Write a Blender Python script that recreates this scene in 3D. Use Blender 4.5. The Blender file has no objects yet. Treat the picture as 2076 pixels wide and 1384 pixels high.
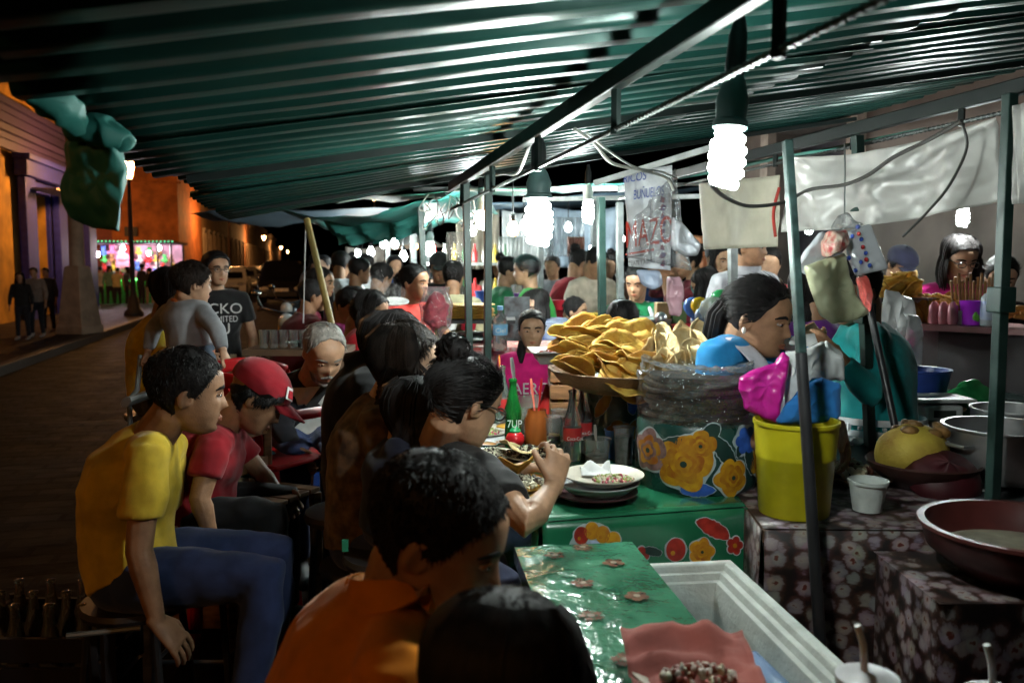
import bpy, math, random
from mathutils import Vector as V, Matrix as MX, noise
# ------------------------------------------------------------------ scene, camera, light
SC = bpy.context.scene
COL = SC.collection
RN = random.Random(11)
rad = math.radians
FPX, CX, CY, PITCH, CAMZ = 1750.0, 1038.0, 692.0, rad(5.13), 1.6
cam_d = bpy.data.cameras.new('camera'); cam = bpy.data.objects.new('camera', cam_d); COL.objects.link(cam)
cam.location = (0, 0, CAMZ); cam.rotation_euler = (rad(90) - PITCH, 0, 0)
cam_d.sensor_width = 36; cam_d.lens = 36 * FPX / 2076; cam_d.clip_start = 0.05; cam_d.clip_end = 900
cam_d.dof.use_dof = True; cam_d.dof.focus_distance = 3.0; cam_d.dof.aperture_fstop = 3.6
SC.camera = cam
W = bpy.data.worlds.new('World'); SC.world = W; W.use_nodes = True
_n = W.node_tree.nodes; _sky = _n.new('ShaderNodeTexSky'); _sky.sky_type = 'NISHITA'; _sky.sun_disc = False
_sky.sun_elevation = rad(-6); _sky.sun_rotation = rad(200)
W.node_tree.links.new(_sky.outputs[0], _n['Background'].inputs[0]); _n['Background'].inputs[1].default_value = 0.05
SC.view_settings.view_transform = 'Standard'; SC.view_settings.look = 'None'
SC.view_settings.gamma = 1; SC.view_settings.use_curve_mapping = False; SC.view_settings.exposure = 0.3
cy = SC.cycles
cy.use_denoising = True; cy.max_bounces = 6; cy.diffuse_bounces = 3; cy.glossy_bounces = 3
cy.transmission_bounces = 5; cy.transparent_max_bounces = 10; cy.sample_clamp_indirect = 4; cy.sample_clamp_direct = 60
cy.caustics_reflective = False; cy.caustics_refractive = False
K = 1.0   # common factor on every lamp

# ------------------------------------------------------------------ photo pixels -> directions
_F = V((0, math.cos(PITCH), -math.sin(PITCH))); _U = V((0, math.sin(PITCH), math.cos(PITCH)))
def ray(px, py): return _F + V((1, 0, 0)) * ((px - CX) / FPX) + _U * ((CY - py) / FPX)
def P(px, py, d):
    r = ray(px, py); return V((0, 0, CAMZ)) + r * (d / r.y)
def G(px, py, z=0.0):
    r = ray(px, py); return V((0, 0, CAMZ)) + r * ((z - CAMZ) / r.z)
PHI = rad(13.4)
def S(a, s, z=0.0): return V((a * math.cos(PHI) - s * math.sin(PHI), a * math.sin(PHI) + s * math.cos(PHI), z))
EA = V((math.cos(PHI), math.sin(PHI), 0)); ES = V((-math.sin(PHI), math.cos(PHI), 0)); EZ = V((0, 0, 1))
def RZ(deg): return MX.Rotation(rad(deg), 3, 'Z')
def lerp(a, b, t): return a + (b - a) * t
def back(p, d): k = (p.y + d) / p.y; return V((p.x * k, p.y * k, p.z))   # slide along the line of sight, same height
def interp(tab, x):
    if x <= tab[0][0]: return tab[0][1:]
    for p, q in zip(tab, tab[1:]):
        if x <= q[0]:
            t = (x - p[0]) / (q[0] - p[0]); t = t * t * (3 - 2 * t) * .4 + t * .6
            return [lerp(p[i], q[i], t) for i in range(1, len(p))]
    return tab[-1][1:]

# ------------------------------------------------------------------ materials
MATS = {}
def mat(name, col=(.5, .5, .5), rough=.6, metal=0., var=.18, vs=9., bump=0., bs=60., spec=.4, trans=0., alpha=1., emis=None, es=0., col2=None, stretch=(1, 1, 1), coat=0., sheen=0.):
    if name in MATS: return MATS[name]
    m = bpy.data.materials.new(name); m.use_nodes = True; t = m.node_tree; n = t.nodes; l = t.links
    b = n['Principled BSDF']
    b.inputs['Roughness'].default_value = rough; b.inputs['Metallic'].default_value = metal
    b.inputs['Specular IOR Level'].default_value = spec; b.inputs['Transmission Weight'].default_value = trans
    b.inputs['Alpha'].default_value = alpha; b.inputs['Coat Weight'].default_value = coat
    b.inputs['Sheen Weight'].default_value = sheen
    if emis: b.inputs['Emission Color'].default_value = (*emis, 1); b.inputs['Emission Strength'].default_value = es
    tc = n.new('ShaderNodeTexCoord'); mp = n.new('ShaderNodeMapping'); mp.inputs['Scale'].default_value = stretch
    l.new(tc.outputs['Object'], mp.inputs[0])
    if var > 0 or col2:
        ns = n.new('ShaderNodeTexNoise'); ns.inputs['Scale'].default_value = vs; ns.inputs['Detail'].default_value = 5
        l.new(mp.outputs[0], ns.inputs['Vector'])
        cr = n.new('ShaderNodeValToRGB'); l.new(ns.outputs[0], cr.inputs[0])
        c2 = col2 if col2 else tuple(c * (1 + var * .8) for c in col)
        c1 = col if col2 else tuple(c * (1 - var * 1.3) for c in col)
        cr.color_ramp.elements[0].position = .36; cr.color_ramp.elements[1].position = .64
        cr.color_ramp.elements[0].color = (*c1, 1); cr.color_ramp.elements[1].color = (*c2, 1)
        l.new(cr.outputs[0], b.inputs['Base Color'])
        if rough > .08 and not trans:
            mr = n.new('ShaderNodeMapRange'); mr.inputs[3].default_value = rough * .8; mr.inputs[4].default_value = min(1, rough * 1.2)
            l.new(ns.outputs[0], mr.inputs[0]); l.new(mr.outputs[0], b.inputs['Roughness'])
    else: b.inputs['Base Color'].default_value = (*col, 1)
    if bump:
        n2 = n.new('ShaderNodeTexNoise'); n2.inputs['Scale'].default_value = bs; n2.inputs['Detail'].default_value = 4
        l.new(mp.outputs[0], n2.inputs['Vector']); bp = n.new('ShaderNodeBump'); bp.inputs['Strength'].default_value = bump
        bp.inputs['Distance'].default_value = .01; l.new(n2.outputs[0], bp.inputs['Height']); l.new(bp.outputs[0], b.inputs['Normal'])
    MATS[name] = m; return m
def cloth(name, col, col2=None, vs=14):
    """woven stuff: fold ridges, fine weave, slightly worn colour"""
    nm = 'cloth_' + name
    if nm in MATS: return MATS[nm]
    m = mat(nm, col, .9, var=.16, vs=vs, col2=col2, spec=.15, sheen=.12); n = m.node_tree.nodes; l = m.node_tree.links; tc = [x for x in n if x.type == 'TEX_COORD'][0]
    f = n.new('ShaderNodeTexNoise'); f.noise_type = 'RIDGED_MULTIFRACTAL'; f.inputs['Scale'].default_value = 6.5; f.inputs['Detail'].default_value = 3; f.inputs['Distortion'].default_value = .6
    w = n.new('ShaderNodeTexNoise'); w.inputs['Scale'].default_value = 420; w.inputs['Detail'].default_value = 2
    b1 = n.new('ShaderNodeBump'); b1.inputs['Strength'].default_value = .75; b1.inputs['Distance'].default_value = .022; b2 = n.new('ShaderNodeBump'); b2.inputs['Strength'].default_value = .22; b2.inputs['Distance'].default_value = .002
    l.new(tc.outputs['Object'], f.inputs['Vector']); l.new(tc.outputs['Object'], w.inputs['Vector']); l.new(f.outputs[0], b1.inputs['Height']); l.new(w.outputs[0], b2.inputs['Height']); l.new(b1.outputs[0], b2.inputs['Normal']); l.new(b2.outputs[0], n['Principled BSDF'].inputs['Normal']); return m
def film(name, col, alpha, bump=.8, bs=22, rough=.18): return mat('film_' + name, col, rough, alpha=alpha, bump=bump, bs=bs, var=.05, spec=.7)

def clearfilm(name, base=.06, tint=(.85, .88, .9), bump=1., bs=26, rough=.07):
    """thin clear plastic: see-through with glints on its creases"""
    m = bpy.data.materials.new('clearfilm_' + name); m.use_nodes = True; n = m.node_tree.nodes; l = m.node_tree.links; n.remove(n['Principled BSDF'])
    tr = n.new('ShaderNodeBsdfTransparent'); gl = n.new('ShaderNodeBsdfGlossy'); gl.inputs['Color'].default_value = (*tint, 1); gl.inputs['Roughness'].default_value = rough
    tl = n.new('ShaderNodeBsdfTranslucent'); tl.inputs['Color'].default_value = (*tint, 1); lw = n.new('ShaderNodeLayerWeight'); lw.inputs['Blend'].default_value = .25
    tc = n.new('ShaderNodeTexCoord'); ns = n.new('ShaderNodeTexNoise'); ns.inputs['Scale'].default_value = bs; ns.inputs['Detail'].default_value = 4; bp = n.new('ShaderNodeBump'); bp.inputs['Strength'].default_value = bump; bp.inputs['Distance'].default_value = .02
    l.new(tc.outputs['Object'], ns.inputs['Vector']); l.new(ns.outputs[0], bp.inputs['Height'])
    for x in (gl, tl): l.new(bp.outputs[0], x.inputs['Normal'])
    a = n.new('ShaderNodeMath'); a.operation = 'MULTIPLY_ADD'; a.inputs[1].default_value = .5; a.inputs[2].default_value = .2; l.new(lw.outputs['Fresnel'], a.inputs[0]); l.new(bp.outputs[0], lw.inputs['Normal'])
    m1 = n.new('ShaderNodeMixShader'); l.new(a.outputs[0], m1.inputs[0]); l.new(tr.outputs[0], m1.inputs[1]); l.new(gl.outputs[0], m1.inputs[2])
    m2 = n.new('ShaderNodeMixShader'); m2.inputs[0].default_value = base; l.new(m1.outputs[0], m2.inputs[1]); l.new(tl.outputs[0], m2.inputs[2]); l.new(m2.outputs[0], n['Material Output'].inputs[0]); return m
def ridge(p): return .5 - abs(noise.noise(p)) * 1.6

# ------------------------------------------------------------------ mesh builder
ORG = {}
class MB:
    def __init__(s): s.v = []; s.f = []; s.m = []; s.k = 0
    def add(s, vs, fs):
        o = len(s.v); s.v.extend(vs); s.f.extend([[i + o for i in f] for f in fs]); s.m.extend([s.k] * len(fs)); return s
    def tube(s, pts, rd, n=10, side=None, caps=True):
        pts = [V(p) for p in pts]
        if not isinstance(rd, (list, tuple)) or (isinstance(rd, tuple) and len(rd) == 2): rd = [rd] * len(pts)
        vs, fs, u = [], [], None
        for i, p in enumerate(pts):
            t = (pts[min(i + 1, len(pts) - 1)] - pts[max(i - 1, 0)])
            if t.length < 1e-9: t = V((0, 0, 1))
            t.normalize()
            if side is not None: u = side - t * side.dot(t)
            elif u is None: u = t.orthogonal()
            else: u = u - t * u.dot(t)
            if u.length < 1e-6: u = t.orthogonal()
            u = u.normalized(); w = t.cross(u)
            rx, ry = rd[i] if isinstance(rd[i], tuple) else (rd[i], rd[i])
            for k in range(n):
                c = 2 * math.pi * k / n; vs.append(p + u * (rx * math.cos(c)) + w * (ry * math.sin(c)))
        for i in range(len(pts) - 1):
            for k in range(n): fs.append([i * n + k, i * n + (k + 1) % n, (i + 1) * n + (k + 1) % n, (i + 1) * n + k])
        if caps: fs.append(list(range(n))[::-1]); fs.append([(len(pts) - 1) * n + k for k in range(n)])
        return s.add(vs, fs)
    def bar(s, a, b, w, h=None, up=EZ):
        a, b = V(a), V(b); t = (b - a).normalized(); x = t.cross(up)
        x = x.normalized() if x.length > 1e-4 else t.orthogonal().normalized(); y = x.cross(t); h = h or w
        vs = [p + x * (sx * w / 2) + y * (sy * h / 2) for p in (a, b) for sx, sy in ((-1, -1), (1, -1), (1, 1), (-1, 1))]
        return s.add(vs, [[0, 1, 2, 3], [7, 6, 5, 4], [0, 4, 5, 1], [1, 5, 6, 2], [2, 6, 7, 3], [3, 7, 4, 0]])
    def box(s, c, d, rot=None):
        c = V(c); vs = []
        for x, y, z in ((-1, -1, -1), (1, -1, -1), (1, 1, -1), (-1, 1, -1), (-1, -1, 1), (1, -1, 1), (1, 1, 1), (-1, 1, 1)):
            q = V((x * d[0] / 2, y * d[1] / 2, z * d[2] / 2)); vs.append(c + (rot @ q if rot else q))
        return s.add(vs, [[3, 2, 1, 0], [4, 5, 6, 7], [0, 1, 5, 4], [1, 2, 6, 5], [2, 3, 7, 6], [3, 0, 4, 7]])
    def ell(s, c, r, rot=None, nu=14, nv=9):
        c = V(c); r = (r, r, r) if isinstance(r, (int, float)) else r; vs = []
        def q(x, y, z): p = V((x * r[0], y * r[1], z * r[2])); return c + (rot @ p if rot else p)
        vs.append(q(0, 0, -1))
        for j in range(1, nv):
            a = -math.pi / 2 + math.pi * j / nv
            for i in range(nu): vs.append(q(math.cos(a) * math.cos(2 * math.pi * i / nu), math.cos(a) * math.sin(2 * math.pi * i / nu), math.sin(a)))
        vs.append(q(0, 0, 1)); fs = []
        for i in range(nu):
            fs.append([0, 1 + (i + 1) % nu, 1 + i]); T = 1 + (nv - 2) * nu; fs.append([T + i, T + (i + 1) % nu, len(vs) - 1])
        for j in range(nv - 2):
            for i in range(nu): a = 1 + j * nu; fs.append([a + i, a + (i + 1) % nu, a + nu + (i + 1) % nu, a + nu + i])
        return s.add(vs, fs)
    def lathe(s, prof, c, n=24, rot=None, caps=True, wob=None):
        c = V(c); vs = []
        for r, z in prof:
            for k in range(n):
                a = 2 * math.pi * k / n; rr = r * (1 + (wob(a, z) if wob else 0)); q = V((rr * math.cos(a), rr * math.sin(a), z)); vs.append(c + (rot @ q if rot else q))
        fs = [[i * n + k, i * n + (k + 1) % n, (i + 1) * n + (k + 1) % n, (i + 1) * n + k] for i in range(len(prof) - 1) for k in range(n)]
        if caps:
            if prof[0][0] > 1e-5: fs.append(list(range(n))[::-1])
            if prof[-1][0] > 1e-5: fs.append([(len(prof) - 1) * n + k for k in range(n)])
        return s.add(vs, fs)
    def grid(s, fn, nu, nv, closed=False):
        vs = [V(fn(i / (nu if closed else nu - 1), j / (nv - 1))) for j in range(nv) for i in range(nu)]
        m = nu if closed else nu - 1
        return s.add(vs, [[j * nu + i, j * nu + (i + 1) % nu, (j + 1) * nu + (i + 1) % nu, (j + 1) * nu + i] for j in range(nv - 1) for i in range(m)])
    def poly(s, pts): return s.add([V(p) for p in pts], [list(range(len(pts)))])
    def prism(s, pts, off):
        n = len(pts); pts = [V(p) for p in pts]; off = V(off)
        return s.add(pts + [p + off for p in pts], [list(range(n))[::-1], list(range(n, 2 * n))] + [[i, (i + 1) % n, n + (i + 1) % n, n + i] for i in range(n)])
    def build(s, name, m, parent=None, smooth=True, label=None, cat=None, group=None, kind=None, thick=0, bev=0, voxel=0, disp=0, dsc=.1, smo=0, org=None, sub=0):
        if parent is not None: o = ORG[parent.name]
        elif org is not None: o = V(org)
        else:
            xs = [v[0] for v in s.v]; ys = [v[1] for v in s.v]; o = V(((min(xs) + max(xs)) / 2, (min(ys) + max(ys)) / 2, min(v[2] for v in s.v)))
        me = bpy.data.meshes.new(name); me.from_pydata([tuple(V(v) - o) for v in s.v], [], s.f)
        for x in (m if isinstance(m, (list, tuple)) else [m]): me.materials.append(x)
        if isinstance(m, (list, tuple)): me.polygons.foreach_set('material_index', s.m)
        if smooth:
            me.polygons.foreach_set('use_smooth', [True] * len(me.polygons))
            if not voxel: me.set_sharp_from_angle(angle=rad(42))
        me.update()
        ob = bpy.data.objects.new(name, me); COL.objects.link(ob); ORG[ob.name] = o
        if parent is not None: ob.parent = parent
        else: ob.location = o
        tag(ob, label, cat, group, kind)
        if thick: q = ob.modifiers.new('thick', 'SOLIDIFY'); q.thickness = thick; q.offset = 0
        if voxel: q = ob.modifiers.new('remesh', 'REMESH'); q.mode = 'VOXEL'; q.voxel_size = voxel; q.use_smooth_shade = True
        if smo: q = ob.modifiers.new('smooth', 'SMOOTH'); q.factor = .5; q.iterations = smo
        if sub: q = ob.modifiers.new('sub', 'SUBSURF'); q.levels = sub; q.render_levels = sub
        if bev: q = ob.modifiers.new('bevel', 'BEVEL'); q.width = bev; q.segments = 2; q.limit_method = 'ANGLE'
        if disp: q = ob.modifiers.new('folds', 'DISPLACE'); q.texture = clouds(dsc); q.strength = disp; q.mid_level = .5; q.texture_coords = 'LOCAL'
        if voxel and voxel <= .009 and disp > .015: q = ob.modifiers.new('creases', 'DISPLACE'); q.texture = creases(); q.strength = .008; q.mid_level = .55; q.texture_coords = 'LOCAL'; q = ob.modifiers.new('soften', 'SMOOTH'); q.factor = .5; q.iterations = 2
        return ob
TX = {}
def creases():
    if 'cr' not in TX:
        t = bpy.data.textures.new('creases', 'MUSGRAVE'); t.musgrave_type = 'RIDGED_MULTIFRACTAL'; t.noise_scale = .13; t.octaves = 2; t.noise_intensity = .6; TX['cr'] = t
    return TX['cr']
def clouds(sc):
    if sc not in TX:
        t = bpy.data.textures.new('folds_%g' % sc, 'CLOUDS'); t.noise_scale = sc; t.noise_depth = 2; TX[sc] = t
    return TX[sc]
def tag(o, label=None, cat=None, group=None, kind=None):
    if label: o['label'] = label
    if cat: o['category'] = cat
    if group: o['group'] = group
    if kind: o['kind'] = kind
    return o
def thing(name, loc, label, cat, group=None):
    o = bpy.data.objects.new(name, None); COL.objects.link(o); o.location = V(loc); o.empty_display_size = .1; ORG[o.name] = V(loc)
    return tag(o, label, cat, group)
def text(name, s, m, parent, origin, ux, uy, h, ext=.0006, shear=0., squash=1.):
    """flat lettering: origin = lower left, ux/uy = unit directions of the writing, h = letter height"""
    cu = bpy.data.curves.new('t', 'FONT'); cu.body = s; cu.size = 1; cu.shear = shear; ob = bpy.data.objects.new('t', cu); COL.objects.link(ob)
    bpy.context.view_layer.update(); me = bpy.data.meshes.new_from_object(ob.evaluated_get(bpy.context.evaluated_depsgraph_get()))
    bpy.data.objects.remove(ob); k = h / .7; mb = MB(); nz = V(ux).cross(V(uy)).normalized()
    mb.add([V(origin) + V(ux) * (v.co.x * k * squash) + V(uy) * (v.co.y * k) + nz * ext for v in me.vertices], [list(p.vertices) for p in me.polygons])
    return mb.build(name, m, parent, smooth=False)
def plight(parent, loc, col, watts, r=.03):
    d = bpy.data.lights.new('glow', 'POINT'); d.color = col; d.energy = watts * K; d.shadow_soft_size = r
    o = bpy.data.objects.new('glow', d); COL.objects.link(o); o.parent = parent; o.location = V(loc) - ORG[parent.name]; return o
# ------------------------------------------------------------------ ground and street
def paving(name, c1, c2, sx, sy, rough=.55):
    m = bpy.data.materials.new(name); m.use_nodes = True; n = m.node_tree.nodes; l = m.node_tree.links; b = n['Principled BSDF']; b.inputs['Specular IOR Level'].default_value = .02
    tc = n.new('ShaderNodeTexCoord'); mp = n.new('ShaderNodeMapping'); mp.inputs['Rotation'].default_value = (0, 0, -PHI)
    br = n.new('ShaderNodeTexBrick'); br.inputs['Scale'].default_value = 1; br.inputs['Brick Width'].default_value = sx; br.inputs['Row Height'].default_value = sy
    br.inputs['Mortar Size'].default_value = .02; br.inputs['Color1'].default_value = (*c1, 1); br.inputs['Color2'].default_value = (*c2, 1); br.inputs['Mortar'].default_value = (.012, .01, .01, 1)
    ns = n.new('ShaderNodeTexNoise'); ns.inputs['Scale'].default_value = 3; ns.inputs['Detail'].default_value = 8
    mx = n.new('ShaderNodeMix'); mx.data_type = 'RGBA'; mx.blend_type = 'MULTIPLY'; mx.inputs[0].default_value = .7
    cr = n.new('ShaderNodeValToRGB'); cr.color_ramp.elements[0].position = .3; cr.color_ramp.elements[1].position = .7; cr.color_ramp.elements[0].color = (.35, .33, .33, 1)
    bp = n.new('ShaderNodeBump'); bp.inputs['Strength'].default_value = .7; bp.inputs['Distance'].default_value = .03
    mth = n.new('ShaderNodeMath'); mth.operation = 'SUBTRACT'
    l.new(tc.outputs['Object'], mp.inputs[0]); l.new(mp.outputs[0], br.inputs[0]); l.new(mp.outputs[0], ns.inputs[0]); l.new(ns.outputs[0], cr.inputs[0])
    l.new(br.outputs[0], mx.inputs[6]); l.new(cr.outputs[0], mx.inputs[7]); l.new(mx.outputs[2], b.inputs['Base Color'])
    l.new(ns.outputs[0], mth.inputs[0]); l.new(br.outputs['Fac'], mth.inputs[1]); l.new(mth.outputs[0], bp.inputs['Height']); l.new(bp.outputs[0], b.inputs['Normal'])
    mr = n.new('ShaderNodeMapRange'); mr.inputs[3].default_value = rough * .6; mr.inputs[4].default_value = rough * 1.3; l.new(ns.outputs[0], mr.inputs[0]); l.new(mr.outputs[0], b.inputs['Roughness'])
    return m
def slab(a0, a1, s0, s1, z0, z1):
    m = MB(); q = [S(a0, s0, z0), S(a1, s0, z0), S(a1, s1, z0), S(a0, s1, z0)]; m.prism(q, (0, 0, z1 - z0)); return m
g = MB(); g.poly([(-300, -60, 0), (300, -60, 0), (300, 600, 0), (-300, 600, 0)])
g.build('ground', mat('ground', (.045, .04, .04), .8, bump=.4, bs=8), kind='structure', smooth=False, org=(0, 0, 0))
r_ = MB(); r_.poly([S(-4.3, -12, .004), S(14, -12, .004), S(14, 330, .004), S(-4.3, 330, .004)])
r_.build('road', paving('road_blocks', (.016, .014, .013), (.025, .021, .019), .34, .17, .75), kind='structure', smooth=False, org=(0, 0, 0))
for i_, (s0, s1) in enumerate(((-12, 34.5), (54, 330))):
    slab(-8.2, -4.45, s0, s1, -.05, .14).build('pavement', paving('flagstones%d' % i_, (.05, .043, .04), (.07, .06, .052), .8, .6), kind='structure', smooth=False, org=(0, 0, 0))
    slab(-4.45, -4.27, s0, s1, -.05, .15).build('kerb', mat('kerb', (.07, .06, .052), .7, bump=.4, bs=12), kind='structure', smooth=False, bev=.02)
slab(-60, -4.3, 34.6, 53.9, -.05, .012).build('side_street', MATS.get('x') or paving('side_blocks', (.10, .09, .08), (.14, .12, .1), .45, .22, .4), kind='structure', smooth=False, org=(0, 0, 0))

# ------------------------------------------------------------------ houses along the street
BLUE = mat('blue_paint', (.03, .035, .3), .55, bump=.3, bs=9); DARKW = mat('dark_wood', (.03, .018, .014), .6, bump=.3, bs=20, stretch=(6, 6, 1))
PURP = mat('purple_paint', (.05, .03, .12), .6, bump=.2, bs=10)
def wallmat(n, c): return mat('plaster_' + n, c, .85, bump=.5, bs=5, vs=1.6, var=.28)
GLASSD = mat('dark_pane', (.01, .01, .012), .1, var=0)
FA = -7.25
def fbox(mb, a0, a1, s0, s1, z0, z1): mb.prism([S(a0, s0, z0), S(a1, s0, z0), S(a1, s1, z0), S(a0, s1, z0)], (0, 0, z1 - z0)); return mb
def facade(root, wm, s0, s1, H, ops, trim, a=FA, depth=7.):
    """front wall with real openings along the street; ops = (s0, s1, z0, z1, kind)"""
    w = MB(); ops = sorted(ops); x = s0
    for (p, q, z0, z1, k) in ops:
        fbox(w, a - .35, a, x, p, -.1, H)
        fbox(w, a - .35, a, p, q, z1, H)
        if z0 > .2: fbox(w, a - .35, a, p, q, -.1, z0)
        x = q
    fbox(w, a - .35, a, x, s1, -.1, H); fbox(w, a - depth, a - .36, s0, s1, -.1, H - .15)
    w.build('wall', wm, root, smooth=False)
    for (p, q, z0, z1, k) in ops:
        d = MB(); fbox(d, a - .3, a - .22, p + .002, q - .002, z0, z1 - .002)
        ob = d.build('door' if k == 'door' else 'window', DARKW if k == 'door' else GLASSD, root, smooth=False)
        f = MB(); t = .17
        fbox(f, a + .002, a + .1, p - t, p, z0, z1 + t); fbox(f, a + .002, a + .1, q, q + t, z0, z1 + t); fbox(f, a + .002, a + .12, p, q, z1, z1 + t)
        fbox(f, a + .002, a + .2, p - t - .1, q + t + .1, z1 + t + .003, z1 + t + .14)
        if k == 'window': fbox(f, a + .002, a + .18, p - t, q + t, z0 - .12, z0 - .002)
        f.build('frame', trim, ob, smooth=False)
        if k == 'window':
            g_ = MB(); n_ = max(3, int((q - p) / .18))
            for i in range(1, n_): g_.bar(S(a - .12, lerp(p, q, i / n_), z0), S(a - .12, lerp(p, q, i / n_), z1), .025)
            g_.build('window_grille', mat('iron', (.02, .02, .022), .5), ob, smooth=False)
    return root
def cornice(root, s0, s1, z, trim, a=FA):
    c = MB(); fbox(c, a + .002, a + .22, s0, s1, z, z + .14); fbox(c, a + .002, a + .34, s0, s1, z + .143, z + .3); fbox(c, a + .002, a + .16, s0, s1, z - .22, z - .003)
    c.build('cornice', trim, root, smooth=False)
yb = thing('corner_house', S(FA, 24, 0), 'yellow plastered corner house with deep blue door surround and purple cornice', 'house')
facade(yb, wallmat('yellow', (.5, .27, .04)), -11, 33.2, 6.4, [(16.6, 18.2, .14, 3.7, 'door'), (25.9, 27.5, .14, 3.5, 'door')], BLUE)
cornice(yb, -11, 33.3, 5.3, PURP); cornice(yb, -11, 33.3, 4.65, PURP)
for s0, s1, w_, z0, z1, nm in ((24.7, 25.6, .3, .1, 3.85, 'pilaster'), (27.8, 29.1, .3, .1, 3.85, 'pilaster'), (31.3, 32.3, .3, .1, 3.85, 'pilaster'), (24.5, 29.3, .42, 3.855, 4.25, 'entablature'), (24.4, 29.4, .52, 4.255, 4.4, 'entablature'), (15.8, 16.4, .28, .1, 3.9, 'pilaster'), (18.4, 19.0, .28, .1, 3.9, 'pilaster'), (15.6, 19.2, .45, 3.905, 4.25, 'entablature')):
    fbox(MB(), FA + .102, FA + w_, s0, s1, z0, z1).build(nm, BLUE, yb, smooth=False, bev=.02)
cn = MB(); fbox(cn, FA + .3, FA + .9, 25.2, 28.2, 3.55, 3.6); cn.build('door_canopy', mat('cream_board', (.55, .45, .33), .7), yb, smooth=False)
sg = MB(); sg.bar(S(FA - .05, 20.5, 2.9), S(FA + .9, 20.6, 2.9), .03); sg.build('sign_bracket', mat('iron', (.02, .02, .022)), yb)
# orange house over the crossing: its front faces the crossing
ob_ = thing('orange_house', S(-14, 54.6, 0), 'orange plastered house beyond the crossing with dark red doorway', 'house')
OR = wallmat('orange', (.40, .13, .035)); w = MB()
for a0, a1, z0, z1 in ((-30, -13.1, -.1, 8), (-13.1, -10.9, 4.6, 8), (-10.9, FA, -.1, 8)): fbox(w, a0, a1, 54.5, 54.9, z0, z1)
fbox(w, -30, FA, 54.901, 66, -.1, 7.9); fbox(w, -30, FA + .25, 54.2, 54.499, 7.4, 7.62); fbox(w, -30, FA + .25, 54.3, 54.499, 6.3, 6.4)
w.build('wall', OR, ob_, smooth=False)
d = MB(); fbox(d, -13.1, -10.9, 54.7, 54.8, 0, 4.6); d.build('door', mat('red_wood', (.16, .022, .012), .6, bump=.3, bs=12), ob_, smooth=False)
d = MB(); fbox(d, -13.5, -10.5, 54.1, 54.498, 4.62, 4.85); d.build('lintel', OR, ob_, smooth=False)
d = MB(); fbox(d, -10.2, -9.5, 54.4, 54.49, 3.2, 3.75); d.build('street_plate', mat('plate', (.05, .04, .04), .6), ob_, smooth=False)
rowcols = [('ochre', (.33, .2, .09)), ('sand', (.36, .27, .18)), ('rust', (.3, .13, .06)), ('cream', (.45, .36, .24)), ('brick', (.3, .12, .07)), ('tan', (.36, .24, .14)), ('pale', (.42, .34, .25)), ('clay', (.34, .17, .09))]
rowdesc = ['ochre house with tall barred windows beside the orange house', 'sand coloured house with plain cornice, second past the crossing', 'rust coloured house in the row, third past the crossing', 'cream house behind the parked cars, fourth past the crossing', 'brick red house, fifth past the crossing under the lamps', 'tan house far down the street, sixth past the crossing', 'pale house far down the street, seventh past the crossing', 'clay coloured house at the far end of the street']
s = 66.02
for i, ((nm, c), ds) in enumerate(zip(rowcols, rowdesc)):
    wd = RN.uniform(12, 17) * (1 + i * .22); h = RN.uniform(6.0, 8.6); e = s + wd
    hs = thing('row_house', S(FA, s + wd / 2, 0), ds, 'house', 'houses in the row down the street'); n_ = 4 if i < 5 else 3; ops = []
    for k in range(n_):
        c0 = s + wd * (k + .5) / n_; k_ = 'door' if k % 2 == i % 2 else 'window'; ops.append((c0 - .75, c0 + .75, .14 if k_ == 'door' else 1.0, 3.9, k_))
    facade(hs, wallmat(nm, c), s, e - .01, h, ops, mat('trim', (.4, .33, .25), .8, bump=.3, bs=6)); cornice(hs, s, e - .01, h - .6, mat('trim', (.4, .33, .25)))
    s = e
# market side: houses behind the stalls
mh = thing('arcade_house', S(9.6, 8, 0), 'beige house behind the stalls with dark doorways', 'house'); w = MB(); MW = wallmat('beige', (.15, .12, .105))
A2 = 5.0
ops = [(3.6, 4.5), (7.2, 8.6)]; x = -2.
for p, q in ops:
    fbox(w, A2, A2 + .4, x, p, -.1, 5.4); fbox(w, A2, A2 + .4, p, q, 3.0, 5.4); x = q
fbox(w, A2, A2 + .4, x, 9.6, -.1, 5.4); w.build('wall', MW, mh, smooth=False)
for p, q in ops:
    d = MB(); fbox(d, A2 + .3, A2 + .36, p + .003, q - .003, 0, 2.998); d.build('door', mat('doorway', (.025, .022, .03), .5), mh, smooth=False)
    d = MB(); fbox(d, A2 - .1, A2 - .003, p - .16, p - .002, 0, 3.15); fbox(d, A2 - .1, A2 - .003, q + .002, q + .16, 0, 3.15); d.build('door_frame', mat('stone', (.4, .33, .28), .8, bump=.3, bs=9), mh, smooth=False)
# ------------------------------------------------------------------ street lamps
IRON = mat('lamp_iron', (.02, .018, .018), .5)
def street_lamp(a, s, z, label, watts=300):
    r = thing('street_lamp', S(a, s, .14), label, 'street lamp', 'street lamps'); b = S(a, s, .14); m = MB()
    m.lathe([(.26, 0), (.26, .1), (.18, .2), (.13, .5), (.1, .55), (.075, .7), (.06, z * .6), (.045, z - .35), (.1, z - .33), (.1, z - .3), (.05, z - .28)], b, 14); m.build('pole', IRON, r)
    g = MB(); g.lathe([(.09, z - .27), (.19, z + .15)], b, 6); g.build('lamp_glass', mat('sodium_%d' % watts, (1, .6, .2), .4, var=0, emis=(1, .45, .14), es=max(14, watts * .8 * K)), r, smooth=False)
    c = MB(); c.lathe([(.23, z + .152), (.23, z + .18), (.08, z + .32), (.02, z + .42), (0.0, z + .44)], b, 8); c.build('lamp_cap', IRON, r)
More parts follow.
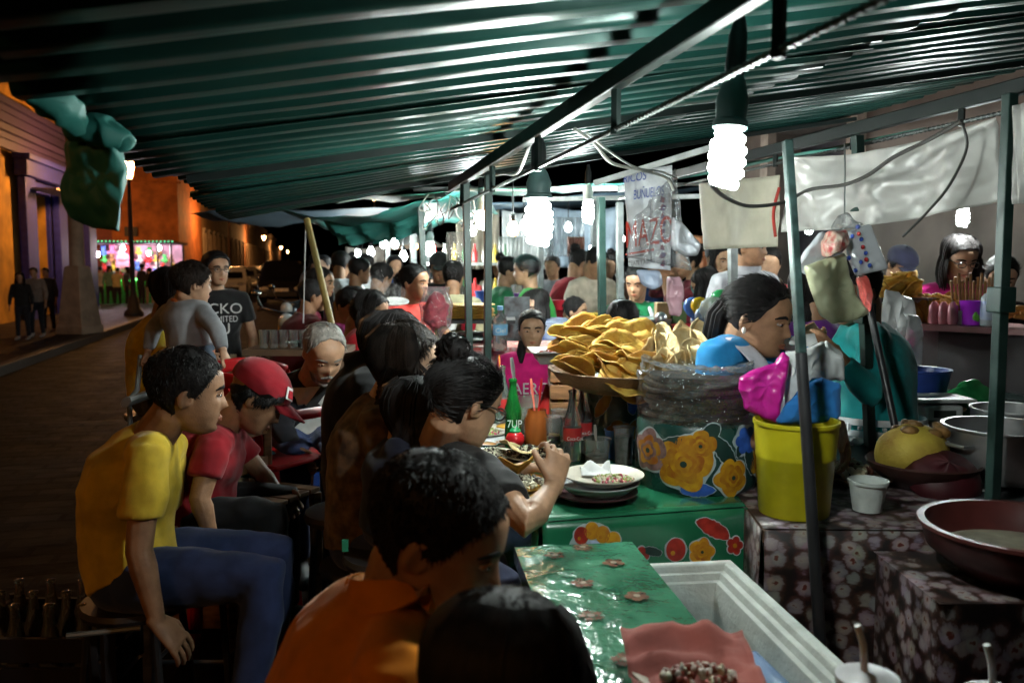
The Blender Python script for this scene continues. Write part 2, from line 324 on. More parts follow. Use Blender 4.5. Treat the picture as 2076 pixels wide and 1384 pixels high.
street_lamp(-4.75, 26.2, 4.12, 'tall iron street lamp on the kerb beside the tapered stone pillar', 560)
street_lamp(-5.0, 62, 4.75, 'iron street lamp in front of the rust coloured houses', 700)
street_lamp(-5.0, 113, 4.75, 'iron street lamp by the parked cars far down the street', 900)
street_lamp(-5.0, 190, 4.9, 'small distant street lamp past the parked cars', 900)
street_lamp(-5.0, 262, 5.0, 'last street lamp at the far end of the street', 800)
street_lamp(3.6, 46.5, 5.1, 'orange street lamp seen past the market tarpaulins', 500)
street_lamp(-4.75, 11.0, 4.6, 'iron street lamp on the kerb before the yellow house', 75)  # unseen lamp left of the frame, assumed for the orange fill
street_lamp(-4.75, -4.2, 4.6, 'street lamp of the row standing on the kerb opposite the food stall', 150)  # assumed lamp behind the camera, put there to light the diners' backs orange
street_lamp(-14.5, 46.0, 4.7, 'street lamp in the side street before the orange house', 1100)  # added out of view, only to light the orange house front
# tapered stone pillar on the kerb
sp = thing('stone_pillar', S(-4.66, 19.8, .14), 'tapered stone pillar with flared base standing on the pavement', 'pillar'); b = S(-4.66, 19.8, .14); m = MB()
STN = mat('pillar_stone', (.34, .25, .18), .85, bump=.6, bs=9, vs=4)
m.lathe([(.46, 0), (.46, .16), (.42, .2), (.26, 1.35), (.25, 1.4), (.2, 1.42)], b, 4, RZ(31)); m.build('pedestal', STN, sp, smooth=False, bev=.02)
m = MB(); m.lathe([(.15, 1.42), (.13, 3.2), (.1, 5.2), (.13, 5.22), (.13, 5.4), (0, 5.5)], b, 12); m.build('shaft', STN, sp)

# ------------------------------------------------------------------ toy stall across the side street
tb = P(268, 612, 33.5); tb.z = .02; ts = thing('toy_stall', tb, 'brightly lit toy prize stall with pink and green lights at the crossing', 'stall')
ux, uy = V((math.cos(rad(8)), math.sin(rad(8)), 0)), V((-math.sin(rad(8)), math.cos(rad(8)), 0))
def tp(x, y, z): return tb + ux * x + uy * y + V((0, 0, z))
def tbox(mb, x0, x1, y0, y1, z0, z1): mb.prism([tp(x0, y0, z0), tp(x1, y0, z0), tp(x1, y1, z0), tp(x0, y1, z0)], (0, 0, z1 - z0)); return mb
for x, y in ((-1.55, 0), (.1, 0), (1.0, 0), (1.5, 0), (-1.55, 2), (1.5, 2)): m = MB(); m.bar(tp(x, y, 0), tp(x, y, 2.35), .06); m.build('post', IRON, ts)
tbox(MB(), -1.7, 1.65, -.15, 2.2, 2.35, 2.43).build('roof', mat('stall_roof', (.06, .03, .05), .5), ts, smooth=False)
tbox(MB(), -1.55, 1.5, 2.0, 2.05, 0, 2.34).build('back_panel', mat('pink_panel', (.75, .4, .55), .6, var=.3, vs=2), ts, smooth=False)
tbox(MB(), -1.5, 1.45, .1, .6, 0, .95).build('counter', mat('green_board', (.06, .5, .12), .4), ts, smooth=False)
for x0, x1, c, e in ((-1.5, .05, (.25, 1, .3), 7), (.15, 1.45, (.3, 1, .25), 7)):
    tbox(MB(), x0, x1, .04, .08, .95, 1.02).build('neon_tube', mat('neon_green', (.2, 1, .3), .3, var=0, emis=(.15, 1, .2), es=e), ts, smooth=False)
for x, z in ((-1.35, 1.95), (.55, 2.0), (-.4, 2.2), (.95, 2.2)):
    q = MB(); q.ell(tp(x, .5, z), (.07, .07, .1)); q.build('bulb', mat('stall_bulb', (1, 1, 1), .3, var=0, emis=(1, .82, .9), es=190), ts)
m = MB()
for i in range(24): m.ell(tp(-1.68 + i * .143, -.17, 2.44), .025, None, 6, 4)
m.build('string_lights', mat('led_green', (.2, 1, .4), .3, var=0, emis=(.1, 1, .45), es=2.), ts)
toycols = [('pink', (.85, .2, .4)), ('white', (.85, .82, .8)), ('red', (.7, .05, .05)), ('yellow', (.85, .6, .08)), ('green', (.1, .6, .15)), ('brown', (.3, .15, .07)), ('blue', (.1, .2, .7))]
for i in range(34):
    nm, c = toycols[i % 7]; x = -1.4 + (i % 9) * .33 + RN.uniform(-.06, .06); z = 1.1 + (i // 9) * .31; y = 1.5 + RN.uniform(-.3, .2); k = RN.uniform(.75, 1.15)
    m = MB(); p = tp(x, y, z); m.ell(p, (.11 * k, .1 * k, .13 * k)); m.ell(p + V((0, -.02, .17 * k)), .09 * k)
    for sx in (-1, 1): m.ell(p + ux * (sx * .07 * k) + V((0, 0, .25 * k)), .035 * k, None, 8, 6); m.ell(p + ux * (sx * .12 * k) + V((0, -.04, 0)), (.04 * k, .05 * k, .07 * k), None, 8, 6)
    m.build('plush_toy', cloth('toy_' + nm, c), label='%s plush toy on the shelves of the lit toy stall' % nm, cat='toy', group='%s plush toys on the stall' % nm)
m = MB(); p = tp(-.55, 1.0, 1.55); m.ell(p, (.32, .2, .3)); m.ell(p + V((0, -.05, .27)), (.27, .2, .2))
m.build('plush_toy', cloth('toy_bigpink', (.9, .3, .45)), label='largest pink plush head hanging in the lit toy stall', cat='toy')

# ------------------------------------------------------------------ cars and motorcycles along the street
def car(loc, yaw, body, label, suv=False):
    r = thing('parked_car', loc, label, 'car', 'cars parked along the street'); R3 = RZ(yaw); L, Wd = 4.3, 1.74; hb = .95 if suv else .82; ht = 1.75 if suv else 1.45
    def T(x, y, z): return V(loc) + R3 @ V((x, y, z))
    prof = [(-2.15, .35), (-2.13, .7), (-1.95, hb), (-1.0, hb + .07), (-.35, ht - .03), (.3, ht), (1.2, ht - .06), (1.85, hb + .12), (2.1, hb), (2.15, .4), (2.0, .25), (-2.0, .25)]
    m = MB(); vs = []; n = len(prof)
    for x, sc in ((-1, 1), (-.86, 1), (.86, 1), (1, 1)):
        for y, z in prof: vs.append(T(x * Wd / 2 * (1 - max(0, z - hb) * .28), y, z if abs(x) < .99 else .25 + (z - .25) * .96))
    fs = [[i * n + k, (i + 1) * n + k, (i + 1) * n + (k + 1) % n, i * n + (k + 1) % n] for i in range(3) for k in range(n)] + [list(range(n)), [3 * n + k for k in range(n)][::-1]]
    m.add(vs, fs); m.build('body', body, r, bev=.03)
    g = MB(); g.poly([T(-.66, -1.0 - .012, hb + .1), T(.66, -1.012, hb + .1), T(.58, -.4, ht - .1), T(-.58, -.4, ht - .1)]); g.build('windscreen', GLASSD, r, smooth=False, thick=.01)
    for sx in (-1, 1):
        g = MB(); g.poly([T(sx * .862, -.85, hb + .08), T(sx * .862, 1.5, hb + .1), T(sx * .76, 1.1, ht - .12), T(sx * .76, -.3, ht - .12)]); g.build('side_window', GLASSD, r, smooth=False, thick=.02)
        g = MB(); g.ell(T(sx * .62, -2.12, .66), (.17, .06, .09), R3); g.build('headlight', mat('headlight', (.8, .8, .75), .08, metal=.6, var=0), r)
        g = MB(); g.ell(T(sx * .9, -.75, hb + .12), (.1, .06, .07), R3); g.build('mirror', body, r)
        for y in (-1.35, 1.35):
            g = MB(); g.lathe([(.2, -.1), (.32, -.1), (.33, 0), (.32, .1), (.2, .1)], T(sx * .8, y, .33), 18, R3 @ MX.Rotation(rad(90), 3, 'Y'), True); wh = g.build('wheel', mat('tyre', (.015, .015, .015), .8), r)
            g = MB(); g.lathe([(.2, -.09), (.19, .112), (.05, .125), (0, .125)], T(sx * .8, y, .33), 14, R3 @ MX.Rotation(rad(90 * sx), 3, 'Y'), True); g.build('rim', mat('rim', (.4, .4, .42), .3, metal=.9), wh)
    g = MB(); g.box(T(0, -2.16, .45), (1.1, .06, .16), R3); g.build('grille', mat('iron', (.02, .02, .022)), r)
    g = MB(); g.box(T(0, -2.19, .62), (.5, .03, .12), R3); g.build('number_plate', mat('plate_white', (.6, .6, .58), .5), r)
WP = mat('white_paint', (.6, .6, .6), .2, coat=.6, var=.03); SP = mat('silver_paint', (.3, .31, .32), .25, metal=.5, coat=.5, var=.03); BP = mat('black_paint', (.012, .012, .014), .2, coat=.6, var=.03)
car(S(-3.6, 44.5, 0), 13.4, WP, 'white parked car with its headlights towards the market'); car(S(-3.6, 54, 0), 13.4, SP, 'silver parked car right behind the white car'); car(S(-3.6, 64, 0), 13.4, WP, 'white parked car behind the silver car')
car(S(-.9, 36, 0), 13.4, BP, 'dark off road vehicle standing at the edge of the market', True); car(S(-3.6, 74, 0), 13.4, BP, 'black parked car farthest down the street')
def moto(loc, yaw, label):
    r = thing('motorcycle', loc, label, 'motorcycle'); R3 = RZ(yaw)
    def T(x, y, z): return V(loc) + R3 @ V((x, y, z))
    BK = mat('moto_black', (.015, .015, .017), .3, coat=.5)
    for y in (-.65, .62):
        m = MB(); m.grid(lambda u, v: T(.05 * math.cos(6.283 * v), y + (.27 + .05 * math.sin(6.283 * v)) * math.cos(6.283 * u), .32 + (.27 + .05 * math.sin(6.283 * v)) * math.sin(6.283 * u)), 20, 7, True); wh = m.build('wheel', mat('tyre', (.015, .015, .015)), r)
        m = MB()
        for k in range(6): m.bar(T(0, y, .32), T(0, y + .25 * math.cos(k * 1.047), .32 + .25 * math.sin(k * 1.047)), .018)
        m.build('spokes', mat('chrome', (.6, .6, .6), .15, metal=1, var=0), wh)
    m = MB(); m.tube([T(0, -.45, .75), T(0, -.15, .86), T(0, .05, .8), T(0, .45, .78), T(0, .75, .84)], [(.1, .1), (.16, .13), (.12, .08), (.13, .06), (.06, .03)], 12); m.ell(T(0, -.05, .42), (.16, .25, .2), R3); m.build('body', BK, r)
    m = MB()
    for sx in (-1, 1): m.tube([T(sx * .08, -.65, .32), T(sx * .09, -.42, .9)], .025, 8); m.tube([T(0, -.4, .98), T(sx * .28, -.3, 1.05), T(sx * .37, -.2, 1.03)], .016, 8)
    m.build('fork', mat('chrome', (.6, .6, .6), .15, metal=1), r)
    m = MB(); m.ell(T(0, -.55, .9), (.1, .08, .11), R3); m.build('headlight', mat('headlight', (.8, .8, .75)), r)
    for sx in (-1, 1):
        m = MB(); m.bar(T(sx * .3, -.28, 1.05), T(sx * .36, -.3, 1.2), .012); m.ell(T(sx * .38, -.3, 1.24), (.06, .02, .04), R3); m.build('mirror', mat('chrome', (.6, .6, .6)), r)
moto(P(588, 640, 11.) * V((1, 1, 0)), 10, 'dark motorcycle parked at the edge of the stalls'); moto(P(612, 600, 14.) * V((1, 1, 0)), -12, 'second motorcycle parked behind the first one')
# ------------------------------------------------------------------ corrugated awning over the stall
def roof_z(a): return 1.985 + .168 * a
GR = mat('green_sheet', (.005, .032, .026), .36, metal=.15, var=.4, vs=2.2, bump=.15, bs=14, spec=.28, col2=(.010, .05, .041))
def corr(s):
    t = (s / .148) % 1.0; f = lambda x: x * x * (3 - 2 * x)
    return -.026 if t < .34 else (-.026 + .026 * f((t - .34) / .16) if t < .5 else (.004 * math.sin((t - .5) / .34 * math.pi) if t < .84 else -.026 * f((t - .84) / .16)))
aw = thing('awning', S(.8, 2, 1.9), 'dark green corrugated metal awning sloping over the food stall', 'awning')
for i in range(8):
    s0 = -1.0 + i * .814; s1 = s0 + .83; dz = RN.uniform(-.006, .006); da = RN.uniform(-.05, .05); sk = RN.uniform(-.012, .012)
    for j, (a0, a1) in enumerate(((-.44 + da, 1.62), (1.52, 3.75 + da))):
        m = MB(); drop = .004 * (i % 2) + (.034 if j else 0)
        def fn(u, v):
            a = lerp(a0, a1, v); sag = -.03 * (max(0, s0 - 3.2) ** 1.2) * max(0, .9 - a) * .3
            return S(a, lerp(s0, s1, u) + sk * v, roof_z(a) + corr(lerp(s0, s1, u)) + dz + drop + .008 * noise.noise(V((a * 2, i * 7.3 + u, 0))) + sag)
        m.grid(fn, 76, 14); m.build('roof_sheet', GR, aw, thick=.0015)
RAIL = mat('painted_rail', (.003, .008, .007), .55, metal=.0, var=.4, vs=12, spec=.25, col2=(.008, .012, .011)); GALV = mat('galvanised', (.25, .27, .27), .45, metal=.6, var=.25, vs=8)
def truss(name, p, q, label, hgt=.11, n=7, up=.045):
    r = thing(name, p, label, 'beam'); m = MB(); m.bar(p, q, .03, up); m.build('top_chord', RAIL, r, bev=.004)
    m = MB(); m.tube([p - EZ * hgt, q - EZ * hgt], .0055, 8); k_ = int((q - p).length / .02)
    for i in range(k_):
        c = lerp(p, q, i / k_) - EZ * hgt; m.tube([c, c + (q - p).normalized() * .006], .0072, 6)
    m.build('bottom_rod', mat('rebar', (.10, .11, .105), .5, metal=.5, var=.3), r)
    for i in range(n):
        c = lerp(p, q, (i + .5) / n); t = MB(); t.bar(c - EZ * (up / 2), c - EZ * (hgt + .012), .016); t.build('strut', RAIL, r)
    return r
truss('roof_truss', S(.655, -.6, 2.04), S(.72, 4.35, 1.985), 'green steel truss with twisted rod carrying the awning above the diners')
truss('side_truss', S(1.9, .4, 2.09), S(1.9, 5.1, 2.06), 'green side truss from which the pale tarpaulins hang', .06, 9)
for s_ in (.75, 3.1, 4.9):
    r = thing('rafter', S(-.4, s_, roof_z(-.4)), 'thin rafter under the awning sheets at %s' % {.75: 'the near end', 3.1: 'mid span', 4.9: 'the far end'}[s_], 'rafter'); m = MB()
    if s_ > 1: m.bar(S(-.38, s_, roof_z(-.38) - .04), S(3.4, s_, roof_z(3.4) - .045), .02, .025); m.build('rail', RAIL, r)
    else: m.bar(S(1.95, s_, 2.1), S(3.4, s_, roof_z(3.4) - .045), .02, .025); m.build('rail', RAIL, r)
POST = mat('post_green', (.007, .024, .02), .4, metal=.1, var=.35, vs=14, col2=(.02, .042, .036))
def post(p, q, w, label, m_=POST, clamps=(), foot=True):
    r = thing('awning_post', V((q[0], q[1], q[2])), label, 'post'); m = MB(); m.bar(p, q, w, w, up=ES); m.build('tube', m_, r, smooth=False, bev=.003)
    for t in clamps: m = MB(); c = lerp(V(p), V(q), t); m.bar(c - EZ * .035, c + EZ * .035, w + .022, w + .022, up=ES); m.build('clamp', m_, r, bev=.003)
    if foot: m = MB(); m.box(V(q) + EZ * .005, (.12, .12, .01)); m.build('foot', m_, r)
def down(px, py, Y, px2): a = P(px, py, Y); b = P(px2, 740, Y); k = (a.z) / (a.z - b.z); return a, a + (b - a) * k
p, q = down(944, 350, 4.05, 952); post(p, q, .032, 'left of the two dark green posts at the end of the eating table')
p, q = down(990, 355, 4.1, 988); post(p, q, .034, 'right of the two dark green posts at the end of the eating table')
p, q = P(1738, 275, 3.02), P(1768, 1000, 3.02); k = p.z / (p.z - q.z); q = p + (q - p) * k; post(p, q, .032, 'green post with clamps behind the hanging shopping bags', clamps=(.11, .3))
p, q = P(2048, 190, 2.38), P(2020, 830, 2.38); k = p.z / (p.z - q.z); q = p + (q - p) * k; post(p, q, .03, 'thick dark green post before the counter with the purple cup', clamps=(.27,))
p, q = P(1596, 285, 2.24), P(1662, 1290, 2.04); k = p.z / (p.z - q.z); q = p + (q - p) * k
r = thing('leaning_pole', q, 'leaning thin pole, grey above and black below, before the yellow bucket', 'pole')
mid = lerp(p, q, .28); m = MB(); m.bar(p, mid, .022, .022, up=ES); m.build('upper_tube', mat('post_grey', (.045, .08, .075), .4, metal=.3, var=.4, vs=20), r, bev=.003)
m = MB(); m.tube([mid, q], .0145, 12); m.build('lower_tube', mat('black_tube', (.018, .018, .02), .4), r)
p, q = P(1756, 590, 2.9), P(1822, 900, 2.72); m = MB(); m.tube([p, q], .012, 10); m.build('brace_rod', mat('black_tube', (.018, .018, .02)), label='dark slanting brace rod beside the post with the shopping bags', cat='rod')
# posts and rails of the stalls behind
for i, (px, py, Y, px2, w, ma, lab) in enumerate(((852, 415, 6.4, 868, .045, POST, 'pale green tilted post behind the woman in coral'), (1218, 400, 6.0, 1222, .05, POST, 'green post left of the white lettered banner'), (1256, 410, 6.3, 1258, .045, GALV, 'white pipe post beside the white lettered banner'), (1095, 400, 8.0, 1096, .05, GALV, 'pipe post behind the woman in green'), (1205, 400, 8.4, 1206, .06, GALV, 'pipe post behind the woman in dark red'), (1485, 420, 5.6, 1486, .05, GALV, 'pipe post behind the plain beige tarpaulin'), (786, 490, 12, 788, .06, GALV, 'white pipe post of the far stalls'), (838, 470, 10, 838, .07, GALV, 'pipe post of the far pale tent'))):
    p, q = down(px, py, Y, px2); post(p, q, w, lab, ma)
p, q = P(622, 445, 4.9), P(675, 668, 4.6); k = p.z / (p.z - q.z); m = MB(); m.tube([p, p + (q - p) * k], .018, 10); m.build('bamboo_pole', mat('bamboo', (.30, .22, .07), .55, bump=.2), label='leaning yellow bamboo pole propping the awning corner', cat='pole')
p = P(640, 520, 6.3); q = P(690, 740, 6.0); k = p.z / (p.z - q.z); m = MB(); m.tube([p, p + (q - p) * k], .016, 8); m.build('bamboo_pole', mat('bamboo', (.30, .22, .07)), label='shorter bamboo pole behind the leaning bamboo pole', cat='pole')
m = MB(); m.tube([P(620, 450, 4.9), P(615, 655, 4.75)], .004, 6); m.build('cord', mat('white_cord', (.5, .5, .5), .7), label='thin white cord hanging beside the bamboo pole', cat='cord')
for (x0, y0, Y0, x1, y1, Y1, w, lab) in ((838, 384, 5.5, 1300, 382, 5.6, .028, 'long white pipe with bulb holders across the stalls'), (1060, 405, 7.2, 1420, 398, 7.2, .035, 'second white pipe farther behind the bulbs'), (1205, 372, 4.3, 1440, 300, 4.1, .026, 'pale rail from which the lettered banner hangs'), (1290, 375, 4.4, 1500, 372, 4.6, .014, 'thin cable pipe before the beige tarpaulin')):
    m = MB(); m.bar(P(x0, y0, Y0), P(x1, y1, Y1), w); m.build('pipe_rail', mat('white_pipe', (.55, .57, .56), .4, var=.2), label=lab, cat='pipe')

# ------------------------------------------------------------------ tarpaulins
def sheet(c, fold=0., nx=30, ny=16, sag=0., amp=.02, fr=5., seed=0, dirn=None):
    """c = four corners tl, tr, br, bl"""
    tl, tr, br, bl = [V(x) for x in c]; nrm = dirn or (tr - tl).cross(bl - tl).normalized(); m = MB()
    def fn(u, v):
        p = lerp(lerp(tl, tr, u), lerp(bl, br, u), v)
        d = amp * (math.sin(fr * 6.28 * (u + .35 * v * (u - .5)) + seed) * (.4 + .6 * v) + .8 * noise.noise(V((u * 4 + seed, v * 3, seed))) + .5 * noise.noise(V((u * 11, v * 7 + seed, 3.))))
        return p + nrm * d - EZ * (sag * math.sin(math.pi * u) * (1 - .4 * v))
    m.grid(fn, nx, ny); return m
TW = mat('tarp_white', (.36, .35, .33), .38, bump=.25, bs=9, var=.1, vs=5); TB = mat('tarp_beige', (.40, .37, .29), .75, bump=.3, bs=14, var=.14, vs=6)
sheet((P(1583, 318, 3.35), P(2022, 238, 2.42), P(2020, 408, 2.44), P(1592, 470, 3.34)), nx=70, ny=26, sag=.035, amp=.026, fr=2.6, seed=2).build('tarpaulin', TW, label='long glossy white tarpaulin sagging in folds from the side truss', cat='tarpaulin', thick=.0012)
sheet((P(1418, 372, 4.15), P(1580, 355, 3.5), P(1578, 500, 3.5), P(1428, 506, 4.15)), nx=40, sag=.0, amp=.008, fr=1.5, seed=5).build('tarpaulin', TB, label='plain matt beige tarpaulin beside the lettered banner', cat='tarpaulin', thick=.0012)
sheet((P(2052, 215, 2.33), P(2150, 190, 2.2), P(2150, 405, 2.2), P(2054, 414, 2.33)), amp=.006, seed=3).build('tarpaulin', TW, label='piece of white tarpaulin beyond the thick green post', cat='tarpaulin', thick=.0012)
TG = mat('tarp_green', (.02, .13, .11), .6, bump=.4, bs=12, var=.3, vs=6, col2=(.03, .19, .16))
# bundle tied at the eave
tb2 = thing('rolled_tarpaulin', P(190, 400, 1.75), 'teal tarpaulin bundle tied up and hanging from the awning eave', 'tarpaulin')
def lump(pts, rd, seed, amp=.25, n=40):
    m = MB(); L_ = len(pts) - 1; ts = [i * L_ / 30 for i in range(31)]; m.tube([lerp(pts[min(int(t), L_ - 1)], pts[min(int(t), L_ - 1) + 1], t - min(int(t), L_ - 1)) for t in ts], [tuple(lerp(rd[min(int(t), L_ - 1)][k], rd[min(int(t), L_ - 1) + 1][k], t - min(int(t), L_ - 1)) for k in (0, 1)) for t in ts], n)
    for i, v in enumerate(m.v): 
        k = ridge(V(v) * 15 + V((seed, 0, 0))) + .4 * ridge(V(v) * 30); v += V((k, k * .6, .3 * k)) * (amp * .1)
    return m
def pl(ls): return [P(*x) for x in ls]
lump(pl([(8, 138, 1.5), (35, 160, 1.52), (70, 185, 1.55), (105, 210, 1.58), (135, 235, 1.62), (150, 268, 1.65)]), [(.012, .01), (.022, .02), (.03, .02), (.032, .025), (.03, .022), (.018, .018)], 1, .16).build('roll', TG, tb2, sub=1)
lump(pl([(120, 275, 1.66), (160, 262, 1.67), (205, 270, 1.68), (236, 285, 1.7), (240, 310, 1.7)]), [(.012, .012), (.03, .03), (.034, .034), (.028, .03), (.01, .01)], 4, .2).build('knot', TG, tb2, sub=1)
m = MB(); co = [(128, 290), (150, 268), (195, 272), (240, 290), (252, 345), (255, 410), (246, 470), (220, 466), (185, 462), (140, 440), (125, 380)]
cc = P(190, 365, 1.72)
def bag(u, v):
    k = u * len(co); i = int(k) % len(co); t = k - int(k); x = lerp(co[i][0], co[(i + 1) % len(co)][0], t); y = lerp(co[i][1], co[(i + 1) % len(co)][1], t)
    w = math.sin(v * math.pi); e = P(lerp(190, x, w ** .7), lerp(370, y, w ** .7), 1.72 + math.copysign(.045 * math.sqrt(max(0, 1 - w ** 6)), v - .5)); f = .035 * ridge(e * 9) + .02 * ridge(e * 19 + V((3, 1, 0)))
    return e + V((0, f, 0))
m.grid(bag, 66, 20, True); m.build('hanging_end', TG, tb2, sub=1)
# dark green canopy of the next stalls and further roofs
sheet((P(560, 425, 6.2), P(950, 372, 5.6), P(1010, 430, 9.5), P(690, 470, 9.5)), sag=.12, amp=.03, fr=3, seed=7).build('canopy_tarpaulin', TG, label='dark green canopy tarpaulin sagging behind the bamboo pole', cat='tarpaulin', thick=.002)
sheet((P(640, 440, 7.5), P(860, 432, 7.0), P(865, 470, 7.0), P(690, 495, 7.5)), sag=.05, amp=.05, fr=3, seed=9).build('canopy_tarpaulin', TG, label='crumpled green valance hanging under the dark canopy', cat='tarpaulin', thick=.002)
TT = mat('tarp_teal', (.05, .24, .19), .55, bump=.3, bs=8, var=.2, vs=4)
sheet((S(.6, 5.2, 2.02), S(4.0, 5.0, 2.5), S(4.2, 8.6, 2.55), S(.3, 8.6, 2.2)), sag=.1, amp=.02, seed=4).build('canopy_tarpaulin', TT, label='teal canopy lit from below over the buñuelo stall', cat='tarpaulin', thick=.002)
sheet((S(-1.2, 10, 2.15), S(6, 10, 2.7), S(6, 17, 2.8), S(-1.2, 17, 2.3)), sag=.1, amp=.05, seed=6).build('canopy_tarpaulin', mat('tarp_blue', (.10, .17, .23), .6, bump=.3), label='grey blue canopy over the farther stalls', cat='tarpaulin', thick=.002)
tn = MB(); q = [P(770, 500, 13), P(880, 492, 11.5), P(900, 500, 14), P(790, 506, 16)]; top = P(835, 460, 13.5)
for i in range(4): tn.poly([q[i], q[(i + 1) % 4], top])
tn.build('tent_roof', mat('tent_white', (.6, .55, .48), .7), label='pale pointed tent roof over the far stalls', cat='tent', thick=.01, smooth=False)
for i, (x0, x1, y0, y1, Y, c, l) in enumerate(((925, 1012, 428, 540, 11.5, (.5, .44, .34), 'cream backdrop sheet behind the green posts'), (1018, 1110, 425, 545, 10.8, (.5, .52, .52), 'white backdrop sheet behind the warm bulb'), (1120, 1262, 420, 540, 11.6, (.34, .42, .5), 'pale blue backdrop sheet beyond the dark red blouse'), (1370, 1500, 470, 560, 9.6, (.5, .2, .1), 'orange backdrop sheet under the beige tarpaulin'), (700, 780, 500, 545, 17, (.4, .36, .32), 'pale sheet hung behind the far crowd'))):
    sheet((P(x0, y0, Y), P(x1, y0 - 4, Y), P(x1, y1, Y), P(x0, y1, Y)), amp=.05, fr=4, seed=30 + i, sag=.06).build('backdrop_sheet', mat('backdrop%d' % i, c, .6, bump=.3, bs=6, var=.2, vs=4), label=l, cat='backdrop', thick=.002)
# lettered banner
bn = thing('banner', P(1312, 545, 4.3), 'white vinyl banner with blue and red lettering hanging by a corner', 'banner')
c4 = (P(1264, 352, 4.35), P(1362, 335, 4.2), P(1360, 548, 4.2), P(1275, 540, 4.35))
sheet(c4, amp=.01, fr=1.2, nx=30, ny=30, seed=1).build('sheet', mat('vinyl', (.62, .63, .66), .35, bump=.1), bn, thick=.001)
bux = (c4[1] - c4[0]).normalized(); buy = (c4[0] - c4[3]).normalized(); bnz = bux.cross(buy).normalized()
def bpt(px, py): t = (px - 1264) / 98; return P(px, py, lerp(4.35, 4.2, t)) + bnz * .022
IN_B = mat('ink_blue', (.1, .14, .4), .5, var=0); IN_R = mat('ink_red', (.6, .06, .04), .5, var=0); IN_K = mat('ink_black', (.03, .03, .03), .5, var=0)
text('lettering', 'RICOS', IN_B, bn, bpt(1267, 372), bux, buy, .042, shear=.2, squash=.75); text('lettering', 'BUÑUELOS', IN_B, bn, bpt(1288, 405), bux, buy, .046, shear=.2, squash=.5)
text('lettering', 'MAZO', IN_R, bn, bpt(1272, 502), bux, buy, .13, shear=.1, squash=.48)
m = MB(); m.prism([bpt(1272, 514), bpt(1330, 503), bpt(1330, 508), bpt(1272, 517)], bnz * .001); m.build('stripe', IN_R, bn, smooth=False)
m = MB(); m.prism([bpt(1274, 521), bpt(1310, 515), bpt(1310, 517), bpt(1274, 523)], bnz * .001); m.build('stripe', IN_K, bn, smooth=False)
m = MB()
for i in range(9): y = 398 + i * 16; m.prism([bpt(1344 + (i % 3) * 2, y), bpt(1352 + (i % 2) * 3, y + 3), bpt(1351, y + 14), bpt(1342 - (i % 2) * 2, y + 12)], bnz * .001)
m.build('figure_print', mat('ink_maroon', (.25, .06, .08), .5, var=.6, vs=40, col2=(.12, .14, .3)), bn, smooth=False)
text('lettering', 'TEJATE Y AGUAS', IN_K, bn, bpt(1279, 538), bux, buy, .022, squash=.6)
cl = MB(); tl, tr, br, bl = P(1290, 440, 4.1), P(1372, 340, 4.15), P(1398, 548, 4.1), P(1268, 520, 4.1)
sheet((tl, tr, br, bl), amp=.03, fr=2, seed=8).build('plastic_sheet', clearfilm('sheet', .08), label='clear plastic sheet draped over the lettered banner', cat='plastic sheet', thick=.001)

# ------------------------------------------------------------------ lamps of the stalls
CFL2 = mat('cfl_small', (1, 1, 1), .3, var=0, emis=(.90, 1.0, .97), es=620 * K); CFLM = mat('cfl_tube', (1, 1, 1), .3, var=0, emis=(.90, 1.0, .95), es=320 * K); WHT = mat('lamp_plastic', (.65, .66, .64), .4); BLK = mat('socket_black', (.02, .022, .025), .45)
def cfl(px, py, Y, rr, hh, label, top, turns=4.5, tilt=0, sock=True, m_=None, tr=None):
    """spiral bulb: (px, py) = middle of the glass"""
    c = P(px, py, Y); r = thing('hanging_bulb', c - EZ * hh / 2, label, 'light bulb'); T = MX.Rotation(rad(tilt), 3, 'Y'); tr = tr or rr * .27
    def q(x, y, z): return c + T @ V((x, y, z))
    m = MB(); pts = []; N = int(turns * 12)
    for i in range(N + 1):
        t = i / N; w = rr * (1 - .25 * abs(2 * t - 1) ** 3) - tr; pts.append(q(w * math.cos(t * turns * 6.283), w * math.sin(t * turns * 6.283), -hh / 2 + tr + (hh - 2 * tr) * t))
    m.tube(pts, tr, 8); m.build('glass_spiral', CFL2 if sock == 'w' else CFLM, r)
    if sock:
        m = MB(); z = hh / 2; m.lathe([(rr * .35, z - .012), (rr * .9, z), (rr * .9, z + .012), (rr * .78, z + .016), (rr * .85, z + .05), (rr * .6, z + .085), (rr * .4, z + .1)], c, 20, T); m.build('ballast', WHT if sock == 'w' else mat('ballast_grey', (.12, .2, .2), .5), r)
        m = MB(); z += .09; m.lathe([(rr * .42, z), (rr * .55, z + .02), (rr * .5, z + .08), (rr * .3, z + .11), (.008, z + .13)], c, 14, T); m.build('socket', BLK, r)
        m = MB(); a = q(0, 0, hh / 2 + .2); b = P(*top); m.tube([a, lerp(a, b, .5) + V((.004, 0, 0)), b], .0055, 8); m.build('cord', BLK, r)
    return r
cfl(1474, 322, 1.66, .036, .115, 'largest glowing spiral bulb on a black cord above the braided woman', (1510, 62, 1.72), 4.5, 4)
cfl(1092, 452, 2.95, .050, .165, 'glowing spiral bulb hanging over the heaped tostadas', (1075, 285, 2.98), 5.5, 0)
cfl(975, 447, 5.5, .034, .12, 'glowing bulb on the white pipe seen between the green posts', (975, 390, 5.5), 5, 0, 'w')
cfl(1192, 430, 5.5, .038, .15, 'glowing bulb on the white pipe above the woman in dark red', (1190, 385, 5.5), 5, 0, 'w')
cfl(1952, 441, 5.0, .036, .11, 'glowing bulb over the girl in the pink hoodie', (1952, 395, 5.0), 4, 0, 'w')
cfl(872, 505, 8.6, .045, .15, 'glowing bulb hanging by the small screen', (873, 470, 8.6), 4, 0, 'w')
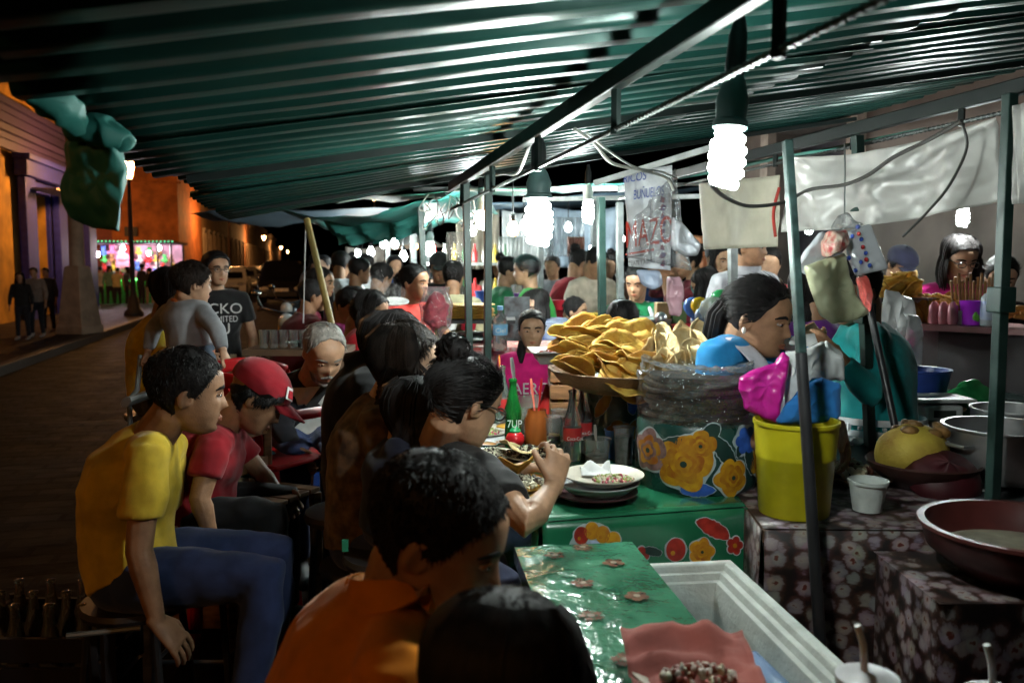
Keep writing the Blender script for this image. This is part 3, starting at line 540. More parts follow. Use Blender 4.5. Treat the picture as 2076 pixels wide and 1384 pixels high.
FARM = mat('far_bulb', (1, 1, 1), .3, var=0, emis=(.9, 1, .96), es=170 * K); WARM = mat('warm_bulb', (1, .8, .5), .3, var=0, emis=(1, .45, .12), es=70 * K)
def bulb(px, py, Y, rr, m_, label):
    c = P(px, py, Y); r = thing('bare_bulb', c - EZ * rr, label, 'light bulb', 'bulbs among the far stalls'); m = MB(); m.lathe([(0, -rr * 1.1), (rr * .7, -rr * .8), (rr, 0), (rr * .75, rr * .8), (rr * .4, rr * 1.4), (rr * .38, rr * 1.5)], c, 14); m.build('glass', m_, r)
    m = MB(); m.lathe([(rr * .45, rr * 1.45), (rr * .5, rr * 2.4), (.006, rr * 2.7), (.004, rr * 2.7 + .2)], c, 10); m.build('socket', BLK, r)
bulb(1040, 466, 5.3, .036, WARM, 'warm orange bare bulb left of the spiral bulb over the tostadas')
for i, (px, py, Y, rr, m_, l) in enumerate(((800, 495, 11, .05, FARM, 'white bulb under the far pale tent'), (778, 495, 11.5, .05, FARM, 'white bulb left of the far pale tent'), (818, 520, 11, .05, FARM, 'lower white bulb inside the far tent'), (752, 512, 14, .06, FARM, 'white bulb among the crowd beyond the man in white'), (725, 515, 16, .06, FARM, 'small white bulb above the crowd by the man in white'), (842, 500, 12, .035, WARM, 'small warm bulb under the far tent'), (1206, 490, 9.5, .035, FARM, 'white bulb right of the woman in dark red'), (1262, 485, 8.5, .025, FARM, 'tiny bulb beside the lettered banner'), (1200, 508, 11, .045, FARM, 'lower white bulb beyond the dark red woman'), (1640, 466, 6.2, .03, FARM, 'bulb glinting under the white tarpaulin hem'), (1030, 510, 12, .05, FARM, 'white bulb behind the right green post'), (735, 528, 15, .05, WARM, 'warm bulb over the crowd by the man in white'))):
    bulb(px, py, Y, rr, m_, l)
for px, py, Y, l in ((1062, 458, 9.6, 'white bulb before the white backdrop sheet'), (1152, 462, 10.2, 'white bulb before the pale blue backdrop sheet'), (958, 470, 10.2, 'white bulb before the cream backdrop sheet'), (1440, 500, 8.4, 'white bulb before the orange backdrop sheet')): bulb(px, py, Y, .045, FARM, l)  # extra bulbs added to brighten the backdrop sheets behind the crowd
# loose cables
CABW = mat('cable_white', (.5, .5, .46), .5); CABK = mat('cable_dark', (.04, .038, .035), .5)
def cable(pts, r_, m_, lab, grp=None):
    ps = [P(*p) for p in pts]; out = []
    for i in range(len(ps) - 1):
        p0, p1, p2, p3 = ps[max(i - 1, 0)], ps[i], ps[i + 1], ps[min(i + 2, len(ps) - 1)]
        for k in range(6):
            t = k / 6; out.append(.5 * ((2 * p1) + (p2 - p0) * t + (2 * p0 - 5 * p1 + 4 * p2 - p3) * t * t + (3 * p1 - p0 - 3 * p2 + p3) * t ** 3))
    out.append(ps[-1]); m = MB(); m.tube(out, r_, 6); m.build('cable', m_, label=lab, cat='cable', group=grp)
cable([(1165, 262, 2.6), (1205, 290, 2.7), (1240, 330, 2.9), (1300, 345, 3.2), (1350, 360, 3.5), (1365, 385, 3.6)], .006, CABW, 'white looping cable from the truss to the lettered banner')
cable([(1190, 270, 2.6), (1240, 310, 2.8), (1290, 340, 3.1), (1340, 348, 3.4), (1372, 362, 3.6)], .004, CABW, 'second thinner white cable beside the looping one')
cable([(1440, 372, 2.0), (1470, 400, 2.4), (1520, 418, 2.7), (1590, 410, 2.95), (1640, 385, 2.95), (1710, 375, 2.84), (1760, 355, 2.76), (1810, 320, 2.65), (1880, 285, 2.5), (1950, 245, 2.35)], .006, CABK, 'dark twisted cable swagged across the white tarpaulin')
cable([(1950, 250, 2.38), (1960, 300, 2.38), (1925, 375, 2.4), (1880, 430, 2.45), (1830, 480, 2.5)], .004, CABK, 'thin dark cable hanging down the white tarpaulin')
cable([(1075, 290, 2.95), (1050, 350, 3.3), (1020, 352, 3.6), (1000, 355, 3.9)], .006, CABW, 'pale cable from the truss to the green posts')
cable([(1580, 380, 3.3), (1568, 430, 3.32), (1572, 480, 3.33)], .006, mat('red_rope', (.4, .03, .02), .7), 'red rope hanging beside the beige tarpaulin')
for i in range(9):
    x = 870 + i * 11; cable([(x, 392 + (i % 3) * 4, 5.4), (x + RN.uniform(-30, 25), 425 + RN.uniform(-14, 20), 5.45), (x + RN.uniform(-35, 30), 440 + RN.uniform(-20, 30), 5.5), (x + RN.uniform(-30, 30), 412, 5.5)], .004, CABK if i % 2 else CABW, ('dark' if i % 2 else 'pale') + ' wire of the tangle hanging from the white pipe', ('dark' if i % 2 else 'pale') + ' wires of the tangle')
# ------------------------------------------------------------------ people
SEC = [(-.02, .30, .12, .07), (.02, .38, .02, .16), (.08, .415, -.06, .215), (.16, .42, -.14, .255), (.25, .43, -.22, .285), (.35, .435, -.31, .305), (.45, .435, -.39, .325), (.55, .44, -.44, .34), (.65, .45, -.465, .35), (.75, .43, -.46, .345), (.84, .365, -.41, .315), (.91, .27, -.33, .255), (.96, .17, -.23, .18), (.99, .07, -.13, .09), (1.0, .0, -.06, .02)]
def g2(x, s): return math.exp(-(x / s) ** 2)
def head_pt(ang, z, grow=0., face=True):
    """ang 0 = right side, 90 deg = front"""
    f, b, w = interp(SEC, z); y0, h = (f + b) / 2, (f - b) / 2; c, s = math.cos(ang), math.sin(ang)
    e = .86; x = w * math.copysign(abs(c) ** e, c); y = y0 + h * math.copysign(abs(s) ** e, s)
    if face and s > 0:
        k = min(1, s * 2)
        nose = .115 * (max(0, 1 - abs(z - .345) / .06) if z < .345 else max(0, 1 - (z - .345) / .22) ** 1.1) * g2(x, .055 if z < .42 else .045)
        y += k * (nose - .045 * (g2(x - .145, .075) + g2(x + .145, .075)) * g2(z - .5, .05) + .02 * g2(z - .585, .035) * g2(x, .25) + .028 * g2(z - .225, .022) * g2(x, .09) + .024 * g2(z - .17, .022) * g2(x, .08) - .012 * g2(z - .198, .01) * g2(x, .1) - .018 * g2(z - .115, .03) * g2(x, .1) + .03 * g2(z - .05, .045) * g2(x, .1) + .018 * (g2(x - .21, .07) + g2(x + .21, .07)) * g2(z - .39, .07))
    v = V((x, y, z))
    if grow: d = V((x, y - y0, (z - .52) * .8)); v += d.normalized() * grow
    return v
HL = [(0, .86), (35, .82), (60, .68), (78, .48), (92, .44), (108, .46), (125, .25), (180, .1)]
def hairline(ang, dz=0.):
    d = abs((math.degrees(ang) - 90 + 180) % 360 - 180); return min(.97, interp(HL, d)[0] + dz)
def rot_to(fwd, up):
    f = V(fwd).normalized(); r = f.cross(V(up)).normalized(); u = r.cross(f); return MX((r, f, u)).transposed()
def hair_mesh(T, hh, style, rn, n, cap=.02, length=.3, dz=0., tmax=1.):
    """T maps head units to the world"""
    m = MB()
    def surf(ang, t, g): z = lerp(hairline(ang, dz), 1.0, t); return head_pt(ang, z, g, False)
    def fn(u, v):
        a = u * 6.2832; t = max(0, (v - .08) / .92); g = -.02 if v < .04 or (tmax < 1 and t > .35) else cap * (1 if t > .1 else .5 + 5 * t) + .013 * noise.noise(V((math.cos(a) * 3, math.sin(a) * 3, t * 5)))
        return T(surf(a, t, g) + V((0, 0, .035 * t ** 3)))
    m.grid(fn, 40, 16, True)
    for i in range(n):
        a = rn.uniform(0, 6.2832); t = rn.random() ** .7 * tmax; p = surf(a, t, cap * .7) + V((0, 0, .035 * t ** 3)); q0 = head_pt(a, p.z, 0, False); nr = (p - V((0, -.03, .55))).normalized()
        crown = V((0, -.18, 1.02)); fl = (p - crown); fl -= nr * fl.dot(nr); fl = fl.normalized() if fl.length > 1e-4 else V((1, 0, 0))
        fl = (fl + V((rn.gauss(0, .35), rn.gauss(0, .35), rn.gauss(0, .25)))); fl -= nr * fl.dot(nr); fl.normalize()
        if style == 'back': fl = V((0, -1, -.25)); fl = (fl - nr * fl.dot(nr) + V((rn.gauss(0, .08), 0, rn.gauss(0, .1)))).normalized()
        ln = rn.uniform(.12, .3) if style == 'back' else (rn.uniform(.03, .075) if style == 'crop' else rn.uniform(.06, .14)); lift = rn.uniform(0, .012) if style == 'back' else (rn.uniform(0, .02) if style == 'crop' else rn.uniform(.0, .03))
        pts = [p - nr * .02, p + fl * ln * .5 + nr * (lift - .1 * ln * ln), p + fl * ln + nr * (lift * .9 - .55 * ln * ln)]
        m.tube([T(x) for x in pts], [.006 * hh, .0052 * hh, .001 * hh], 3, caps=False)
    if style in ('long', 'wavy', 'straight'):
        for i in range(int(n * (.9 if n < 500 else .7))):
            d = rn.uniform(48, 312) if style == 'straight' else rn.uniform(72, 288); a = rad(90 + d); pts = []; rd = []; k = rn.uniform(.8, 1.1) * length / hh; off = cap + rn.uniform(.0, .05); ph = rn.uniform(0, 6.28); am = .11 if style == 'wavy' else .014
            for j in range(6):
                t = 1 - j / 5; z = lerp(hairline(a, dz) + .05, .93, t); pts.append(T(head_pt(a, z, off, False)))
            last = pts[-1]; c0 = T(V((0, -.02, .4))); out = V((last.x - c0.x, last.y - c0.y, 0)); out = out.normalized() if out.length > 1e-5 else V((1, 0, 0)); seg = 7
            for j in range(1, seg + 1):
                t = j / seg; pts.append(last + V((0, 0, -k * hh * t)) + out * (.02 * math.sin(t * 3) + am * .5 * hh * math.sin(ph + t * 9)) + V((am * hh * math.sin(ph + t * 11), am * hh * math.cos(ph + t * 8), 0)))
            w = (rn.uniform(.006, .015) if n > 500 else rn.uniform(.025, .04)) * hh; rd = [w * .5] + [w] * (len(pts) - 3) + [w * .6, w * .1]
            m.tube(pts, rd, 4, caps=False)
    return m
def hand(mb, w, d, nrm, k=1., curl=.35, flip=1, spread=.0):
    """palm and five fingers from wrist w along d; nrm = direction the palm faces"""
    d = V(d).normalized(); nrm = V(nrm) - d * V(nrm).dot(d); nrm.normalize(); sd = d.cross(nrm) * flip; k *= 1.
    mb.tube([w - d * .02 * k, w + d * .03 * k, w + d * .07 * k, w + d * .092 * k], [(.026 * k, .02 * k), (.036 * k, .017 * k), (.042 * k, .015 * k), (.04 * k, .012 * k)], 12, side=sd)
    for i, (x, l) in enumerate(((.037, .068), (.0125, .078), (-.012, .073), (-.035, .057))):
        b = w + d * (.082 * k) + sd * (x * k); a = curl * .6; pts = [b]; dd = (d + sd * x * 6 * spread).normalized()
        for q in (.45, .32, .26): v = dd * math.cos(a) + nrm * math.sin(a); b = b + v * (l * q * k); pts.append(b); a += curl * 1.15
        mb.tube(pts, [.0088 * k, .0084 * k, .0078 * k, .006 * k], 8)
    b = w + d * (.022 * k) + sd * (.026 * k); v = (d * .75 + sd * .65 + nrm * .3).normalized(); c = b + v * .04 * k; e = c + (d * .9 + sd * .2 + nrm * (.25 + curl * .5)).normalized() * .034 * k
    mb.tube([b - v * .01, c, e, e + (d + nrm * curl).normalized() * .016 * k], [.014 * k, .0115 * k, .0095 * k, .006 * k], 8)
SKINS = {'brown': (.30, .155, .085), 'tan': (.40, .225, .135), 'dark': (.20, .10, .055), 'light': (.5, .31, .21)}
def skin(n): return mat('skin_' + n, SKINS[n], .55, var=.16, vs=24, bump=.1, bs=190, spec=.35)
HAIRC = {'black': (.012, .010, .010), 'darkbrown': (.02, .013, .01), 'grey': (.22, .2, .18)}
def hairmat(n): return mat('hair_' + n, HAIRC[n], .58, var=.5, vs=50, stretch=(1, 1, .25), spec=.15)
def ik(a, t, l1, l2, pole):
    d = t - a; L = min(max(d.length, abs(l1 - l2) + .01), l1 + l2 - .005); d = d.normalized(); x = (l1 * l1 - l2 * l2 + L * L) / (2 * L); h = math.sqrt(max(0, l1 * l1 - x * x))
    p = V(pole) - d * V(pole).dot(d); p = p.normalized() if p.length > 1e-4 else d.orthogonal().normalized(); return a + d * x + p * h, a + d * L
def person(label, J, o, name='person', group=None):
    """J: world joints; o: looks"""
    rn = random.Random(hash(label) % 999 if False else sum(map(ord, label))); k = o.get('k', 1.); g = o.get('girth', 1.); near = o.get('near', 0); vox = (.0045, .0085, .016)[2 - near] if near else .016
    sd = (J['shR'] - J['shL']).normalized(); nk, pv = J['neck'], J['pelvis']; r = thing(name, V((pv.x, pv.y, 0 if 'base' not in J else J['base'].z)), label, o.get('cat', 'person'), group)
    hh = o.get('hh', .225 * k); Rh = rot_to(J['face'], J.get('hup', EZ)); hc = J['head']
    def T(p): return hc + Rh @ ((V(p) - V((0, -.02, .5))) * hh)
    SK = skin(o.get('skin', 'brown')); b = MB()
    nu, nv = ((26, 22), (40, 40), (64, 72))[near]
    b.grid(lambda u, v: T(head_pt(u * 6.2832, lerp(-.02, 1.0, v))), nu, nv, True)
    b.f.append([i for i in range(nu)][::-1]); b.m.append(0); b.f.append([(nv - 1) * nu + i for i in range(nu)]); b.m.append(0)
    if near or not o.get('hat'):
        for sx in (-1, 1):
            c = T((sx * .335, -.03, .45)); Re = Rh @ MX.Rotation(rad(-12), 3, 'X') @ MX.Rotation(sx * rad(22), 3, 'Z'); b.ell(c, (.035 * hh, .085 * hh, .135 * hh), Re, 10, 8)
            if near == 2: b.tube([c + Re @ (V((sx * .03, .02 + .062 * math.cos(a), .105 * math.sin(a))) * hh) for a in [x * .5 for x in range(-2, 9)]], .018 * hh, 6)
    # neck, trunk, arms
    nkr = .058 * k * g; b.tube([lerp(nk, hc, -.25), nk, T((0, -.13, .22)), T((0, -.12, .42))], [nkr * 1.25, nkr * 1.05, nkr * .95, nkr * .9], 14)
    md = J.get('mid') or lerp(pv, nk, .55); sp = lambda t: lerp(lerp(pv, md, t), lerp(md, nk, t), t)
    TR = [(0, .155, .115), (.18, .15, .115), (.4, .142, .112), (.62, .168, .122), (.8, .178, .112), (.92, .135, .085), (1.0, .075, .065)]
    def trunk(mb, ad, t0=0., kk=1., n=22):
        ts = [t0 + (1 - t0) * i / 11 for i in range(12)]; mb.tube([sp(t) for t in ts], [tuple((x * k * g * kk + ad) for x in interp(TR, t)) for t in ts], n, side=sd)
    if near: trunk(b, -.02)
    for s in 'RL':
        sh, el, wr = J['sh' + s], J['el' + s], J['wr' + s]; ar = o.get('arm', 1.) * k
        b.tube([lerp(sh, el, -.08), lerp(sh, el, .3), lerp(sh, el, .75), el, lerp(el, wr, .25), lerp(el, wr, .7), wr], [.045 * ar, .046 * ar, .038 * ar, .036 * ar, .037 * ar, .028 * ar, .023 * ar], 12)
        hd = J.get('hd' + s) or (wr - el).normalized(); hn = J.get('hn' + s) or -sd * (1 if s == 'R' else -1)
        hand(b, wr, hd, hn, k * .98, o.get('curl', .4), 1 if s == 'R' else -1)
    if o.get('legs') == 'bare' or o.get('shoes') is None: pass
    b.build('body', SK, r, voxel=vox, smo=1 if near < 2 else 2)
    # shirt
    sm = o['shirt']; m = MB(); trunk(m, .018, -.06 if not o.get('tuck') else 0.); sl = o.get('sleeve', .55)
    for s in 'RL':
        sh, el, wr = J['sh' + s], J['el' + s], J['wr' + s]; ar = o.get('arm', 1.) * k; q = lerp(nk, sh, .25) - EZ * .015
        m.tube([lerp(nk, sh, .15) - EZ * .02 * k, lerp(nk, sh, .6) - EZ * .012 * k, sh, lerp(sh, el, .12)], [.06 * k * g, .066 * k * g, .062 * k, .058 * k], 14)
        if sl <= 1: m.tube([lerp(sh, el, -.1), lerp(sh, el, .2), lerp(sh, el, sl * .8), lerp(sh, el, sl)], [.056 * ar, .062 * ar, .062 * ar, .06 * ar], 16)
        else: m.tube([lerp(sh, el, -.1), lerp(sh, el, .3), lerp(sh, el, .8), el, lerp(el, wr, .3), lerp(el, wr, (sl - 1) * .9), lerp(el, wr, sl - 1)], [.056 * ar, .058 * ar, .052 * ar, .051 * ar, .048 * ar, .038 * ar, .034 * ar], 16)
    up_ = (T((0, -.12, .35)) - nk).normalized(); m.tube([nk - up_ * .05 * k, nk - up_ * .01 * k, nk + up_ * .022 * k], [.105 * k * g, .082 * k * g, .07 * k * g], 18)
    if o.get('collar'):
        m2 = MB(); cz = lerp(nk, hc, .12); up = (T((0, -.12, .35)) - nk).normalized(); fw = up.cross(sd) * -1
        m2.tube([nk + (sd * math.cos(a) * .092 + fw * math.sin(a) * .086) * k + up * (.03 - .03 * max(0, math.sin(a))) for a in [rad(100 + i * 20) for i in range(18)]], (.004, .03 * k), 6, side=up.cross(sd)); m2.build('collar', o['collar'], r)
    shirt = m.build('shirt', sm, r, voxel=(.016, .011, .008)[near], smo=(2, 4, 5)[near], disp=(0, .014, .018)[near] if not o.get('flat') else 0, dsc=.11)
    # legs
    if 'knR' in J and o.get('legs') != 'none':
        m = MB(); m.ell(pv, (.16 * k * g, .13 * k * g, .12 * k), rot_to(EZ.cross(sd) if abs(sd.z) < .9 else V((0, 1, 0)), EZ), 18, 10); fl = 1.0
        for s in 'RL':
            hp, kn, an = J['hp' + s], J['kn' + s], J['an' + s]; m.tube([hp, lerp(hp, kn, .3), lerp(hp, kn, .8), kn, lerp(kn, an, .25), lerp(kn, an, .7), lerp(kn, an, .98)], [.09 * k * g, .092 * k * g, .07 * k, .064 * k, .062 * k, .054 * k, .052 * k], 14)
        m.build('trousers', o.get('legs', cloth('denim', (.03, .04, .09))), r, voxel=(.018, .013, .011)[near], smo=3, disp=(0, .012, .016)[near], dsc=.09)
        for s in 'RL':
            an = J['an' + s]; fd = J.get('ft' + s) or J.get('fwd') or V((0, 1, 0)); f = MB(); f.tube([an + EZ * .01 - fd * .05, an - EZ * .03 - fd * .02, an - EZ * .035 + fd * .07, an - EZ * .045 + fd * .15, an - EZ * .05 + fd * .19], [(.04 * k, .05 * k), (.042 * k, .05 * k), (.046 * k, .036 * k), (.042 * k, .026 * k), (.02 * k, .015 * k)], 10, side=fd.cross(EZ)); f.build('shoe', o.get('shoes') or mat('shoe_dark', (.02, .018, .018), .5), r)
    # hair
    st = o.get('hair', 'short'); hm = hairmat(o.get('haircol', 'black'))
    if st != 'none':
        n = (80, 400, 4200)[near] * (1 if st != 'bald' else .3); hair_mesh(T, hh, st, rn, int(n), o.get('cap', .03), o.get('hlen', .3), .08 if st == 'bald' else 0, .25 if o.get('hat') else 1.).build('hair', hm, r)
    if st == 'bun' or o.get('bun'):
        m = MB(); c = T(o.get('bun', (0, -.42, .95))); m.ell(c, (.2 * hh, .18 * hh, .18 * hh))
        for i in range(60 if near else 10):
            a = rn.uniform(0, 6.28); e = rn.uniform(-1, 1); q = V((math.cos(a), math.sin(a), e)).normalized(); t = q.cross(V((rn.gauss(0, 1), rn.gauss(0, 1), rn.gauss(0, 1)))).normalized(); m.tube([c + q * .18 * hh, c + (q + t * .6).normalized() * .21 * hh, c + (q + t * 1.3).normalized() * .185 * hh], [.004, .005, .002], 4, caps=False)
        m.build('hair_bun', hm, r); m = MB(); t_ = T((0, -.36, .86)); m.tube([t_ + Rh @ V((.11 * hh * math.cos(a), .03 * hh, .11 * hh * math.sin(a))) for a in [i * .524 for i in range(13)]], .012 * hh, 6); m.build('hair_tie', mat('pale_tie', (.5, .5, .5)), r)
    # face details
    if near or o.get('eyes'):
        for sx in (-1, 1):
            m = MB(); c = T(head_pt(rad(90), .5) * 0 + V((sx * .145, .375, .497))); m.ell(c, (.058 * hh, .048 * hh, .021 * hh), Rh, 10, 8); e = m.build('eye', mat('eye_white', (.34, .3, .28), .25, var=0), r)
            m = MB(); m.ell(c + Rh @ V((0, .034 * hh, -.002 * hh)), (.026 * hh, .02 * hh, .021 * hh), Rh, 10, 8); m.build('iris', mat('iris', (.015, .008, .006), .1, var=0), e)
            m = MB(); m.tube([T((sx * x, y, z)) for x, y, z in ((.06, .445, .585), (.14, .435, .607), (.21, .385, .592), (.25, .335, .565))], [(.012 * hh, .022 * hh), (.014 * hh, .024 * hh), (.012 * hh, .02 * hh), (.006 * hh, .01 * hh)], 6, side=Rh @ V((0, 1, 0))); m.build('eyebrow', hm, r)
            m = MB(); m.tube([T((sx * x, y, z)) for x, y, z in ((.085, .41, .505), (.145, .424, .535), (.205, .385, .508))], .011 * hh, 5); m.build('eyelid', SK, r)
        m = MB(); m.tube([T((x, y, z)) for x, y, z in ((-.1, .415, .2), (-.05, .448, .213), (0, .458, .208), (.05, .448, .213), (.1, .415, .2))], [.006 * hh, .019 * hh, .018 * hh, .019 * hh, .006 * hh], 8); m.tube([T((x, y, z)) for x, y, z in ((-.09, .415, .19), (0, .452, .172), (.09, .415, .19))], [.006 * hh, .024 * hh, .006 * hh], 8); m.build('lips', mat('lips_' + o.get('skin', 'brown'), tuple(c * f for c, f in zip(SKINS[o.get('skin', 'brown')], (1, .62, .62))), .4), r)
    if o.get('glasses'):
        m = MB()
        for sx in (-1, 1):
            m.tube([T((sx * .15 + .105 * math.cos(a), .475, .49 + .075 * math.sin(a))) for a in [i * .524 for i in range(13)]], .012 * hh, 6); m.tube([T((sx * .26, .46, .51)), T((sx * .36, .2, .52)), T((sx * .37, -.05, .5))], .012 * hh, 6)
        m.tube([T((-.05, .49, .5)), T((.05, .49, .5))], .01 * hh, 6); m.build('glasses', mat('glasses_frame', (.02, .02, .02), .3), r)
    if o.get('hat'):
        hm_, bill = o['hat'], o.get('bill', 1); m = MB(); m.grid(lambda u, v: T(head_pt(u * 6.2832, lerp(.66 if math.sin(u * 6.2832) > 0 else .58, 1.0, v), .05 + .03 * v, False)), 36, 14, True); hat = m.build('cap', hm_, r)
        if bill: m = MB(); m.grid(lambda u, v: T(V(((u - .5) * .62 * (1 - .25 * v), .44 - (abs(u - .5) * 2) ** 2 * .3 + v * .42 * (1 - (abs(u - .5) * 1.6) ** 2 * .5), .68 - .1 * v - (abs(u - .5) * 2) ** 2 * .07))), 16, 8); m.build('bill', hm_, hat, thick=.006)
    if o.get('beard'):
        m = MB(); m.grid(lambda u, v: T(head_pt(rad(20 + 140 * u), lerp(.0, .30 if abs(u - .5) > .25 else .17, v), .035)), 24, 8); m.tube([T((x, y, z)) for x, y, z in ((-.12, .42, .2), (0, .475, .265), (.12, .42, .2))], [.02 * hh, .03 * hh, .02 * hh], 6); m.build('beard', hairmat('grey'), r)
    J['T'] = T; J['root'] = r; J['sp'] = sp; J['sd'] = sd; return r
def pose(px, py, Y, yaw, sit=0, H=None, lean=6, hyaw=0, hpitch=5, hroll=0, R=None, L=None, k=None, ground=0., rise=0., wide=1.):
    """generic figure whose head shows at (px, py) at distance Y; yaw 0 = facing away, 90 = to the right, 180 = to the camera. R, L = hand targets in body axes (right, forward, up from the neck)"""
    hd = P(px, py, Y); fw = V((math.sin(rad(yaw)), math.cos(rad(yaw)), 0)); rt = V((math.cos(rad(yaw)), -math.sin(rad(yaw)), 0))
    if H is None: H = 1.62 if sit else min(1.85, max(1.3, (hd.z - ground) / .93))
    q = H / 1.68; hy = yaw + hyaw; face = V((math.sin(rad(hy)) * math.cos(rad(hpitch)), math.cos(rad(hy)) * math.cos(rad(hpitch)), -math.sin(rad(hpitch))))
    nk = hd - EZ * (.165 * q) - fw * (.03 + .001 * hpitch) * q; tl = .52 * q; pv = nk - EZ * (tl * math.cos(rad(lean))) - fw * (tl * math.sin(rad(lean)))
    J = dict(head=hd, face=face, hup=EZ + rt * math.tan(rad(hroll)), neck=nk, pelvis=pv, fwd=fw, mid=lerp(pv, nk, .55) - fw * (.02 + .0012 * lean) * q)
    for s, sg, tg in (('R', 1, R), ('L', -1, L)):
        sh = nk + rt * (sg * .175 * q * wide) - EZ * .055 * q; t = nk + (rt * (tg[0]) + fw * tg[1] + EZ * tg[2]) * q if tg else nk + rt * (sg * .26 * q) + fw * .06 - EZ * .62 * q
        el, wr = ik(sh, t, .28 * q, .25 * q, rt * sg * .8 - fw * .5 - EZ * .6); J['sh' + s], J['el' + s], J['wr' + s] = sh, el, wr
        hp = pv + rt * (sg * .085 * q)
        if sit: kn = hp + fw * (.42 * q) + rt * sg * .05 + EZ * .02; an = V((kn.x, kn.y, max(.07, kn.z - .42 * q))) - fw * .04
        else: an = V((hp.x, hp.y, ground + .07)) + rt * sg * .03; kn = lerp(hp, an, .5) + fw * .03
        J['hp' + s], J['kn' + s], J['an' + s] = hp, kn, an
    J['k_'] = q; return J
def folk(label, px, py, Y, yaw, shirt, sit=0, group=None, pz={}, **o):
    J = pose(px, py, Y, yaw, sit, **pz); o.setdefault('k', J['k_']); o['shirt'] = shirt; o.setdefault('legs', cloth('dark_trousers', (.015, .015, .02))); r = person(label, J, o, group=group); return r, J
def joints(**d):
    J = {}
    for k_, v in d.items(): J[k_] = P(*v) if isinstance(v, tuple) and len(v) == 3 and not k_ in ('face', 'hup') and not k_.startswith(('hd', 'hn', 'ft')) else V(v)
    return J
def facedir(yaw, pitch): return (math.sin(rad(yaw)) * math.cos(rad(pitch)), math.cos(rad(yaw)) * math.cos(rad(pitch)), -math.sin(rad(pitch)))
def seat_legs(J, kR, kL, aR=None, aL=None):
    sd = (J['shR'] - J['shL']); sd.z = 0; sd.normalize()
    for s, sg, kk, aa in (('R', 1, kR, aR), ('L', -1, kL, aL)):
        J['hp' + s] = J['pelvis'] + sd * (sg * .085); J['kn' + s] = P(*kk); J['an' + s] = P(*aa) if aa else J['kn' + s] * V((1, 1, 0)) + EZ * max(.08, J['kn' + s].z - .42)
    f = (J['knR'] + J['knL']) / 2 - J['pelvis']; f.z = 0; J['fwd'] = f.normalized()

# --- near figures, joints read off the photograph
J = joints(head=(372, 792, 2.5), face=facedir(66, 8), neck=(306, 893, 2.52), pelvis=(272, 1155, 2.5), mid=(225, 1030, 2.54), shR=(300, 922, 2.34), shL=(340, 905, 2.7), elR=(282, 1115, 2.27), wrR=(318, 1258, 2.24), elL=(330, 1070, 2.82), wrL=(430, 1120, 2.78), hdR=(.45, .1, -.55), hnR=(-.2, .3, -.9))
seat_legs(J, (540, 1165, 2.36), (560, 1115, 2.66), (500, 1440, 2.3), (548, 1372, 2.75))
person('man in yellow t-shirt and blue jeans sitting on a stool, hand on its edge', J, dict(hh=.235, near=2, skin='brown', shirt=cloth('yellow', (.62, .42, .04)), sleeve=.68, legs=cloth('jeans', (.03, .045, .12)), shoes=mat('shoe_white', (.5, .5, .5), .6), curl=.35, cap=.035, girth=1.02, hair='crop'))
J = joints(head=(516, 800, 2.95), face=facedir(72, 38), hup=(.35, .1, 1), neck=(450, 868, 2.95), pelvis=(405, 1050, 2.95), mid=(385, 950, 2.97), shR=(432, 905, 2.79), shL=(470, 890, 3.12), elR=(405, 1010, 2.72), wrR=(428, 1085, 2.72), elL=(530, 960, 3.15), wrL=(565, 1000, 3.1))
seat_legs(J, (548, 1040, 2.82), (575, 1005, 3.1))
person('man in red cap and red t-shirt sitting bowed beside the yellow shirt', J, dict(hh=.225, near=2, skin='brown', shirt=cloth('red', (.24, .012, .018)), sleeve=.6, hat=cloth('capred', (.26, .012, .02)), legs=cloth('black_trousers', (.012, .012, .014)), k=.95))
Tc = J['T']; lg = [Tc((.2 + .0, .40, .8)), ]
m = MB(); pz = [Tc(head_pt(rad(a), z, .095, False)) for a, z in ((62, .72), (38, .72), (38, .86), (62, .86))]; qz = [Tc(head_pt(rad(a), z, .1, False)) for a, z in ((57, .745), (43, .745), (43, .83), (57, .83))]
m.k = 0; m.poly(pz); m.k = 1; m.poly(qz); m.build('cap_badge', [mat('badge_white', (.75, .72, .7), .6), mat('badge_red', (.45, .02, .03), .6)], J['root'], smooth=False, thick=.002)
J = joints(head=(655, 712, 3.6), face=facedir(150, 30), neck=(630, 772, 3.75), pelvis=(618, 892, 3.8), mid=(618, 830, 3.84), shR=(578, 795, 3.72), shL=(700, 785, 3.78), elR=(572, 870, 3.6), wrR=(600, 915, 3.5), elL=(715, 870, 3.65), wrL=(690, 920, 3.5))
seat_legs(J, (600, 930, 3.45), (680, 925, 3.45))
person('old man with grey hair and beard, black jacket over white shirt, head bowed', J, dict(hh=.225, near=1, skin='tan', shirt=cloth('jacket_black', (.012, .012, .016)), sleeve=1.85, haircol='grey', hair='bald', beard=1, legs=cloth('jeans', (.03, .045, .12))))
sp, sd = J['sp'], J['sd']; m = MB(); fw = V((math.sin(rad(165)), math.cos(rad(165)), 0))
m.grid(lambda u, v: sp(lerp(.04, .95, v)) + sd * ((u - .5) * lerp(.26, .15, v)) + fw * (lerp(.142, .10, v ** 3) - (u - .5) ** 2 * .1 + .004 * math.sin(u * 20 + v * 8)), 16, 16); m.build('white_shirt', cloth('white', (.5, .48, .45)), J['root'], thick=.004)
m = MB(); m.tube([sp(.95) + sd * -.06 + fw * .13, sp(.6) + fw * .155 + sd * .0, sp(.3) + fw * .16 + sd * .09], (.018, .003), 6, side=sd); m.build('bag_strap', mat('strap_black', (.012, .012, .012), .7), J['root'])
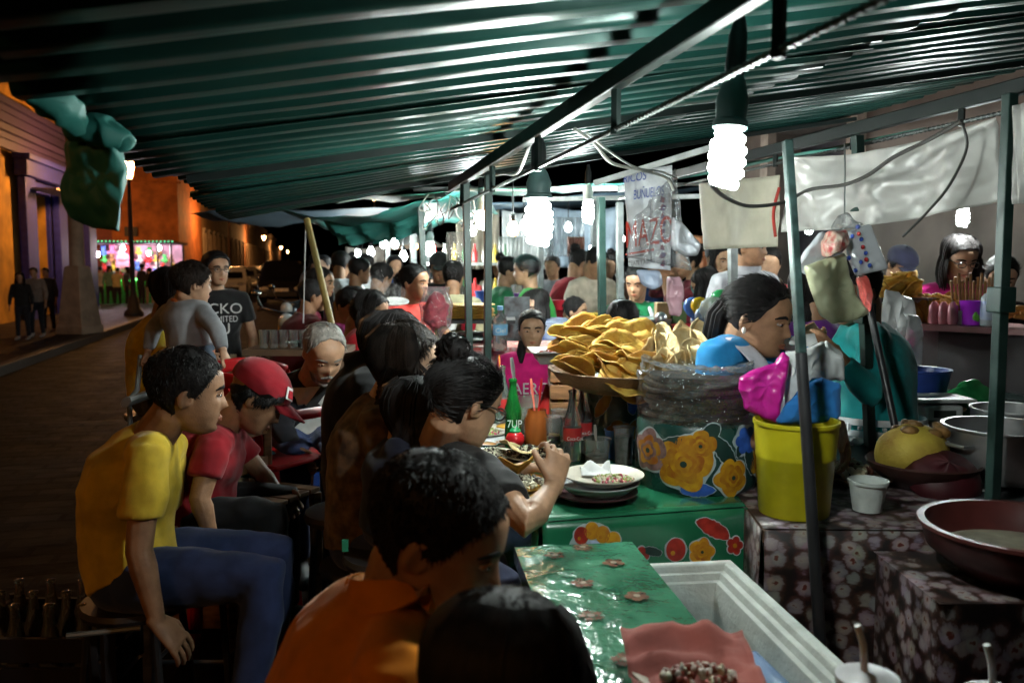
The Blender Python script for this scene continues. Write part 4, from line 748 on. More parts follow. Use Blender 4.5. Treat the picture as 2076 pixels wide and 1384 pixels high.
# black coat and curly hair
J = joints(head=(796, 706, 3.05), face=facedir(75, 10), neck=(752, 745, 3.05), pelvis=(735, 985, 3.0), mid=(715, 870, 3.05), shR=(742, 785, 2.9), shL=(775, 765, 3.2), elR=(725, 890, 2.87), wrR=(790, 935, 2.87), elL=(800, 880, 3.2), wrL=(860, 905, 3.1)); seat_legs(J, (830, 1010, 2.85), (850, 985, 3.1))
person('person in long black coat seated behind the wavy haired woman', J, dict(hh=.24, near=1, shirt=cloth('coat_black', (.008, .008, .009)), sleeve=1.9, girth=1.0, hair='long', hlen=.16, cap=.06))
J = joints(head=(818, 736, 2.72), face=facedir(88, 4), neck=(778, 822, 2.72), pelvis=(745, 1085, 2.7), mid=(735, 950, 2.73), shR=(765, 860, 2.56), shL=(800, 850, 2.88), elR=(800, 1000, 2.5), wrR=(862, 950, 2.55), elL=(830, 960, 2.85), wrL=(900, 900, 2.8)); seat_legs(J, (900, 1120, 2.55), (920, 1100, 2.8))
person('woman with long wavy dark hair and brown patterned top eating', J, dict(hh=.235, near=2, skin='light', shirt=cloth('brownprint', (.05, .028, .016), (.16, .09, .045), 24), sleeve=1.3, hair='wavy', hlen=.28, haircol='darkbrown', cap=.06))
J = joints(head=(838, 838, 2.5), face=facedir(85, 12), neck=(815, 900, 2.5), pelvis=(800, 1060, 2.5), shR=(805, 915, 2.4), shL=(830, 910, 2.62), elR=(830, 990, 2.38), wrR=(880, 960, 2.4), elL=(850, 970, 2.6), wrL=(900, 930, 2.6)); seat_legs(J, (900, 1090, 2.4), (905, 1080, 2.6))
person('dark haired child squeezed between the wavy haired woman and the diner with a bun', J, dict(hh=.195, near=1, k=.75, skin='tan', shirt=cloth('navy', (.015, .016, .03)), sleeve=1.6, cap=.05, hair='long', hlen=.1))
# diner with a bun
J = joints(head=(936, 812, 2.38), face=facedir(52, 22), neck=(888, 905, 2.42), pelvis=(880, 1170, 2.42), mid=(845, 1030, 2.5), shR=(985, 965, 2.22), shL=(815, 935, 2.6), elR=(1068, 1062, 2.02), wrR=(1122, 985, 2.2), elL=(950, 985, 2.62), wrL=(1070, 948, 2.68), hdR=(.12, .35, .5), hnR=(-.5, .6, -.3), hdL=(.6, .2, -.05), hnL=(.2, -.1, -1)); seat_legs(J, (1010, 1180, 2.2), (1000, 1150, 2.55))
person('diner with top knot and glasses in black t-shirt reaching over a plate', J, dict(hh=.235, near=2, skin='tan', shirt=cloth('black', (.014, .014, .015)), sleeve=.62, hair='back', bun=(0, -.36, 1.02), glasses=1, curl=.75, cap=.035))
# orange polo
J = joints(head=(876, 1080, 1.36), face=facedir(99, 22), neck=(800, 1222, 1.36), pelvis=(690, 1780, 1.3), mid=(640, 1480, 1.36), shR=(800, 1370, 1.19), shL=(705, 1285, 1.52), elR=(820, 1700, 1.15), wrR=(1000, 1750, 1.25), elL=(720, 1600, 1.6), wrL=(900, 1700, 1.6)); seat_legs(J, (1000, 1800, 1.2), (1000, 1760, 1.5))
person('man in orange polo shirt with short black hair bending to the table', J, dict(hh=.245, near=2, skin='brown', shirt=cloth('orange', (.62, .2, .012)), collar=cloth('orange_collar', (.62, .2, .012)), sleeve=.6, cap=.03, hair='crop'))
J = joints(head=(1012, 1398, 1.02), face=facedir(28, 16), neck=(985, 1570, 1.02), pelvis=(930, 2100, 1.0), shR=(1200, 1690, .88), shL=(800, 1670, 1.12), elR=(1300, 1900, .9), wrR=(1350, 1800, 1.1), elL=(850, 1900, 1.2), wrL=(1000, 1800, 1.3)); seat_legs(J, (1000, 2150, 1.3), (1000, 2100, 1.4))
person('person with smooth long black hair seen from behind, beside the orange polo', J, dict(hh=.21, near=2, skin='brown', shirt=cloth('dark_plum', (.02, .01, .015)), sleeve=.6, hair='straight', hlen=.22, cap=.06, haircol='black'))
# vendor
J = joints(head=(1532, 642, 2.78), face=facedir(126, 12), neck=(1512, 712, 2.84), pelvis=(1525, 975, 2.88), mid=(1512, 850, 2.93), shR=(1448, 722, 2.7), shL=(1610, 714, 3.0), elR=(1450, 860, 2.62), wrR=(1560, 905, 2.5), elL=(1662, 850, 2.85), wrL=(1702, 868, 2.62), hdL=(.05, -.35, -.6), hnL=(-1, 0, -.2)); J['fwd'] = V((.6, -.8, 0))
person('vendor woman with pulled back black hair, blue blouse and white embroidered apron', J, dict(hh=.23, near=2, skin='brown', shirt=cloth('azure', (.02, .22, .5)), sleeve=.75, hair='back', girth=1.2, cap=.03, legs='none'))
T, sp, sd, rt_ = J['T'], J['sp'], J['sd'], J['root']; fw = (sd.cross(EZ) * -1).normalized()
if fw.y > 0: fw = -fw
APW = .36
m = MB(); m.grid(lambda u, v: sp(lerp(-.1, .84, v)) + sd * ((u - .5) * lerp(.5, .36, v)) + fw * (lerp(.215, .15, v) * math.sqrt(max(0, 1 - ((u - .5) * 1.55) ** 2)) + .012 + .005 * math.sin(u * 25)), 24, 18)
for sg in (-1, 1):
    m.grid(lambda u, v: lerp(sp(.83) + sd * (sg * .12) + fw * .145, J['neck'] + sd * (sg * .125) + fw * .03 + EZ * .05, v) + sd * ((u - .5) * .09) + fw * (.028 * math.sin(v * 3.1) + .008), 8, 12)
APR = cloth('apron_white', (.62, .6, .68)); ap = m.build('apron', APR, rt_, thick=.004)
m = MB(); EMB = mat('embroidery', (.08, .08, .25), .8, var=0)
for cx_, v_ in ((.32, .6), (.5, .56), (.68, .6), (.4, .35), (.6, .33)):
    c = sp(lerp(-.1, .84, v_)) + sd * ((cx_ - .5) * .42) + fw * (.235 * math.sqrt(max(0, 1 - ((cx_ - .5) * 1.4) ** 2)) - .02 * v_)
    for i in range(5): a = i * 1.2566; e = c + (sd * math.cos(a) + EZ * math.sin(a)) * .022; m.tube([e + (sd * math.cos(b_) + EZ * math.sin(b_)) * .013 for b_ in [j * .785 for j in range(9)]], .0014, 4)
m.build('embroidery', EMB, ap)
m = MB(); rnb = random.Random(5)
for i in range(90):
    x = rnb.uniform(-.15, .15); y_ = rnb.uniform(-.1, .06); pts = [T((x, -.44 + y_, .6)), T((x * 1.2, -.52 + y_, .42)), T((x * 1.15, -.52 + y_, .15)), T((x, -.50 + y_, -.1)), T((x * .8, -.47 + y_, -.3 + y_))]; m.tube(pts, [.01, .014, .014, .012, .003], 6, caps=False)
m.build('hanging_hair', hairmat('black'), rt_)
m = MB(); e = T((.37, -.01, .33)); m.ell(e, (.007, .007, .011)); m.build('earring', mat('pearl', (.8, .75, .68), .2, var=0), rt_)
m = MB(); m.tube([J['neck'] + sd * (.075 * math.cos(a)) + fw * (.1 * math.sin(a)) + EZ * (.02 - .11 * math.sin(a)) for a in [i * .314 for i in range(11)]], .0025, 5); m.build('necklace', mat('gold', (.7, .5, .2), .25, metal=1, var=0), rt_)
# teal and purple women
J = joints(head=(1735, 588, 3.22), face=facedir(-110, 15), neck=(1748, 668, 3.25), pelvis=(1775, 880, 3.25), mid=(1785, 780, 3.25), shR=(1745, 690, 3.42), shL=(1768, 692, 3.1), elR=(1700, 760, 3.4), wrR=(1660, 705, 3.35), elL=(1768, 800, 3.02), wrL=(1690, 712, 3.0), hdL=(-.7, -.1, .15)); seat_legs(J, (1780, 1100, 3.2), (1785, 1100, 3.3), (1780, 1400, 3.2), (1790, 1400, 3.3)); J['anR'].z = J['anL'].z = .08
person('woman in teal long sleeved top with patterned hem behind the hanging bags', J, dict(hh=.225, near=1, skin='brown', shirt=cloth('teal', (.01, .2, .2)), sleeve=1.75, girth=1.12, hair='back', legs=cloth('black_trousers', (.012, .012, .014))))
sp, sd = J['sp'], J['sd']; m = MB(); fw = sd.cross(EZ)
for t, w_ in ((.05, .012), (.16, .012)): m.tube([sp(t) + sd * .215 * math.cos(a) + fw * .175 * math.sin(a) for a in [i * .3142 for i in range(21)]], (w_, .002), 4, side=EZ)
for i in range(26): a = i * .2417; c = sp(.105) + sd * .213 * math.cos(a) + fw * .173 * math.sin(a); m.box(c, (.012, .012, .012 if i % 2 else .03))
m.build('hem_band', cloth('band_white', (.6, .6, .6)), J['root'])
folk('woman in deep purple top behind the leaning pole', 1642, 588, 4.0, -20, cloth('purple', (.09, .012, .14), None), 0, near=1, sleeve=1.6, hair='long', hlen=.2)
# toddler and the grown-up holding it
J = joints(head=(387, 574, 3.9), face=facedir(48, 6), neck=(372, 612, 3.92), pelvis=(390, 702, 3.9), shR=(412, 634, 3.83), shL=(342, 632, 4.0), elR=(440, 670, 3.75), wrR=(452, 712, 3.7), elL=(312, 665, 4.05), wrL=(300, 715, 4.0))
J['hpR'], J['hpL'] = P(408, 725, 3.87), P(378, 725, 3.93); J['knR'], J['knL'] = P(415, 770, 3.8), P(385, 770, 3.9); J['anR'], J['anL'] = P(418, 815, 3.8), P(388, 815, 3.9)
person('toddler in grey sweatshirt standing with its back turned, brown hair', J, dict(hh=.18, near=2, k=.58, arm=1.3, skin='tan', shirt=cloth('sweat_grey', (.24, .25, .27)), sleeve=1.9, haircol='darkbrown', legs=cloth('toddler_jeans', (.05, .07, .1)), cap=.05, cat='child', girth=1.25, flat=1))
sp, sd = J['sp'], J['sd']; m = MB(); c = J['neck'] + EZ * .012; m.tube([c + (sd * math.cos(a) + EZ.cross(sd) * math.sin(a)) * .045 + EZ * .004 * math.sin(a) for a in [i * .4488 for i in range(15)]], .011, 8); m.build('orange_collar', cloth('tee_orange', (.5, .14, .03)), J['root'])
m = MB(); c = sp(.02); m.tube([c + sd * (.108 * math.cos(a)) + EZ.cross(sd) * (.085 * math.sin(a)) - EZ * .03 for a in [i * .4488 for i in range(15)]], (.014, .006), 6, side=EZ); m.build('orange_hem', cloth('tee_orange', (.5, .14, .03)), J['root'])
J = joints(head=(352, 592, 4.25), face=facedir(70, 10), neck=(330, 650, 4.28), pelvis=(318, 800, 4.25), mid=(305, 730, 4.3), shR=(318, 672, 4.12), shL=(345, 668, 4.42), elR=(318, 720, 4.05), wrR=(392, 728, 3.98), elL=(400, 720, 4.4), wrL=(430, 700, 4.2)); seat_legs(J, (430, 815, 4.1), (440, 805, 4.35))
person('seated grown-up in mustard yellow jersey holding the toddler', J, dict(hh=.225, near=1, skin='brown', shirt=cloth('mustard', (.5, .34, .02)), sleeve=1.6, hair='long', hlen=.1, cap=.05, legs=cloth('grey_trousers', (.06, .06, .07))))
# young man with glasses
r, J = folk('young man with glasses in black t-shirt with white lettering', 437, 545, 6.2, 158, cloth('black', (.014, .014, .015)), near=1, skin='tan', glasses=1, sleeve=.6, legs=cloth('khaki', (.22, .17, .08)), pz=dict(hyaw=-22, hpitch=2), cap=.06)
fw = J['fwd']; ux_ = -(J['shR'] - J['shL']).normalized() * -1; ux_ = (J['shL'] - J['shR']).normalized(); sp = J['sp']; WPR = mat('print_white', (.6, .6, .6), .7, var=0)
for s_, t, x, h in (('ECKO', .69, -.12, .072), ('UNLIMITED', .57, -.12, .043), ('RU', .4, -.07, .08)):
    text('shirt_print', s_, WPR, r, sp(t) + fw * .158 + ux_ * x, ux_, EZ, h, squash=.82 if h < .06 else 1.05)
m = MB(); m.box(sp(.06) + fw * .15 + ux_ * .1, (.045, .01, .075)); m.build('pass_card', mat('card', (.5, .5, .35), .5), r)
# ------------------------------------------------------------------ people at the stalls behind
c_ = cloth; TABLE = ((.16, .3, -.32), (-.16, .3, -.32))
def pzt(**k): return dict(R=(.16, .32, -.3), L=(-.16, .3, -.3), **k)
r, J = folk('girl in bright pink sweater with white lettering watching from the far table', 1078, 668, 4.75, 178, c_('hotpink', (.6, .015, .16)), 1, near=1, skin='tan', hair='back', sleeve=1.85, hh=.2, k=.84, eyes=1, pz=dict(H=1.42, hpitch=2, R=(.1, .3, -.42), L=(-.1, .3, -.42)))
fw = J['fwd']; ux_ = (J['shL'] - J['shR']).normalized(); text('shirt_print', 'AERO', mat('print_white', (.6, .6, .6)), r, J['sp'](.5) + fw * .135 + ux_ * -.11, ux_, EZ, .062, squash=.9)
m = MB(); m.tube([J['T']((.26, .1, .2)), J['T']((.3, .16, -.1)), J['T']((.3, .22, -.4))], [.02, .026, .008], 8); m.build('ponytail', hairmat('black'), r)
folk('girl with long straight black hair in lime top', 1087, 618, 6.4, 205, c_('lime', (.3, .55, .03)), 1, near=1, skin='light', hair='straight', hlen=.32, eyes=1, pz=pzt(hyaw=15, hpitch=18))
r, J = folk('cook in bright green t-shirt and hair net turned to the left', 1068, 548, 7.0, -75, c_('green', (.05, .42, .07)), near=1, skin='tan', hair='back', sleeve=.6, pz=pzt(lean=14))
m = MB(); T = J['T']; m.grid(lambda u, v: T(head_pt(u * 6.2832, lerp(hairline(u * 6.2832), 1, v), .11, False)), 30, 10, True); m.build('hair_net', clearfilm('net', .12), r)
folk('woman in dark red blouse bending over the far table', 1172, 532, 8.2, 50, c_('wine', (.3, .02, .03)), near=1, skin='brown', hair='bun', sleeve=.9, pz=pzt(lean=22, hpitch=25))
folk('stout person in beige t-shirt beside the dark red blouse', 1207, 530, 7.8, 160, c_('beige', (.5, .42, .33)), near=1, skin='brown', sleeve=.7, girth=1.2, pz=pzt(lean=12, hyaw=-30, hpitch=30))
r, J = folk('cook in green shirt and white bib apron behind the banner bag', 1292, 572, 6.0, 178, c_('forest', (.012, .2, .075)), near=1, skin='tan', sleeve=.75, eyes=1, pz=dict(hyaw=28, hpitch=16))
sp, sd, fw = J['sp'], J['sd'], J['fwd']; m = MB(); m.grid(lambda u, v: sp(lerp(-.7, .66, v)) + sd * ((u - .5) * lerp(.36, .17, max(0, v - .5) * 2)) + fw * (.165 - (u - .5) ** 2 * .25), 14, 12)
for sg in (-1, 1): m.tube([sp(.66) + sd * sg * .08 + fw * .155, sp(.85) + sd * sg * .095 + fw * .11, J['neck'] + sd * sg * .075 + fw * .02 + EZ * .02], (.012, .003), 6, side=sd)
m.build('apron', c_('bib_white', (.62, .62, .68)), r, thick=.004)
folk('small child with tied hair looking up at the far table', 1165, 630, 6.4, 160, c_('childwhite', (.5, .5, .5)), 1, near=1, skin='tan', hh=.19, k=.75, hair='back', eyes=1, pz=dict(H=1.2, hyaw=-50))
folk('seated diner with slick wet black hair turned away', 1262, 655, 4.4, 10, c_('darkgrey', (.03, .03, .035)), 1, near=1, hair='back', sleeve=.6, cap=.04, pz=dict(hpitch=20))
folk('man in pale grey polo shirt standing under the beige tarpaulin', 1518, 500, 5.9, 165, c_('palegrey', (.42, .42, .45)), near=1, skin='brown', sleeve=.7, collar=c_('palegrey', (.42, .42, .45)), pz=dict(hyaw=-40))
folk('woman in teal top holding a hand to her mouth', 1466, 528, 7.0, 175, c_('teal2', (.01, .2, .19)), near=1, skin='tan', hair='long', hlen=.25, sleeve=1.5, eyes=1, pz=dict(R=(.05, .2, .08), L=(-.16, .3, -.3)))
folk('diner in dark top biting into food beyond the clear bags', 1398, 530, 7.3, -95, c_('maroon', (.14, .02, .03)), near=1, skin='brown', hair='bun', sleeve=1.3, pz=dict(R=(.04, .24, .05), L=(-.05, .26, .0)))
folk('diner with dark hair in a navy blouse leaning down', 1432, 575, 6.3, -60, c_('navy', (.015, .016, .03)), 1, near=1, skin='brown', hair='long', hlen=.2, sleeve=1.5, pz=dict(lean=25, hpitch=30))
folk('person with tied hair behind the woman in teal', 1450, 520, 8.0, 170, c_('brownshirt', (.1, .05, .03)), near=0, hair='bun')
r, J = folk('girl with glasses in hot pink hoodie under the far bulb', 1945, 520, 5.1, 195, c_('hoodiepink', (.6, .02, .22)), near=1, skin='light', glasses=1, hair='long', hlen=.18, sleeve=1.8, eyes=1, pz=pzt(hpitch=25, hyaw=-15))
folk('man in dark cap bowed over the yellow heap', 1826, 535, 6.0, 150, c_('black', (.014, .014, .015)), near=1, skin='brown', hat=c_('capnavy', (.02, .02, .04)), eyes=1, pz=pzt(hpitch=30, hyaw=20))
folk('fair haired child behind the yellow heap of tostadas', 1828, 592, 5.6, 190, c_('childgrey', (.2, .18, .16)), 1, near=1, skin='light', hh=.19, k=.8, eyes=1, pz=dict(H=1.25))
folk('woman with a pale face at the counter beyond the thick post', 2030, 560, 4.8, 200, c_('black', (.014, .014, .015)), 1, near=1, skin='light', hair='back', eyes=1, pz=dict(hpitch=20))
# left of the green posts
folk('woman in coral blouse standing behind the steaming griddle', 838, 572, 5.6, 140, c_('coral', (.75, .075, .06)), near=1, skin='brown', hair='back', bun=(0, -.5, .55), sleeve=.35, eyes=1, girth=1.1, pz=pzt(hyaw=-25, lean=4))
folk('man in white t-shirt seen from behind at the far stalls', 691, 535, 8.4, 12, c_('tshirtwhite', (.5, .53, .56)), near=1, sleeve=.7, pz=pzt(hpitch=15))
folk('dark clothed diner beside the man in the white t-shirt', 728, 548, 7.8, 60, c_('black', (.014, .014, .015)), near=1, sleeve=1.8, pz=pzt(lean=15, hpitch=10))
r, J = folk('person in grey with a yellow striped backpack bending forward', 772, 562, 6.9, 35, c_('greyblue', (.12, .13, .16)), near=1, sleeve=1.8, hair='back', pz=pzt(lean=30, hpitch=20))
m = MB(); fw = J['fwd']; c = J['sp'](.62) - fw * .2; m.tube([c - EZ * .2, c - EZ * .17, c + EZ * .12, c + EZ * .19], [(.06, .03), (.15, .09), (.14, .085), (.06, .04)], 14, side=J['sd']); m.build('backpack', mat('stripe_bag', (.45, .33, .03), .7, vs=14, var=.1, col2=(.03, .03, .03), stretch=(3, 3, .4)), r)
folk('girl in pink top seated low at the griddle', 704, 618, 5.8, 120, c_('rosepink', (.42, .05, .2)), 1, near=1, skin='tan', sleeve=.8, hair='back', hh=.2, k=.85, pz=pzt(H=1.4, hpitch=25, lean=20))
folk('child in red top seated by the griddle', 752, 625, 5.0, 100, c_('red2', (.5, .02, .03)), 1, near=1, skin='tan', sleeve=.8, hair='long', hlen=.08, hh=.2, k=.85, eyes=1, pz=pzt(H=1.4, hpitch=20))
folk('stooping diner in charcoal jacket with a pack on the chair back', 735, 640, 5.2, 75, c_('charcoal', (.03, .03, .034)), 1, near=1, sleeve=1.8, pz=pzt(hpitch=30, lean=28))
folk('man in dark red shirt in the gloom by the motorcycles', 632, 598, 6.2, 60, c_('oxblood', (.1, .012, .014)), 1, near=1, sleeve=1.7, pz=pzt(lean=22))
folk('seated diner with rosy scarf behind the bamboo poles', 650, 572, 6.8, 100, c_('rose', (.3, .05, .09)), 1, near=1, sleeve=1.6, hair='long', pz=pzt(lean=10))
folk('man in pale tank top among the far crowd', 655, 538, 10.5, 200, c_('tank', (.45, .36, .3)), near=0, skin='light', sleeve=.3)
folk('diner with light blouse bent over a plate beneath the far lights', 812, 605, 5.9, 200, c_('black', (.014, .014, .015)), 1, near=1, hair='back', pz=dict(hpitch=40))
folk('seated diner in pale yellow blouse turned away near the screen', 919, 560, 6.6, 5, c_('paleyellow', (.4, .36, .22)), 1, near=1, sleeve=.9, hair='back', bun=(0, -.5, .6))
folk('person in dark cap next to the glowing screen', 891, 540, 7.6, 175, c_('black', (.014, .014, .015)), near=1, hat=c_('capblack', (.02, .02, .02)), pz=pzt(hpitch=15))
mix = [('a grey blouse', (.2, .2, .22)), ('a brown shirt', (.12, .06, .04)), ('a white shirt', (.5, .5, .5)), ('a blue shirt', (.04, .07, .2)), ('a black jacket', (.015, .015, .017)), ('a red shirt', (.35, .03, .03)), ('a cream blouse', (.5, .42, .3)), ('a green jersey', (.03, .18, .08))]
spots = [(640, 530, 14, 20), (710, 532, 12.5, 200), (742, 536, 10, -40), (800, 538, 10.5, 160), (865, 530, 12, 180), (935, 545, 9.0, 200), (1012, 538, 9.5, 190), (1030, 548, 7.6, 80), (1120, 540, 9.5, 200), (1232, 540, 8.6, 180), (1248, 530, 10.5, 60), (1330, 545, 7.8, 190), (1375, 540, 8.5, 160), (1560, 535, 6.5, 200), (1545, 528, 8.5, 170)]
ends = ['by the far pale tent', 'near the man in the white t-shirt', 'under the far bulbs', 'behind the steaming griddle', 'near the glowing screen', 'behind the green posts', 'behind the cook in green', 'beyond the dark red blouse', 'beyond the lettered banner', 'behind the grey polo shirt']
for i, (px, py, Y, yw) in enumerate(spots):
    nm, c = mix[i % 8]; e = ends[min(9, int((px - 620) / 95))]
    folk('distant visitor in %s, %s, %s' % (nm, e, ('hair down', 'short hair', 'hair tied up')[(i * 2) % 3]), px, py, Y, yw, c_('crowd%d' % (i % 8), c), near=0, hair=('long', 'short', 'bun')[(i * 2) % 3], skin=('brown', 'tan')[i % 2], sleeve=(.6, 1.6)[i % 2], group='visitors among the far stalls', legs=c_('crowd_trousers', (.03, .03, .04)), pz=dict(hpitch=10, lean=8))
# strollers on the pavement and the crowd at the toy stall
wk = dict(ground=.14)
folk('woman with long dark hair and dark jacket strolling on the pavement', 40, 562, 16.6, 165, c_('black', (.014, .014, .015)), sleeve=1.8, hair='long', hlen=.4, near=0, pz=wk, shoes=mat('shoe_pale', (.3, .26, .24), .6))
folk('young man in grey jersey strolling beside the long haired woman', 68, 552, 17.2, 170, c_('greyjersey', (.17, .13, .11)), sleeve=1.7, near=0, pz=wk, shoes=mat('shoe_pale', (.3, .26, .24)))
folk('third stroller half hidden behind the young man in grey', 92, 552, 18.5, 175, c_('charcoal', (.03, .03, .034)), sleeve=1.7, near=0, pz=wk, shoes=mat('shoe_pale', (.3, .26, .24)))
for i, (px, py, nm, c) in enumerate(((203, 546, 'a light vest', (.3, .3, .3)), (222, 544, 'a teal top', (.1, .2, .18)), (238, 548, 'a cream top', (.4, .35, .2)), (259, 546, 'a dark print shirt', (.04, .05, .06)), (288, 541, 'a black suit', (.02, .02, .03)), (303, 548, 'a black jacket and pale trousers', (.02, .02, .025)), (335, 544, 'a white shirt', (.45, .45, .42)))):
    folk('spectator in %s before the lit toy stall' % nm, px, py, 32.2 - .1 * (i % 3), (10, -30, 5, 60, 30, -10, 0)[i], c_('spec%d' % i, c), near=0, sleeve=(.5, 1.7)[i % 2], hair=('short', 'long')[i % 2], pz=dict(ground=.012), group='spectators at the toy stall', legs=c_('spec_pale', (.2, .17, .14)) if i == 5 else c_('dark_trousers', (.015, .015, .02)))
# ------------------------------------------------------------------ printed oilcloth
PR = [mat('print_white2', (.36, .42, .44), .45, var=.2), mat('print_yellow', (.52, .27, .012), .42, vs=26, col2=(.34, .12, .008)), mat('print_orange', (.30, .085, .01), .42, vs=26, col2=(.42, .2, .012)), mat('print_red', (.30, .022, .014), .42, var=.25, vs=40), mat('print_blue', (.03, .10, .42), .42, var=.25, vs=40), mat('print_dark', (.012, .035, .03), .42, var=.2), mat('print_lilac', (.3, .34, .5), .45, var=.4, vs=60), mat('print_mauve', (.22, .12, .12), .45, var=.4, vs=30)]
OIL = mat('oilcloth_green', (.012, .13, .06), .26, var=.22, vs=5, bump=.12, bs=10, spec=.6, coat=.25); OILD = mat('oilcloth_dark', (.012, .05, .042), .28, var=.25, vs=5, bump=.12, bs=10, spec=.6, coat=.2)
def blob(mb, fn, u, v, rf, lay, k, n=26, rings=3):
    mb.k = k; vs = [fn(u, v, lay)]; fs = []
    for j in range(1, rings + 1):
        for i in range(n): a = 6.2832 * i / n; r = rf(a) * j / rings; vs.append(fn(u + r * math.cos(a), v + r * math.sin(a), lay))
    for i in range(n): fs.append([0, 1 + i, 1 + (i + 1) % n])
    for j in range(rings - 1):
        for i in range(n): a = 1 + j * n; fs.append([a + i, a + n + i, a + n + (i + 1) % n, a + (i + 1) % n])
    mb.add(vs, fs)
def rose(mb, fn, u, v, R, cols=(1, 2), ph=0.):
    blob(mb, fn, u, v, lambda a: R * (.965 + .07 * math.cos(5 * a - 5 * ph)), 1, 0, 40, 5)
    for i in range(5):
        a = ph + i * 1.2566; c, s = math.cos(a), math.sin(a); blob(mb, fn, u + c * R * .52, v + s * R * .52, lambda t: R * .44 * (1 + .08 * math.cos(3 * t + i)), 2 + i * .25, cols[0], 22); blob(mb, fn, u + c * R * .38, v + s * R * .38, lambda t: R * .29 * (1 + .12 * math.cos(3 * t + i)), 3.4 + i * .2, cols[1], 20)
    for i in range(4): a = ph + .5 + i * 1.57; blob(mb, fn, u + math.cos(a) * R * .2, v + math.sin(a) * R * .2, lambda t: R * .24, 5 + i * .3, cols[0], 18); blob(mb, fn, u + math.cos(a) * R * .13, v + math.sin(a) * R * .13, lambda t: R * .15, 6.4 + i * .2, cols[1], 16)
    blob(mb, fn, u, v, lambda t: R * .11, 7.5, 5, 14)
def leafp(mb, fn, u, v, R, a0, k): 
    def rf(a): c, s = math.cos(a - a0), math.sin(a - a0); return R * .38 / math.sqrt((.38 * c) ** 2 + s * s) * (1 + .06 * math.cos(9 * a))
    blob(mb, fn, u, v, lambda a: rf(a) + R * .05, 1, 0, 36); blob(mb, fn, u, v, rf, 2, k, 30)
def fruit(mb, fn, u, v, R, k): blob(mb, fn, u, v, lambda a: R * (1.12 + .03 * math.cos(7 * a)), 1, 0); blob(mb, fn, u, v, lambda a: R * (1 - .06 * math.cos(2 * a)), 2, k); blob(mb, fn, u - R * .3, v + R * .3, lambda a: R * .22, 3, 1 if k != 1 else 2, 12)
def cluster(mb, fn, u, v, R, k):
    for i in range(5): a = i * 1.2566; blob(mb, fn, u + math.cos(a) * R * .5, v + math.sin(a) * R * .5, lambda t: R * .46, 1, 0, 16)
    for i in range(5): a = i * 1.2566; blob(mb, fn, u + math.cos(a) * R * .5, v + math.sin(a) * R * .5, lambda t: R * .36, 2 + i * .2, k, 16)
    blob(mb, fn, u, v, lambda t: R * .22, 3.5, 1, 12)
# ------------------------------------------------------------------ eating table
TZ = .92
A, B = G(1098, 1058, TZ), G(1528, 1026, TZ); D1 = A + ES * 2.15; C1 = B + ES * 2.15
tb_ = thing('eating_table', (A + C1) / 2 * V((1, 1, 0)), 'long eating table under the fruit patterned green oilcloth', 'table')
m = MB(); m.prism([p - EZ * .035 for p in (A, B, C1, D1)], (0, 0, .03)); m.build('tabletop', mat('plank', (.12, .07, .04), .6), tb_, smooth=False)
for p in (A, B, C1, D1):
    c = lerp(p, (A + C1) / 2, .12); m = MB(); m.bar(V((c.x, c.y, 0)), c - EZ * .035, .045); m.build('leg', mat('plank', (.12, .07, .04)), tb_)
oc = thing('oilcloth', (A + C1) / 2, 'green oilcloth printed with fruit baskets and flowers on the eating table', 'tablecloth')
e1 = (B - A).normalized(); m = MB(); m.grid(lambda u, v: lerp(lerp(A, B, u), lerp(D1, C1, u), v) + EZ * (.002 + .0025 * noise.noise(V((u * 5, v * 14, 1)))), 26, 40)
fo = (ES * -1); drop = .26
def skirt(u, v, lay=0.):
    x = u / (B - A).length; return lerp(A, B, x) + fo * (.006 + .03 * v / drop * 1 + .012 * math.sin(x * 9) * v / drop + lay * .0007) + EZ * (.0 - v)
m.grid(lambda u, v: skirt(u * (B - A).length, v * drop), 40, 10)
sR = e1 * 1.0
def sideR(u, v, lay=0.): x = u / 2.15; return lerp(B, C1, x) + sR * (.006 + .05 * v / drop * (1 + .6 * math.sin(x * 16)) + lay * .0007) + fo * (.05 * v * (1 - x)) - EZ * v
m.grid(lambda u, v: sideR(u * 2.15, v * drop), 40, 8)
m.grid(lambda u, v: lerp(A, D1, u) - e1 * (.006 + .02 * v) - EZ * v * drop, 30, 6)
cl_ = m.build('cover', OIL, oc, thick=.0012)
m = MB(); L = (B - A).length
blob(m, skirt, .13 * L / .6, .07, lambda a: .062 * (1 if math.sin(a) > -.1 else 1.) * (1 + .05 * math.cos(6 * a)), 1, 0); blob(m, skirt, .22 * L, .085, lambda a: .055 * (.55 + .45 * max(0, math.sin(a)) ** .5), 2, 6); 
for du, dv, k in ((-.03, .03, 3), (0, .02, 1), (.03, .032, 2), (.06, .05, 1)): fruit(m, skirt, .22 * L + du, dv + .01, .022, k)
fruit(m, skirt, .25 * L, .15, .027, 3); fruit(m, skirt, .61 * L, .10, .03, 3); rose(m, skirt, .73 * L, .11, .04, (1, 2)); leafp(m, skirt, .79 * L, .05, .055, .5, 3); cluster(m, skirt, .44 * L, .11, .032, 3); cluster(m, skirt, .89 * L, .1, .03, 3); cluster(m, skirt, .58 * L, .19, .03, 3); cluster(m, skirt, .06 * L, .17, .03, 2); fruit(m, skirt, .4 * L, .23, .028, 1); leafp(m, skirt, .5 * L, .1, .03, .3, 5)
for i in range(5): cluster(m, sideR, .1 + i * .3, .1 + .06 * (i % 2), .035, 1 + i % 3)
def topf(u, v, lay=0.): return A + e1 * u + ES * v + EZ * (.0055 + lay * .0007)
